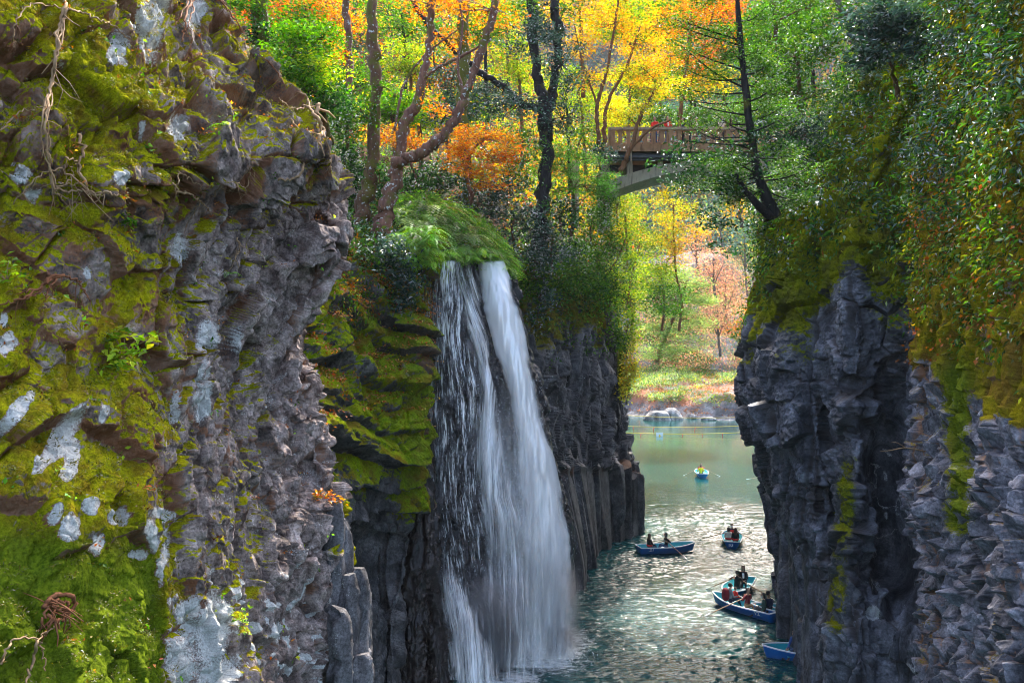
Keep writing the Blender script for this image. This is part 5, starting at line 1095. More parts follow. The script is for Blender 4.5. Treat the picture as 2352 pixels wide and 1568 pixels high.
# ================================================================== WATERFALL
def fall_mat(name, sx, sy, lo, hi, bright=.95):
    m, nt = newmat(name)
    at = lambda k: nd(nt, 'ShaderNodeAttribute', attribute_name=k).outputs['Fac']
    def nz(kx, ky, det, rough=.6):
        v = nd(nt, 'ShaderNodeCombineXYZ', {0: math_(nt, 'MULTIPLY', at('su'), kx), 1: math_(nt, 'MULTIPLY', at('sv'), ky), 2: at('layer')})
        return noise(nt, v.outputs[0], 1.0, det, rough)
    a = math_(nt, 'ADD', math_(nt, 'MULTIPLY', nz(sx, sy, 5, .65), .62), math_(nt, 'MULTIPLY', nz(sx * 3.2, sy * 2.6, 4, .7), .38))
    a = math_(nt, 'ADD', a, math_(nt, 'MULTIPLY', math_(nt, 'SUBTRACT', nz(1.2, .28, 3), .5), .35))
    al = nd(nt, 'ShaderNodeMapRange', {'From Min': lo, 'From Max': hi}); al.interpolation_type = 'SMOOTHSTEP'
    nt.links.new(math_(nt, 'ADD', a, math_(nt, 'MULTIPLY', math_(nt, 'SUBTRACT', at('dens'), .5), .55)), al.inputs[0])
    alpha = math_(nt, 'MULTIPLY', al.outputs[0], math_(nt, 'MULTIPLY', math_(nt, 'POWER', at('edge'), .8), .92), True)
    d = nd(nt, 'ShaderNodeBsdfDiffuse', {'Color': (bright, bright * 1.0, bright * 1.0, 1)})
    t = nd(nt, 'ShaderNodeBsdfTranslucent', {'Color': (.95, .97, 1, 1)})
    mx = nd(nt, 'ShaderNodeMixShader', {0: .14, 1: d.outputs[0], 2: t.outputs[0]})
    gl = nd(nt, 'ShaderNodeBsdfGlossy', {'Color': (1, 1, 1, 1), 'Roughness': .25})
    mx2 = nd(nt, 'ShaderNodeMixShader', {0: .12, 1: mx.outputs[0], 2: gl.outputs[0]})
    tr = nd(nt, 'ShaderNodeBsdfTransparent')
    out(nt, nd(nt, 'ShaderNodeMixShader', {0: alpha, 1: tr.outputs[0], 2: mx2.outputs[0]})); return m
M_veil = fall_mat('veil_water', 9, .8, .50, .66)
M_main = fall_mat('main_water', 6.5, .20, .42, .66)
WF = empty('waterfall', P(1120, 600, 34)); tag(WF, 'white waterfall dropping in three streams down black rock into the river', 'waterfall')
W0 = np.array(WF.location)
def stream(left, right, dep, ys, dens, mat, label, layers=3, seed=1, gap=.16):
    Vs, F_, A = [], [], {k: [] for k in ('su', 'sv', 'dens', 'edge', 'layer')}
    nu, nv, off = 60, 220, 0
    for L_ in range(layers):
        rows = []
        for py in ys:
            l, r, d = interp(py, left), interp(py, right), interp(py, dep)
            l -= L_ * 4; r += L_ * 5
            rows.append([(l + (r - l) * f, py, d - gap * (L_ + 1) - .30 * math.sin(f * math.pi)) for f in (0, .33, .67, 1)])
        g = sheet(rows, nu, nv)
        n = face_camera(g, normals(g))
        g = g + n * (.16 * fbm(g * np.array([2.2, 2.2, .25]) + 7 * L_, 3, seed + L_))[..., None]
        idx = np.arange(nu * nv).reshape(nv, nu) + off; off += nu * nv
        F_.append(np.stack([idx[:-1, :-1], idx[:-1, 1:], idx[1:, 1:], idx[1:, :-1]], -1).reshape(-1, 4))
        u = np.linspace(0, 1, nu)[None, :] + 0 * g[..., 0]; v = np.linspace(0, 1, nv)[:, None] + 0 * u
        pys = np.linspace(ys[0], ys[-1], nv)[:, None]
        wob = .22 * fbm(np.stack([0 * g[..., 0], g[..., 2] * .9, 0 * g[..., 0] + seed + L_], -1), 3, seed)
        e = np.minimum(sst(0, .26, u + wob), 1 - sst(.74, 1, u - wob)) * sst(0, .012, v)
        wid = (interp(pys.ravel(), right) - interp(pys.ravel(), left))[:, None]
        Vs.append(g.reshape(-1, 3)); A['su'].append((u * wid / 58).ravel()); A['sv'].append((-g[..., 2]).ravel()); A['edge'].append(e.ravel())
        A['dens'].append((interp(pys.ravel(), dens)[:, None] + 0 * u).ravel()); A['layer'].append(np.full(g[..., 0].size, L_ * 13.7 + seed))
    F_ = np.concatenate(F_)
    o = mesh_from('stream', np.concatenate(Vs) - W0, F_.ravel(), np.full(len(F_), 4), mat, True, {k: np.concatenate(a) for k, a in A.items()}, WF)
    o['label'] = label; return o
YW = (598, 640, 700, 760, 830, 900, 980, 1060, 1130, 1200, 1300, 1400, 1480, 1560)
stream([(598, 976), (900, 980), (1200, 988), (1400, 1015), (1560, 1020)], [(598, 1052), (760, 1080), (830, 1100), (900, 1110), (1060, 1100), (1200, 1116), (1400, 1120), (1560, 1130)], [(598, 33.2), (900, 32.6), (1300, 32), (1560, 30.6)], YW,
       [(598, .55), (800, .46), (1000, .48), (1300, .44), (1560, .5)], M_veil, 'thin broken veil of water over black rock', 3, 3)
stream([(598, 1040), (640, 1046), (760, 1076), (830, 1098), (900, 1108), (980, 1100), (1060, 1098), (1200, 1108), (1480, 1112), (1560, 1110)], [(598, 1092), (640, 1094), (760, 1108), (900, 1130), (980, 1142), (1060, 1152), (1130, 1176), (1200, 1206), (1300, 1222), (1480, 1236), (1560, 1240)], [(598, 34.4), (900, 33.4), (1300, 32.2), (1400, 31.2), (1560, 30.8)], YW,
       [(598, .34), (760, .50), (900, .54), (1060, .60), (1200, .48), (1400, .36), (1560, .38)], M_main, 'middle stream spreading into mist', 3, 11)
stream([(598, 1108), (640, 1112), (700, 1120), (760, 1136), (830, 1156), (900, 1174), (1060, 1202), (1200, 1210), (1300, 1214), (1400, 1222), (1480, 1226), (1560, 1226)], [(598, 1140), (640, 1158), (700, 1172), (760, 1188), (830, 1202), (900, 1222), (980, 1240), (1060, 1262), (1130, 1276), (1200, 1290), (1300, 1300), (1400, 1306), (1480, 1306), (1560, 1304)], [(598, 35.6), (700, 35), (900, 34.7), (1300, 34), (1480, 33.8), (1560, 33.8)], YW[:-1] + (1512,),
       [(598, 1.0), (760, .98), (900, .95), (1060, .92), (1200, .88), (1400, .8), (1560, .7)], M_main, 'bright main stream', 4, 23)
stream([(1270, 1002), (1340, 1012), (1420, 1030), (1560, 1046)], [(1270, 1030), (1340, 1052), (1420, 1090), (1560, 1150)], [(1270, 31.4), (1560, 29.8)], (1270, 1320, 1380, 1440, 1500, 1580),
       [(1270, .1), (1330, .42), (1400, .5), (1560, .5)], M_main, 'low stream splashing round the black stump', 3, 37)
M_mist = fall_mat('mist_water', 2.2, .10, .30, 1.05)
stream([(860, 1118), (1000, 1108), (1200, 1112), (1400, 1118), (1560, 1120)], [(860, 1230), (1000, 1258), (1200, 1292), (1400, 1312), (1490, 1316), (1560, 1316)], [(860, 33.4), (1200, 32.6), (1400, 32.2), (1560, 31.6)], (860, 920, 1000, 1100, 1200, 1300, 1400, 1490, 1532),
       [(860, .1), (1000, .34), (1200, .46), (1400, .5), (1560, .45)], M_mist, 'misty spray between the streams', 3, 51)
# droplets thrown off by the streams
g = np.random.default_rng(500); n = 4200
k = g.random(n); py = 1480 - 620 * g.random(n) ** 1.5
px = np.where(k < .55, np.interp(py, [700, 1480], [1190, 1262]) + 40 * g.standard_normal(n), np.where(k < .8, np.interp(py, [700, 1480], [1110, 1165]) + 36 * g.standard_normal(n), 1050 + 50 * g.standard_normal(n)))
d = 33.2 + .7 * g.standard_normal(n)
pos = np.stack([(px - CX) / F * d, d, CAMZ - (py - HY) / F * d], -1); pos = pos[pos[:, 2] > .05]
along = np.tile([0, 0, -1.], (len(pos), 1))
V = leaf_arrays(pos - W0, g.standard_normal((len(pos), 3)) * .3 + [0, -1, 0], .036, .35, g, along=along, fold=.02)
M_drop = simple('droplet', (.85, .88, .9), .2, .8)
o = leaf_object('droplets', V, np.full((len(V), 3), .9), M_drop, WF); o['kind'] = 'stuff'
n = 2600; px = 1245 + 46 * g.standard_normal(n); hh = np.abs(g.standard_normal(n)) * .55; d = 33.4 + .8 * g.standard_normal(n)
pos = np.stack([(px - CX) / F * d, d, .04 + hh * np.exp(-((px - 1245) / 60) ** 2)], -1)
V2 = leaf_arrays(pos - W0, g.standard_normal((n, 3)), .05, .7, g, fold=.05)
o2 = leaf_object('splash', V2, np.full((n, 3), .9), M_drop, WF); o2['kind'] = 'stuff'
# soft spray standing at the foot of the fall
m, nt = newmat('spray_mist')
tc = nd(nt, 'ShaderNodeTexCoord').outputs['Generated']
gr = nd(nt, 'ShaderNodeVectorMath', operation='DISTANCE'); nt.links.new(tc, gr.inputs[0]); gr.inputs[1].default_value = (.5, .5, .38)
fall = nd(nt, 'ShaderNodeMapRange', {'From Min': .05, 'From Max': .46, 'To Min': 1, 'To Max': 0}); fall.interpolation_type = 'SMOOTHSTEP'; nt.links.new(gr.outputs['Value'], fall.inputs[0])
dn = math_(nt, 'MULTIPLY', math_(nt, 'MULTIPLY', fall.outputs[0], noise(nt, tc, 4, 3)), 4.5)
pv = nd(nt, 'ShaderNodeVolumePrincipled', {'Color': (.93, .96, 1, 1), 'Anisotropy': .2}); nt.links.new(dn, pv.inputs['Density'])
oo = nt.nodes.new('ShaderNodeOutputMaterial'); nt.links.new(pv.outputs[0], oo.inputs[1])
for (px, py, d, sx, sy, sz) in [(1250, 1380, 33.2, 3.6, 2.6, 7.0), (1130, 1450, 31, 3.2, 2.2, 6.0), (1250, 1470, 33, 4.2, 2.6, 2.4)]:
    c = P(px, py, d); u = np.linspace(0, 2 * math.pi, 25); v = np.linspace(-1, 1, 15) * math.pi / 2
    U, Vv = np.meshgrid(u, v); e = np.stack([np.cos(U) * np.cos(Vv) * sx / 2, np.sin(U) * np.cos(Vv) * sy / 2, np.sin(Vv) * sz / 2], -1) + c
    e[..., 2] = np.maximum(e[..., 2], .03)
    o = grid_mesh('spray', e - W0, m, parent=WF); o['kind'] = 'stuff'
# ================================================================== BRIDGE
def concrete(name, a, b, rough=.85):
    m, nt = newmat(name); tc = nd(nt, 'ShaderNodeTexCoord').outputs['Object']
    n = noise(nt, tc, 1.6, 6, .65); s = noise(nt, mapping(nt, tc, (3, 3, .35)), 2.2, 5, .65)
    c = mixc(nt, ramp(nt, n, [(.3, 0), (.7, 1)]), a, b); c = mixc(nt, ramp(nt, s, [(.52, 0), (.68, .8)]), c, [k * .35 for k in a])
    bs = nd(nt, 'ShaderNodeBsdfPrincipled', {'Roughness': rough}); nt.links.new(c, bs.inputs['Base Color'])
    bp = nd(nt, 'ShaderNodeBump', {'Strength': .4, 'Distance': .02, 'Height': noise(nt, tc, 20, 4)}); nt.links.new(bp.outputs[0], bs.inputs['Normal']); out(nt, bs); return m
M_par = concrete('brown_parapet', (.24, .12, .055), (.36, .20, .10)); M_cap = concrete('pale_parapet_cap', (.28, .19, .115), (.38, .27, .17)); M_arch = concrete('arch_concrete', (.26, .21, .14), (.38, .32, .22)); M_steel = simple('dark_girder', (.03, .032, .035), .5, .5)
BR = empty('arch_bridge', P(1640, 335, 52)); tag(BR, 'old concrete arch bridge with brown baluster parapets spanning the gorge among autumn trees', 'bridge')
B0 = np.array(BR.location)
Yf, Yb = 51.0, 55.2
X0, X1 = P(1398, 300, 51)[0], P(1900, 300, 51)[0]
zr = P(0, 292, 51)[2]; zp = P(0, 336, 51)[2]; zb = P(0, 348, 51)[2]; zg = P(0, 366, 51)[2]
def bb(x0, x1, y0, y1, z0, z1): return ((np.array([(x0 + x1) / 2, (y0 + y1) / 2, (z0 + z1) / 2]) - B0), (x1 - x0, y1 - y0, z1 - z0))
def part(name, boxes, mat):
    mb = MB()
    for q in boxes: c, s = bb(*q); mb.box(c, s)
    return mb.build(name, mat, BR, smooth=False)
part('deck', [(X0, X1, Yf + .3, Yb - .3, zb, zp + .28)], M_par)
part('edge_slab', [(X0, X1, Yf, Yf + .296, zb, zp + .1), (X0, X1, Yb - .296, Yb, zb, zp + .1)], M_par)
part('edge_beam', [(X0, X1, Yf - .12, Yf - .004, zb - .02, zp + .10)], M_par)
part('girder', [(X0, X1, Yf + .25, Yf + .45, zg, zb - .004), (X0, X1, Yb - .45, Yb - .25, zg, zb - .004)], M_steel)
part('pipe', [(X0, X1, Yf + .02, Yf + .12, zg + .12, zg + .22)], M_steel)
for yy in (Yf, Yb - .28):
    part('parapet_rail', [(X0, X1, yy - .06, yy + .30, zr - .17, zr)], M_cap)
    x = X0 + .2; k = 0; step = .50
    while x < X1 - .1:
        if k % 7 == 0: part('parapet_post', [(x - .19, x + .19, yy - .03, yy + .27, zp + .104, zr - .174)], M_par)
        else: part('baluster', [(x - .11, x + .11, yy + .03, yy + .21, zp + .104, zr - .174), (x - .15, x + .15, yy + .01, yy + .23, zr - .30, zr - .178)], M_par)
        x += step; k += 1
# arch ring and spandrel posts
xc = P(1668, 0, 52)[0]; half = 7.4; zc_in = P(0, 389, 52)[2]; zs = P(0, 452, 52)[2]
t = np.linspace(-1, 1, 41); zi = zc_in - (zc_in - zs) * np.abs(t) ** 2; ze = zi + .42 + .35 * np.abs(t)
V = []
for i in range(41):
    for (y, z) in ((Yf + .35, zi[i]), (Yf + .35, ze[i]), (Yb - .35, ze[i]), (Yb - .35, zi[i])): V.append([xc + half * t[i] - B0[0], y - B0[1], z - B0[2]])
fs = [(i*4+a, i*4+(a+1) % 4, (i+1)*4+(a+1) % 4, (i+1)*4+a) for i in range(40) for a in range(4)] + [(0, 1, 2, 3), (163, 162, 161, 160)]
mb = MB(); mb.add(V, fs); mb.build('arch', M_arch, BR, smooth=False)
for i in (4, 9, 31, 36):
    for yy in (Yf + .6, Yb - .9): part('spandrel_post', [(xc + half * t[i] - .16, xc + half * t[i] + .16, yy, yy + .3, ze[i] - .1, zg + (zb - zg) * .4)], M_arch)
part('hanger_pipe', [(P(1448, 0, 51)[0], P(1448, 0, 51)[0] + .08, Yf - .08, Yf - .01, zg - .2, zb)], M_cap)
# abutment on the wooded bank (the pale pier seen left under the maple)
part('pier', [(P(1314, 0, 51)[0], P(1331, 0, 51)[0], 51.3, 51.9, P(0, 520, 51)[2], zg)], M_cap)
part('abutment', [(P(1384, 0, 52)[0], P(1402, 0, 52)[0], 52.3, Yb, P(0, 520, 52)[2], zg - .01)], M_arch)
# ================================================================== PEOPLE
def cloth(name, col): return simple(name, col, .85, .2, 0, .25, 9)
SKIN = simple('skin', (.42, .24, .16), .55, .4, 0, .06); HAIRB = simple('dark_hair', (.012, .009, .008), .45, .5); HAIRBR = simple('brown_hair', (.06, .028, .015), .45, .5)
EYE = simple('eye', (.02, .015, .012), .2); LIP = simple('lips', (.36, .13, .10), .5); SHOE = cloth('shoe', (.05, .045, .045))
CL = {k: cloth(k + '_cloth', c) for k, c in dict(black=(.012, .012, .014), navy=(.02, .03, .06), charcoal=(.035, .036, .04), white=(.72, .72, .7), cream=(.62, .57, .50), maroon=(.17, .02, .03), green=(.035, .075, .06), yellow=(.82, .66, .03), blue=(.05, .10, .28), denim=(.06, .09, .17), tan=(.30, .17, .10), grey=(.18, .2, .23), red=(.55, .025, .02), orange=(.75, .18, .02), pale=(.62, .50, .46)).items()}
VEST = simple('vest_red', (.62, .03, .02), .6, .3, 0, .1); BELT = simple('belt_red', (.60, .02, .02), .6, .3, 0, .1); ORANGEV = simple('vest_orange', (.75, .16, .02), .6, .3, 0, .1); MASK = simple('mask_white', (.78, .80, .82), .7)

def ik(sh, hd, up=.27, fo=.25, pole=(0, -.3, -1)):
    v = hd - sh; L = np.linalg.norm(v)
    if L > .985 * (up + fo): hd = sh + v / L * .985 * (up + fo); v = hd - sh; L = np.linalg.norm(v)
    a = (up * up - fo * fo + L * L) / (2 * L); h = math.sqrt(max(1e-6, up * up - a * a))
    u = v / L; p = np.array(pole, float); p -= u * (p @ u); p /= np.linalg.norm(p) + 1e-9
    return sh + u * a + p * h, hd

def person(label, loc, rz, shirt, legs, hands, sit=True, lean=0.0, turn=0.0, nod=0.0, hair='short', hcol=None, scale=1.0, feet=None, knees=None, extra=(), skirt=None, cuff=None, female=False, parent_grp=None, hat=None):
    """origin = middle of the seat (or the ground when standing); faces +Y before rz; hands are local points"""
    root = empty('person', loc, rz); tag(root, label, 'person', parent_grp); root.scale = (scale,) * 3
    hz = .10 if sit else .93
    w = .17 if female else .19
    ca, sa = math.cos(lean), math.sin(lean)
    def tor(x, y, z): return np.array([x, y * ca + z * sa, hz + z * ca - y * sa])
    pel = tor(0, 0, 0); waist = tor(0, .01, .18); chest = tor(0, .02, .36); neck = tor(0, .0, .52); hb = tor(0, .015, .585)
    ct, st_ = math.cos(turn), math.sin(turn); cn, sn = math.cos(nod), math.sin(nod)
    def hd(x, y, z):
        y2, z2 = y * cn + z * sn, z * cn - y * sn
        return hb + np.array([x * ct - y2 * st_, x * st_ + y2 * ct, z2])
    V, E, Rr, lab = [], [], [], []
    def add(p, r, par=None, l='shirt'):
        V.append(np.asarray(p, float)); Rr.append(r if isinstance(r, tuple) else (r, r))
        if par is not None: E.append((par, len(V) - 1)); lab.append(l)
        return len(V) - 1
    iP = add(pel, (.155, .115)); iW = add(waist, (.13, .10) if female else (.145, .11), iP); iC = add(chest, (.15, .11) if female else (.17, .12), iW)
    iN = add(neck, .062, iC); iH0 = add(hd(0, .0, .0), .052, iN, 'skin'); iH1 = add(hd(0, .03, .07), (.068, .078), iH0, 'skin'); iH2 = add(hd(0, .015, .145), (.078, .092), iH1, 'skin'); iH3 = add(hd(0, .0, .205), (.062, .075), iH2, 'skin')
    wr = []
    for s, h in ((-1, hands[0]), (1, hands[1])):
        sh = tor(s * w, .0, .455); h = np.array(h, float)
        el, h = ik(sh, h, pole=(s * .5, -.45, -1))
        dirv = (h - el) / np.linalg.norm(h - el)
        a = add(sh, .068, iC); b_ = add(el, .047, a); c = add(h - dirv * .02, .034, b_); p = add(h + dirv * .05, (.040, .026), c, 'skin')
        wr.append((h + dirv * .03, dirv, s))
    for s in (-1, 1):
        hip = tor(s * .09, .02, -.03) if sit else np.array([s * .09, 0, .90])
        if sit:
            kn = np.array((knees or {}).get(s, (s * .10, .36, .24)), float); an = np.array((feet or {}).get(s, (s * .085, .50, -.10)), float)
        else:
            kn = np.array((knees or {}).get(s, (s * .10, .03, .49)), float); an = np.array((feet or {}).get(s, (s * .10, -.01, .08)), float)
        a = add(hip, .088, iP, 'legs'); b_ = add(kn, .062, a, 'legs'); c = add(an, .042, b_, 'legs'); d = add(an + np.array([s * .01, .05, -.045]), (.042, .034), c, 'shoe'); add(an + np.array([s * .03, .16, -.05]), (.038, .026), d, 'shoe')
    me = bpy.data.meshes.new('body_skin'); me.from_pydata([tuple(v) for v in V], E, [])
    ob = bpy.data.objects.new('body_skin', me); COL.objects.link(ob)
    md = ob.modifiers.new('Skin', 'SKIN'); md.use_smooth_shade = True
    sv = me.skin_vertices[0].data
    for i, r in enumerate(Rr): sv[i].radius = r; sv[i].use_root = (i == 0)
    ob.modifiers.new('Sub', 'SUBSURF').levels = 1
    dg = bpy.context.evaluated_depsgraph_get(); ev = ob.evaluated_get(dg); m2 = ev.to_mesh()
    BV = np.array([v.co[:] for v in m2.vertices]); BF = [tuple(p.vertices) for p in m2.polygons]
    ev.to_mesh_clear(); bpy.data.objects.remove(ob)
    mb = MB()
    segs = [(V[a], V[b_], l) for (a, b_), l in zip(E, lab)]
    cen = np.array([BV[list(f)].mean(0) for f in BF]) if BF else np.zeros((0, 3))
    dmin = np.full(len(cen), 9e9); who = np.zeros(len(cen), dtype=int); names = ['skin', 'shirt', 'legs', 'shoe']
    for a, b_, l in segs:
        ab = b_ - a; t = np.clip(((cen - a) @ ab) / (ab @ ab + 1e-9), 0, 1); dd = np.linalg.norm(cen - (a + t[:, None] * ab), axis=1)
        m = dd < dmin; dmin[m] = dd[m]; who[m] = names.index(l)
    n0 = 0
    for f, wv in zip(BF, who): mb.F.extend(f); mb.S.append(len(f)); mb.M.append(int(wv))
    mb.V.append(BV); mb.n = len(BV)
    # five fingers rooted in each palm, curled
    for h, dv, s in wr:
        side = np.cross(dv, [0, 0, 1.]); side /= np.linalg.norm(side) + 1e-9; dn = np.cross(side, dv)
        if dn[2] > 0: dn = -dn
        mb.mi = 0
        for q, (o_, ln) in enumerate(((-.027, .060), (-.009, .072), (.009, .068), (.026, .052))):
            b0 = h + dv * .035 + side * o_
            mb.tube([b0, b0 + dv * ln * .55 + dn * .008, b0 + dv * ln * .75 + dn * ln * .45, b0 + dv * ln * .5 + dn * ln * .75], [.010, .0095, .0085, .006], 5)
        b0 = h + dv * .005 - s * side * .028
        mb.tube([b0, b0 - s * side * .022 + dv * .03 + dn * .006, b0 - s * side * .012 + dv * .055 + dn * .025], [.0115, .0105, .008], 5)
    # face: nose, ears, eyes, mouth
    mb.mi = 0
    mb.tube([hd(0, .108, .115), hd(0, .124, .09), hd(0, .130, .075), hd(0, .104, .066)], [.009, .012, .014, .009], 6)
    for s in (-1, 1): mb.tube([hd(s * .072, .01, .12), hd(s * .088, .0, .10), hd(s * .076, .008, .07)], [.013, .02, .010], 6, flat=.5)
    mb.mi = 4
    for s in (-1, 1): mb.tube([hd(s * .030 - .014, .100, .118), hd(s * .030, .108, .118), hd(s * .030 + .014, .100, .118)], [.003, .008, .003], 6)
    mb.mi = 5
    mb.tube([hd(-.026, .093, .040), hd(0, .104, .042), hd(.026, .093, .040)], [.004, .0075, .004], 6)
    mb.build('body', None, root, True, [SKIN, CL[shirt], CL[legs], SHOE, EYE, LIP])
    # hair
    hc = hcol or HAIRB
    u = np.linspace(0, 2 * math.pi, 25); v = np.linspace(-1, 1, 15) * math.pi / 2; U, Vv = np.meshgrid(u, v)
    e = np.stack([np.cos(U) * np.cos(Vv), np.sin(U) * np.cos(Vv), np.sin(Vv)], -1)
    q = e * np.array([.094, .104, .105]) + np.array([0, -.014, .135])
    fr = sst(.2, .55, e[..., 1]) * (1 - sst(.35, .75, e[..., 2]))     # keep the face free
    q[..., 1] -= fr * .10; q[..., 2] += fr * .02
    q = q * (1 + .05 * fbm(q * 22, 2, 5)[..., None])
    if hair == 'long':
        low = sst(.0, -.6, e[..., 2]) * sst(.3, -.2, e[..., 1]); q[..., 2] -= low * .24; q[..., 1] -= low * .025; q[..., 0] *= 1 + .2 * low
    elif hair == 'bob':
        low = sst(.0, -.6, e[..., 2]) * sst(.35, -.1, e[..., 1]); q[..., 2] -= low * .08; q[..., 0] *= 1 + .12 * low
    qq = np.array([[hd(*p_) for p_ in r_] for r_ in q]); hr = grid_mesh('hair', qq, hc, parent=root)
    if hat:
        q = e * np.array([.103, .112, .075]) + np.array([0, -.005, .185]); q[..., 2] = np.maximum(q[..., 2], .165)
        br = sst(.55, .95, e[..., 1]) * (1 - sst(0.2, .5, e[..., 2])); q[..., 1] += br * .07
        grid_mesh('cap', np.array([[hd(*p_) for p_ in r_] for r_ in q]), CL[hat], parent=root)
    def band(name, z0, z1, fat, mat, nz=6):
        a = np.linspace(0, 2 * math.pi, 25); zz = np.linspace(z0, z1, nz); A, Z = np.meshgrid(a, zz)
        k = np.sin((Z - z0) / (z1 - z0) * math.pi) ** .4
        rx = (.15 + .02 * np.sin(Z * 7)) + fat * k; ry = (.112 + fat * k)
        g = np.stack([np.cos(A) * rx, np.sin(A) * ry + .01, Z], -1)
        gg = np.array([[tor(*p_) for p_ in r_] for r_ in g]); return grid_mesh(name, gg, mat, parent=root)
    for x in extra:
        if x == 'belt': band('life_belt', .06, .17, .05, BELT)
        if x == 'vest': band('life_vest', .08, .44, .035, VEST, 12)
        if x == 'orangevest': band('life_vest', .08, .44, .035, ORANGEV, 12)
        if x == 'mask':
            a = np.linspace(-1, 1, 11); zz = np.linspace(0, 1, 7); A, Z = np.meshgrid(a, zz)
            g = np.stack([A * .066, .104 - .055 * A * A + .028 * np.sin(Z * math.pi) * (1 - A * A), .015 + Z * .075], -1)
            grid_mesh('mask', np.array([[hd(*p_) for p_ in r_] for r_ in g]), MASK, parent=root)
        if x == 'backpack':
            g = e * np.array([.15, .09, .2]); g = np.sign(g) * np.abs(g) ** .8 * np.array([1.1, 1.1, 1.1]) + np.array([0, -.2, .28])
            grid_mesh('backpack', np.array([[tor(*p_) for p_ in r_] for r_ in g]), CL['maroon'], parent=root)
        if x == 'innershirt':
            a = np.linspace(-1, 1, 7); zz = np.linspace(.2, .50, 8); A, Z = np.meshgrid(a, zz)
            g = np.stack([A * .05, .135 - .01 * A * A - .10 * sst(.36, .52, Z), Z], -1); grid_mesh('shirt_front', np.array([[tor(*p_) for p_ in r_] for r_ in g]), CL['white'], parent=root)
        if x == 'camera':
            mbc = MB(); c = (np.array(hands[0], float) + np.array(hands[1], float)) / 2 + np.array([0, .03, .03]); mbc.box(c, (.12, .05, .08)); mbc.tube([c + [0, .02, 0], c + [0, .09, 0]], [.032, .034], 10); mbc.build('camera', CL['black'], root, False)
    return root
# ================================================================== BOATS AND THEIR CREWS
def paint(name, a, b, rough=.35):
    m, nt = newmat(name); tc = nd(nt, 'ShaderNodeTexCoord').outputs['Object']
    c = mixc(nt, ramp(nt, noise(nt, tc, 2.5, 5, .6), [(.3, 0), (.7, 1)]), a, b)
    c = mixc(nt, ramp(nt, noise(nt, mapping(nt, tc, (1, 6, 6)), 3.5, 5, .7), [(.62, 0), (.72, .5)]), c, [k * .55 + .03 for k in a])
    bs = nd(nt, 'ShaderNodeBsdfPrincipled', {'Roughness': rough, 'Specular IOR Level': .5}); nt.links.new(c, bs.inputs['Base Color']); out(nt, bs); return m
M_hull = paint('blue_hull_paint', (.010, .12, .42), (.016, .16, .50)); M_hull2 = paint('bright_blue_hull_paint', (.012, .22, .55), (.02, .28, .62)); M_in = paint('turquoise_inside_paint', (.02, .30, .36), (.03, .38, .44), .5); M_gun = paint('white_gunwale', (.62, .66, .70), (.74, .77, .80)); M_num = simple('white_number', (.72, .76, .80), .6); M_wood = simple('oar_wood', (.30, .16, .07), .5, .4, 0, .3, 12); M_blade = simple('white_oar_blade', (.72, .72, .72), .4); M_metal = simple('oarlock_metal', (.35, .36, .38), .35, .5, .8)
LEN = 3.4
def half_b(s): return .64 * (1 - .34 * (1 - s) ** 2.0) * (1 - np.clip((s - .42) / .58, 0, 1) ** 2.6) + .05       # s=0 stern, 1 bow
def sheer(s): return .36 + .06 * (1 - s) ** 2 + .26 * np.clip(s - .35, 0, 1) ** 1.7
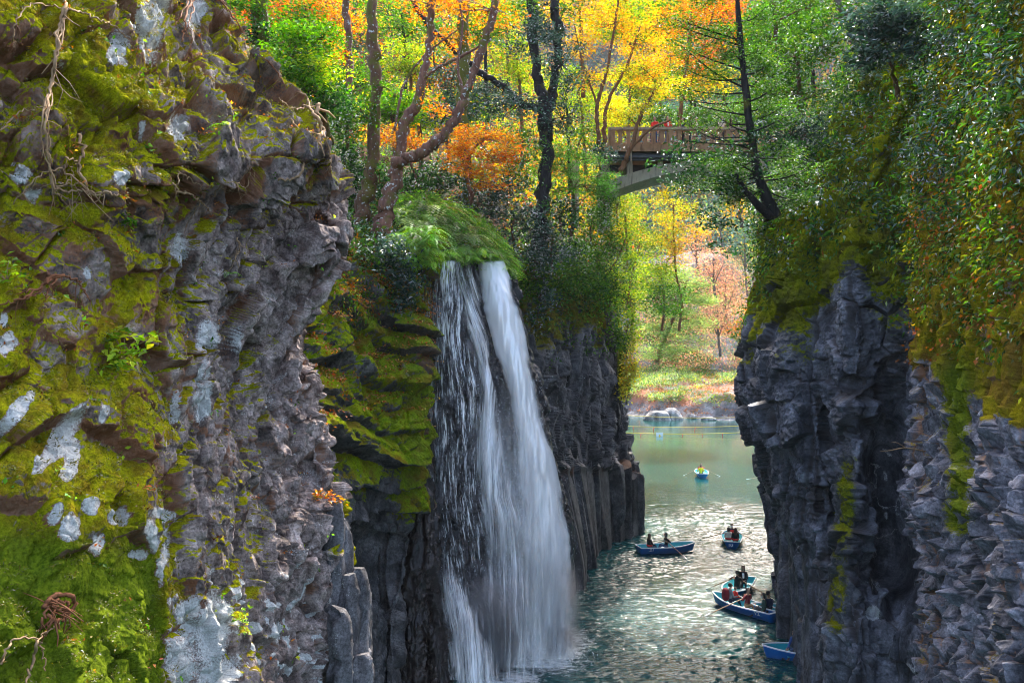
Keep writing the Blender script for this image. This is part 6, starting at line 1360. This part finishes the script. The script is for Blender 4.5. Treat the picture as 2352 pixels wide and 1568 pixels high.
def make_boat(label, loc, rz, num=None, num_at=(), hull=None, group='rowing boats on the river'):
    """bow points to +X"""
    root = empty('rowing_boat', loc, rz); tag(root, label, 'rowing boat', group)
    S = np.linspace(0, 1, 31); prof = np.linspace(0, 1, 9)
    def shell(inset, zoff, nm, mat, depth):
        rows_ = []
        for s in S:
            b_ = max(half_b(s) - inset, .012); h = sheer(s) + zoff; kz = -depth + .20 * max(s - .7, 0) ** 1.5 * 3
            x = (s - .5) * LEN + (.10 * max(s - .8, 0) / .2)
            r_ = []
            for sg, pr in ((-1, prof[::-1]), (1, prof[1:])):
                for p_ in pr:
                    yb = b_ * (p_ ** .42) * (.80 + .20 * p_) if p_ > 0 else 0
                    z = kz + (h - kz) * p_ ** 1.25
                    xx = x + (.16 * (p_ - 1) if s > .93 else 0) - (.10 * p_ if s == 0 else 0)
                    r_.append([xx if inset == 0 else xx + (inset if s < .03 else (-inset * 1.6 if s > .97 else 0)), sg * yb, z])
            rows_.append(r_)
        g = np.array(rows_); nv, nu = g.shape[:2]
        mb = MB(); idx = np.arange(nv * nu).reshape(nv, nu)
        fs = np.stack([idx[:-1, :-1], idx[:-1, 1:], idx[1:, 1:], idx[1:, :-1]], -1).reshape(-1, 4).tolist()
        fs += [tuple(idx[0, ::-1]), tuple(idx[-1])]
        mb.add(g.reshape(-1, 3), fs); o = mb.build(nm, mat, root, True); return g
    gh = shell(0, 0, 'hull', hull or M_hull, .10); shell(.045, .004, 'inside', M_in, .02)
    # gunwale: a rim round the sheer line
    L_, R_ = gh[:, 0], gh[:, -1]
    mb = MB()
    loop = np.concatenate([L_, R_[::-1]]) ; loop = np.concatenate([loop, loop[:1]])
    mb.tube(loop + [0, 0, .012], .032, 7, cap=False); mb.build('gunwale', M_gun, root)
    mb = MB(); st2 = gh[:, 1] * .5 + gh[:, 0] * .5; st3 = gh[:, -2] * .5 + gh[:, -1] * .5
    mb.tube(st2 + [0, -.008, 0], .014, 5); mb.tube(st3 + [0, .008, 0], .014, 5); mb.build('rubbing_strake', hull or M_hull, root)
    for s in (.17, .47, .74):
        mb = MB(); mb.box(((s - .5) * LEN, 0, .21), (.26 if s != .17 else .42, (2 * half_b(s)) * .80 - .02, .035)); mb.build('thwart', M_in if s != .47 else M_gun, root, False)
    for sg in (-1, 1):
        s = .52; p0 = np.array([(s - .5) * LEN, sg * (half_b(s) + .01), sheer(s) + .03]); mb = MB()
        mb.tube([p0, p0 + [0, 0, .05]], .014, 6); mb.tube([p0 + [-.04, 0, .13], p0 + [-.035, 0, .07], p0 + [0, 0, .05], p0 + [.035, 0, .07], p0 + [.04, 0, .13]], .010, 5); mb.build('oarlock', M_metal, root)
    for where in num_at:
        cu = bpy.data.curves.new('number', 'FONT'); cu.body = num; cu.size = .29; cu.extrude = .004; cu.align_x = 'CENTER'; cu.align_y = 'CENTER'; cu.offset = .006
        tmp = bpy.data.objects.new('tmp', cu); COL.objects.link(tmp); dg = bpy.context.evaluated_depsgraph_get(); me = bpy.data.meshes.new_from_object(tmp.evaluated_get(dg)); bpy.data.objects.remove(tmp)
        me.materials.clear(); me.materials.append(M_num); o = link(bpy.data.objects.new('number', me), root)
        if where == 'transom':
            o.location = (-LEN / 2 - .085, .10, .22); o.rotation_euler = (R(82), 0, R(-90))
        else:
            sg = where; i = 5; a, b_ = gh[i, 0 if sg < 0 else -1], gh[i, 3 if sg < 0 else -4]; t0 = gh[i + 1, 0 if sg < 0 else -1] - gh[i - 1, 0 if sg < 0 else -1]
            X = Vector(t0).normalized() * (1 if sg < 0 else -1); Z0 = Vector(a - b_).normalized(); Nn = X.cross(Z0).normalized(); Z0 = Nn.cross(X)
            c = a * .52 + b_ * .48
            M = Matrix((X, Z0, Nn)).transposed().to_4x4(); M.translation = Vector(c) + Nn * .018; o.matrix_local = M
    return root
def bl(boat, x, y, z):
    a = boat.rotation_euler[2]; c = np.array(boat.location)
    return c + np.array([x * math.cos(a) - y * math.sin(a), x * math.sin(a) + y * math.cos(a), z])
def oar(label, a, b, group='oars of the rowing boats', flatn=(0, 0, 1)):
    """from the grip a to the blade tip b (world)"""
    a, b = np.array(a, float), np.array(b, float); o = empty('oar', a); tag(o, label, 'oar', group)
    v = b - a; L = np.linalg.norm(v); u = v / L
    mb = MB(); mb.tube([np.zeros(3), u * .12, u * .14, u * (L - .42), u * (L - .3)], [.016, .018, .023, .021, .018], 7); mb.build('shaft', M_wood, o)
    s = np.cross(u, flatn); s /= np.linalg.norm(s); n = np.cross(s, u); mb = MB()
    V = []; ts = np.linspace(0, 1, 8); wd = [.022, .045, .062, .070, .072, .070, .06, .03]
    for t, w_ in zip(ts, wd):
        c = u * (L - .5 + .5 * t); V += [c - s * w_, c + n * .012, c + s * w_, c - n * .012]
    fs = [(i*4+k, i*4+(k+1) % 4, (i+1)*4+(k+1) % 4, (i+1)*4+k) for i in range(7) for k in range(4)] + [(3, 2, 1, 0), (28, 29, 30, 31)]
    mb.add(V, fs); mb.build('blade', M_blade, o); return o
def W(px, py): d = CAMZ * F / (py - HY); return P(px, py, d)
SEAT = .235
def crew(boat, s, y=0): return bl(boat, (s - .5) * LEN, y, SEAT)
def hnd(boat, loc, rz, p):      # a world point into a sitter's frame
    v = np.array(p, float) - np.array(loc); a = -rz
    return (v[0] * math.cos(a) - v[1] * math.sin(a), v[0] * math.sin(a) + v[1] * math.cos(a), v[2])
def rower(boat, label, s, shirt, legs, reach=.34, blades=((.25, 1.75), (.25, 1.75)), oars=(None, None), face=-1, **k):
    """sits facing the stern (face -1), holds both oars; blades: (x offset, |y|) of each blade tip in the boat frame"""
    rz = boat.rotation_euler[2] + (R(90) if face < 0 else R(-90)); loc = crew(boat, s)
    hs = []
    for i, sg in enumerate((-1, 1)):                     # boat side: -1 starboard (-y), +1 port (+y)
        lock = bl(boat, .02 * LEN, sg * (half_b(.52) + .02), sheer(.52) + .10)
        bx, by = blades[i]; tip = bl(boat, .02 * LEN + bx, sg * by, -.02)
        u = (lock - tip) / np.linalg.norm(lock - tip); grip = lock + u * .52
        hs.append(grip)
        if oars[i]: oar(oars[i], grip + u * .06, tip)
    # facing the stern the sitter's left is the boat's -y side... map by local x
    L = [hnd(boat, loc, rz, h) for h in hs]; L.sort(key=lambda q: q[0])
    return person(label, loc, rz, shirt, legs, L, **k)

LAP = [(-.10, .30, .24), (.10, .30, .24)]
# 21: broadside, bow to the right
b21 = make_boat('blue rowing boat numbered 21 lying broadside with two people beside the basalt columns', (*W(1531, 1267)[:2], 0), R(14), '21', (-1,))
rower(b21, 'dark haired rower in open black jacket over grey shirt facing the long haired passenger', .50, 'black', 'denim', lean=.08, turn=-.5, blades=((.35, 1.9), (-.35, 1.95)), oars=('oar dipping on the camera side of boat 21', 'white bladed oar on the far side of boat 21 behind the passenger'), extra=('innershirt',), hair='bob')
person('long brown haired passenger in black coat with red belt at the stern of boat 21', crew(b21, .18), b21.rotation_euler[2] + R(-75), 'black', 'denim', LAP, hair='long', hcol=HAIRBR, female=True, extra=('belt',), turn=.3)
# 10: stern towards us
b10 = make_boat('blue rowing boat numbered 10 seen from the stern with three people near boat 21', (*W(1681, 1245)[:2], 0), R(76), '10', ('transom',))
rower(b10, 'masked rower in navy jacket and red vest facing the camera in boat 10', .55, 'navy', 'navy', blades=((-.15, 1.9), (.1, 2.2)), oars=('oar on the right side of boat 10', 'oar on the left side of boat 10'), extra=('vest', 'mask'), lean=.05)
person('passenger in pale cream jacket sitting left at the stern of boat 10', crew(b10, .20, .20), b10.rotation_euler[2] - R(80), 'cream', 'white', LAP, hair='bob', female=True, extra=('belt',))
person('passenger in black coat with red belt sitting right at the stern of boat 10', crew(b10, .17, -.20), b10.rotation_euler[2] - R(92), 'black', 'black', LAP, hair='long', hcol=HAIRBR, female=True, extra=('belt',))
# the boat lying behind boat 12
bm = make_boat('blue rowing boat with a man and a facing woman, lying close behind boat 12', (*W(1694, 1362)[:2], 0), R(240))
rower(bm, 'man in black jacket seen from behind rowing the boat behind boat 12', .52, 'black', 'charcoal', blades=((-.1, 1.6), (.2, 1.9)), oars=('oar stretching right from the boat behind boat 12', 'pale bladed oar stretching left from the boat behind boat 12'), hair='short')
person('long haired woman in black jacket and white shirt facing us behind boat 12', crew(bm, .2), R(170), 'black', 'charcoal', LAP, hair='long', female=True, extra=('innershirt',), turn=-.1)
# 12
b12 = make_boat('blue rowing boat numbered 12 with three adults and a child in the glittering water', (*W(1708, 1404)[:2], 0), R(125), '12', (1,))
rower(b12, 'rower in maroon shirt and tan shorts seen from behind in boat 12', .44, 'maroon', 'tan', blades=((.15, 1.7), (.55, 1.95)), oars=(None, 'long oar held by the maroon rower dipping in front of boat 12'), lean=.05)
dad = crew(b12, .73, .05); dz = b12.rotation_euler[2] + R(150)
person('masked man with maroon backpack holding the child in boat 12', dad, dz, 'grey', 'navy', [(-.12, .32, .32), (.14, .34, .34)], extra=('mask', 'backpack'), hair='short', turn=.3, lean=.05)
cz = dz; cl = np.array(dad) + np.array([-math.sin(dz) * .27, math.cos(dz) * .27, .10])
person('small child in bright red vest sitting on a lap in boat 12', cl, cz + R(20), 'red', 'navy', [(-.14, .26, .22), (.14, .26, .22)], extra=('vest',), hair='short', hcol=HAIRBR, scale=.68)
person('masked person in dark green jacket sitting at the stern of boat 12', crew(b12, .15, .05), b12.rotation_euler[2] + R(-55), 'green', 'charcoal', [(-.28, .16, .12), (.14, .30, .22)], extra=('mask',), hair='bob', nod=.25)
# next boat, half hidden by the cliff
br = make_boat('blue rowing boat half hidden by the right cliff next to the stern of boat 12', (*W(1822, 1420)[:2], 0), R(160))
person('person in navy pullover and dark cap looking down, between boat 12 and the cliff', crew(br, .80), R(140), 'navy', 'black', [(-.08, .34, .16), (.10, .34, .16)], extra=(), hair='short', nod=.35, hat='black', lean=.12)
person('masked person in navy top, cap and white trousers, cut off by the cliff edge', crew(br, .47), R(95), 'navy', 'white', [(-.1, .42, .2), (.1, .42, .2)], extra=('mask', 'belt'), hair='short', hat='navy', nod=.2, lean=.1)
oar('brown oar angled across the boat half hidden by the cliff', bl(br, .3, .35, .55), bl(br, -.6, 1.4, .02))
# boat at the bottom edge
bb_ = make_boat('blue rowing boat whose bow pokes out from behind the cliff at the bottom', (*W(1862, 1514)[:2], 0), R(172), hull=M_hull)
person('person in blue jacket mostly hidden by the cliff in the lowest boat', crew(bb_, .66), R(120), 'blue', 'denim', [(-.3, .22, .16), (.1, .36, .2)], hair='short', lean=.1)
# far boat
bf = make_boat('bright blue rowing boat alone on the calm far water with yellow and red figures', (*W(1611, 1092)[:2], 0), R(82), hull=M_hull2)
rower(bf, 'rower in red vest with dark hair facing the camera in the far boat', .56, 'red', 'navy', blades=((-.25, 1.75), (-.25, 1.75)), oars=('right hand oar of the far boat', 'left hand oar of the far boat'), extra=('orangevest',))
person('passenger in bright yellow shirt seen from behind in the far boat', crew(bf, .24, .12), bf.rotation_euler[2] - R(88), 'yellow', 'denim', [(-.3, .2, .26), (.3, .2, .26)], hair='short', hcol=HAIRBR)
# boat whose oar shows beyond the cliff
q = W(1733, 1104); bh = make_boat('blue rowing boat behind the cliff, only its white bladed oar in view', (q[0] + 3.4, q[1] + .3, 0), R(88))
oar('lone white bladed oar reaching out from behind the cliff over the far water', bl(bh, 0, .3, .62), (q[0] - .75, q[1], .16))
rower(bh, 'hidden rower in navy jacket behind the right cliff', .52, 'navy', 'black')

# people on the bridge
for (px, d, rz, sh, lg, lab, kw) in [
    (1504, 52.0, 150, 'red', 'denim', 'person in dark red top walking on the bridge at the left', dict(hands=[(-.22, .05, .85), (.22, .12, .88)])),
    (1533, 51.9, 195, 'red', 'denim', 'person in bright red jacket with white collar on the bridge', dict(hands=[(-.14, .30, 1.18), (.14, .30, 1.18)], extra=('innershirt',))),
    (1570, 52.2, 90, 'navy', 'black', 'person in dark navy coat on the bridge between red jacket and pale coat', dict(hands=[(-.22, .05, .85), (.22, .05, .85)])),
    (1601, 52.2, 80, 'pale', 'denim', 'person in pale pink coat on the bridge', dict(hands=[(-.2, .15, .95), (.2, .15, .95)], hair='long', female=True)),
    (1658, 51.9, 175, 'cream', 'charcoal', 'person with brown hair lifting a camera at the bridge parapet', dict(hands=[(-.07, .26, 1.40), (.07, .26, 1.40)], extra=('camera',), hcol=HAIRBR, hair='bob', nod=.15))]:
    q = P(px, 300, d); hs = kw.pop('hands')
    person(lab, (q[0], q[1], zp + .285), R(rz), sh, lg, hs, sit=False, **kw)

# safety ropes with red ribbons and a hanging notice
M_rope = simple('yellow_rope', (.72, .50, .05), .7); M_rib = simple('red_ribbon', (.75, .06, .02), .6); M_sign = simple('white_board', (.80, .82, .84), .5, .4, 0, .04); M_tri = simple('yellow_mark', (.85, .6, .03), .6)
for (x0, y0, x1, y1, d, ribs, lab) in [(1415, 934 + 18, 1760, 956, 136, [], 'plain yellow rope nearest the far shore, across the pool'), (1420, 978, 1800, 972, 124, [1455, 1502, 1596], 'yellow rope with three red ribbons, middle of the three ropes'), (1420, 993, 1800, 987, 117, [1426, 1472, 1567, 1612, 1659, 1702, 1749, 1794], 'yellow rope with a row of red ribbons and a white notice')]:
    a, b_ = P(x0, y0, d), P(x1, y1, d); r_ = empty('rope', a); tag(r_, lab, 'rope', 'safety ropes across the river')
    t = np.linspace(0, 1, 30)[:, None]; pts = a * (1 - t) + b_ * t; pts[:, 2] -= .35 * np.sin(t[:, 0] * math.pi); mb = MB(); mb.tube(pts - a, .045, 6); mb.build('line', M_rope, r_)
    for k, px in enumerate(ribs):
        tt = (px - x0) / (x1 - x0); p_ = a * (1 - tt) + b_ * tt; p_[2] -= .35 * math.sin(tt * math.pi)
        h = .62; mb = MB(); zz = np.linspace(0, -h, 7); mb.tube(np.stack([.06 * np.sin(zz * 6 + k), 0 * zz, zz], -1) + (p_ - a), [.11, .13, .12, .13, .12, .11, .08], 6, flat=.25); mb.build('ribbon', M_rib, r_)
q = P(1515, 992, 117 - .15); sg = empty('notice_board', q); tag(sg, 'white notice board with yellow warning mark hanging from the ribboned rope', 'sign')
mb = MB(); mb.box((0, 0, -.48), (.95, .05, .86)); mb.build('board', M_sign, sg, False)
mb = MB(); mb.add([(-.16, -.03, -.55), (.16, -.03, -.55), (0, -.03, -.28), (-.16, -.04, -.55), (.16, -.04, -.55), (0, -.04, -.28)], [(0, 1, 2), (5, 4, 3), (0, 3, 4, 1), (1, 4, 5, 2), (2, 5, 3, 0)]); mb.build('warning_mark', M_tri, sg, False)
for sx in (-.36, .36):
    mb = MB(); mb.tube([(sx, 0, -.06), (sx, .05, .06)], .02, 5); mb.build('hook', M_metal, sg)
# ================================================================== ROOTS, VINES AND SPRIGS ON THE NEAR CLIFF
NPX, NPY = proj(NEAR); NF = NEAR.reshape(-1, 3); NX, NY = NPX.ravel(), NPY.ravel()
def on_near(px, py, lift=.05):
    m = (np.abs(NX - px) < 14) & (np.abs(NY - py) < 14)
    if not m.any(): m = (NX - px) ** 2 + (NY - py) ** 2 < 60 ** 2
    if not m.any():
        i = ((NX - px) ** 2 + (NY - py) ** 2).argmin(); d = NF[i, 1]
    else: d = np.percentile(NF[m, 1], 8)
    return P(px, py, d - lift)
def root_path(pts, lift=.05, n=None, g=None, jit=.012):
    q = spline(np.array(pts, float), max(8, len(pts) * 5))
    w = np.array([on_near(x, y, lift) for x, y in q])
    d = w[:, 1].copy()
    for _ in range(4): d[1:-1] = np.minimum(d[1:-1], (d[:-2] + d[2:]) / 2)
    w = np.array([P(x, y, dd) for (x, y), dd in zip(q, d)])
    if g is not None: w[1:-1] += jit * g.standard_normal((len(w) - 2, 3))
    return w
def roots(name, label, paths, mat, cat='root', seed=1, hairs=0):
    g = np.random.default_rng(seed); o0 = on_near(*paths[0][0][0]); o = empty(name, o0); tag(o, label, cat)
    for pts, r0, r1 in paths:
        w = root_path(pts, .05, g=g); mb = MB(); mb.tube(w - o0, np.linspace(r0, r1, len(w)), 6, .3, seed)
        for h in range(hairs):
            a = w[g.integers(1, len(w) - 1)]; e = a + np.array([.12 * g.standard_normal(), -.03, -.12 + .1 * g.standard_normal()]) * 1.2
            mb.tube(np.array([a, (a + e) / 2 + .03 * g.standard_normal(3), e]) - o0, [r1 * .8, r1 * .6, r1 * .3], 4, cap=False)
        mb.build('root_strand', mat, o)
    return o
roots('hanging_roots', 'bundle of long pale roots hanging down the upper left of the near cliff', [
    ([(152, 8), (140, 45), (132, 100), (124, 160), (112, 225), (104, 290), (108, 350), (120, 415), (126, 440)], .016, .010),
    ([(156, 20), (138, 70), (128, 140), (118, 200), (100, 260), (98, 320), (112, 390), (124, 430)], .011, .007),
    ([(146, 30), (132, 90), (122, 170), (108, 240), (106, 310), (116, 380), (128, 428)], .010, .006),
    ([(150, 0), (146, 60), (130, 130), (116, 215), (110, 280), (112, 350), (118, 420)], .009, .006),
    ([(126, 430), (150, 442), (185, 438), (215, 448), (250, 446)], .012, .006), ([(118, 418), (132, 446), (160, 456), (180, 470)], .009, .005), ([(128, 434), (150, 420), (168, 400), (160, 380)], .008, .004)], B_twig, seed=1, hairs=4)
roots('root', 'thin pale root running right from the top of the hanging bundle', [([(155, 20), (190, 30), (225, 45), (262, 62), (300, 95)], .013, .006), ([(150, 22), (110, 12), (70, 10), (40, 40), (30, 80), (35, 110)], .008, .005)], B_twig, seed=2)
roots('root', 'crooked cream root with a knee below the hanging bundle', [([(182, 310), (190, 345), (183, 380), (196, 420), (215, 440), (252, 445), (276, 448)], .018, .010), ([(150, 360), (172, 372), (183, 385)], .008, .006), ([(195, 420), (170, 425), (140, 420)], .007, .004)], B_twig, seed=3, hairs=2)
roots('root', 'thick pale root with cut stump at the right shoulder of the near cliff', [([(640, 413), (668, 412), (690, 398), (702, 370), (722, 335), (738, 312), (744, 298)], .014, .022), ([(744, 300), (728, 272), (712, 250), (690, 238), (672, 232)], .030, .018), ([(722, 262), (730, 250), (732, 240)], .034, .030), ([(742, 300), (752, 330), (758, 370), (756, 400)], .010, .005), ([(715, 255), (706, 228), (690, 212), (670, 222)], .016, .008), ([(700, 246), (676, 250), (652, 236), (640, 220)], .012, .006), ([(738, 308), (700, 302), (672, 280), (655, 262)], .008, .005)], B_twig, seed=4, hairs=3)
roots('root', 'white forked root in the middle of the near cliff', [([(398, 420), (410, 438), (440, 446), (462, 462)], .014, .009), ([(462, 462), (480, 480), (486, 494)], .008, .004), ([(460, 460), (450, 480), (446, 494)], .007, .004), ([(404, 425), (412, 395), (430, 410), (455, 420), (466, 440)], .007, .004)], B_twig, seed=5, hairs=3)
roots('root', 'thin white root looping right of the forked root', [([(486, 450), (510, 425), (540, 420), (566, 440), (556, 452)], .007, .004), ([(566, 440), (574, 405), (580, 372)], .007, .004), ([(505, 430), (520, 440), (548, 428)], .005, .003)], B_twig, seed=6, hairs=2)
roots('root', 'reddish root clump gripping the moss at the left of near cliff', [([(148, 632), (120, 634), (98, 655), (66, 680), (30, 690), (0, 700)], .017, .008), ([(140, 634), (108, 645), (90, 670), (52, 688)], .014, .007), ([(150, 634), (176, 645), (198, 670), (205, 690)], .014, .006), ([(130, 640), (112, 665), (104, 690)], .010, .005), ([(96, 660), (70, 668), (36, 676)], .010, .005)], B_rootred, seed=7, hairs=4)
roots('root', 'orange brown dead root bundle at the top of the near cliff', [([(445, -20), (432, 20), (424, 60), (420, 95)], .022, .008), ([(438, -10), (420, 30), (402, 60)], .016, .007), ([(448, -10), (442, 30), (428, 75)], .014, .006)], B_rootred, seed=8, hairs=4)
roots('root', 'brown root running along the upper right edge of near cliff', [([(502, -6), (520, 20), (545, 50), (560, 80)], .016, .008), ([(510, 0), (535, 28), (548, 60)], .010, .005), ([(596, 125), (632, 160), (655, 200), (664, 220)], .010, .006)], B_rootred, seed=9, hairs=3)
roots('root', 'pale twiggy root below the middle right of near cliff', [([(545, 545), (552, 575), (540, 590), (548, 615)], .010, .005), ([(548, 560), (570, 575), (560, 590)], .006, .003), ([(512, 770), (524, 790), (518, 812)], .008, .004)], B_twig, seed=10, hairs=3)
roots('dry_stalk', 'dry arching stalks in the moss at the bottom left corner', [([(2, 1525), (22, 1478), (52, 1462), (88, 1470)], .010, .006), ([(86, 1470), (78, 1505), (66, 1545), (58, 1580)], .013, .009), ([(88, 1470), (98, 1500), (104, 1540)], .008, .005), ([(88, 1470), (110, 1450), (124, 1436)], .007, .004)], B_twig, cat='stalk', seed=11)
roots('root', 'dark brown tangled root knot in a hollow of the lower left moss', [([(100, 1395), (120, 1370), (150, 1362), (170, 1380), (160, 1410), (130, 1425), (108, 1410)], .022, .014), ([(115, 1385), (140, 1378), (158, 1395), (140, 1412)], .016, .010), ([(95, 1430), (110, 1395), (135, 1390)], .014, .008), ([(150, 1400), (128, 1400), (112, 1440)], .012, .007)], B_rootred, seed=12, hairs=8)
roots('root', 'thin pale root trailing down the far left edge of near cliff', [([(235, 470), (150, 395), (100, 398), (60, 430), (30, 470)], .009, .005), ([(0, 300), (40, 262), (85, 250), (118, 240)], .008, .004)], B_twig, seed=13, hairs=2)

# little ferns and leafy sprigs, each a plant of its own
def sprig(name, label, px, py, ln, nf, pal, seed, kind='fern', lean=(0, -.8, .2), cat='fern'):
    g = np.random.default_rng(seed); b = on_near(px, py, .02); o = empty(name, b); tag(o, label, cat)
    if kind == 'fern':
        V, c = ferns([np.zeros(3)], nf, ln, pal, g, lean=lean); leaf_object('fronds', V, c, M_soft, o)
    else:
        tips = np.array([[.5 * ln * g.standard_normal(), -.25 * ln * abs(g.standard_normal()) - .05, .35 * ln * g.standard_normal() + .05] for _ in range(nf)])
        V, c = sprays(tips, 9, (.05, .04, .03), ln * .35, .5, .5, pal, g); leaf_object('leaves', V, c, M_soft, o)
        mb = MB()
        for t in tips: mb.tube([(0, .03, -.02), t * .5 + [0, 0, .02], t], [.006, .005, .003], 4, cap=False)
        mb.build('stem', B_twig, o)
    return o
sprig('fern', 'bright small fern on the upper boulder of near cliff', 520, 288, .30, 3, 'fern', 1, lean=(-.9, -.4, .1))
sprig('fern', 'single little fern frond low on the near cliff', 335, 1058, .22, 2, 'fern', 2, lean=(-.6, -.3, .5))
sprig('fern', 'small fern below the hanging white root, mid right of near cliff', 530, 630, .22, 4, 'fern', 3)
sprig('maple_seedling', 'lime green maple seedling on the left of near cliff', 285, 815, .34, 14, 'lime', 4, 'leaf', cat='seedling')
sprig('orange_sprig', 'orange leaved sprig on the lower right edge of near cliff', 752, 1140, .22, 8, 'orange', 5, 'leaf', cat='sprig')
sprig('seedling', 'tiny green seedling above the big white lichen patch', 556, 1425, .18, 6, 'lime', 6, 'leaf', cat='seedling')
sprig('ivy_sprig', 'ivy sprig by the pale forked root', 305, 735 - 220, .2, 6, 'green', 7, 'leaf', cat='ivy')
sprig('ivy_sprig', 'small ivy sprig at the very left edge above the reddish roots', 12, 640, .22, 6, 'lime', 8, 'leaf', cat='ivy')
def near_w(x, y, u, G): return band(x, y, -40, 770, -20, 1580) * (.25 + sst(-.1, .4, fbm(G * .9, 3, 801)))
o = cover('seedlings', 'tiny green ivy leaves and seedlings dotted over the near cliff', NEAR, near_w, 330, ['lime', 'green', 'fern'], .055, .6, 4, (.03, .03, .03), 802, M_soft, .03, cat='seedlings')
o = cover('fallen_leaves', 'brown and orange dead leaves and needles caught on the near cliff', NEAR, lambda x, y, u, G: band(x, y, -40, 770, -20, 1580) * sst(.2, .6, u), 420, ['litter'], .045, .45, 8, (.07, .07, .02), 803, M_soft, .02, cat='fallen leaves')
o = cover('moss_tufts', 'moss tufts and fine grass fringing the near cliff boulders', NEAR, lambda x, y, u, G: band(x, y, -40, 420, -20, 1580) * sst(.05, .5, u) + .6 * band(x, y, 400, 760, -20, 430) * sst(.25, .6, u), 5200, ['curtain'], .035, .3, 12, (.04, .04, .012), 804, M_soft, .008, .5, cat='moss')
# twig over the dark recess of the right cliff
q0 = P(2118, 1036, 19.2); o = empty('twig', q0); tag(o, 'thin bare twig sticking out left over the dark recess of the right cliff', 'twig')
mb = MB(); mb.tube(spline(np.array([P(2125, 1036, 19.4), P(2080, 1028, 19.2), P(2045, 1034, 19.2), P(2022, 1036, 19.2)]), 12) - q0, np.linspace(.018, .007, 12), 6); mb.build('stem', B_twig, o)
mb = MB(); mb.tube(spline(np.array([P(2080, 1028, 19.2), P(2060, 1016, 19.1), P(2046, 1016, 19.1)]), 6) - q0, np.linspace(.010, .005, 6), 5); mb.build('side_twig', B_twig, o)
# ================================================================== AIR
m, nt = newmat('haze_air'); pv = nd(nt, 'ShaderNodeVolumePrincipled', {'Color': (.86, .92, 1, 1), 'Density': .00012, 'Anisotropy': 0.0})
oo = nt.nodes.new('ShaderNodeOutputMaterial'); nt.links.new(pv.outputs[0], oo.inputs[1])
mb = MB(); mb.box((120, 300, 168), (1500, 760, 350)); o = mb.build('haze', m, None, False); tag(o, 'thin bluish autumn haze filling the valley air', 'haze', kind='stuff')
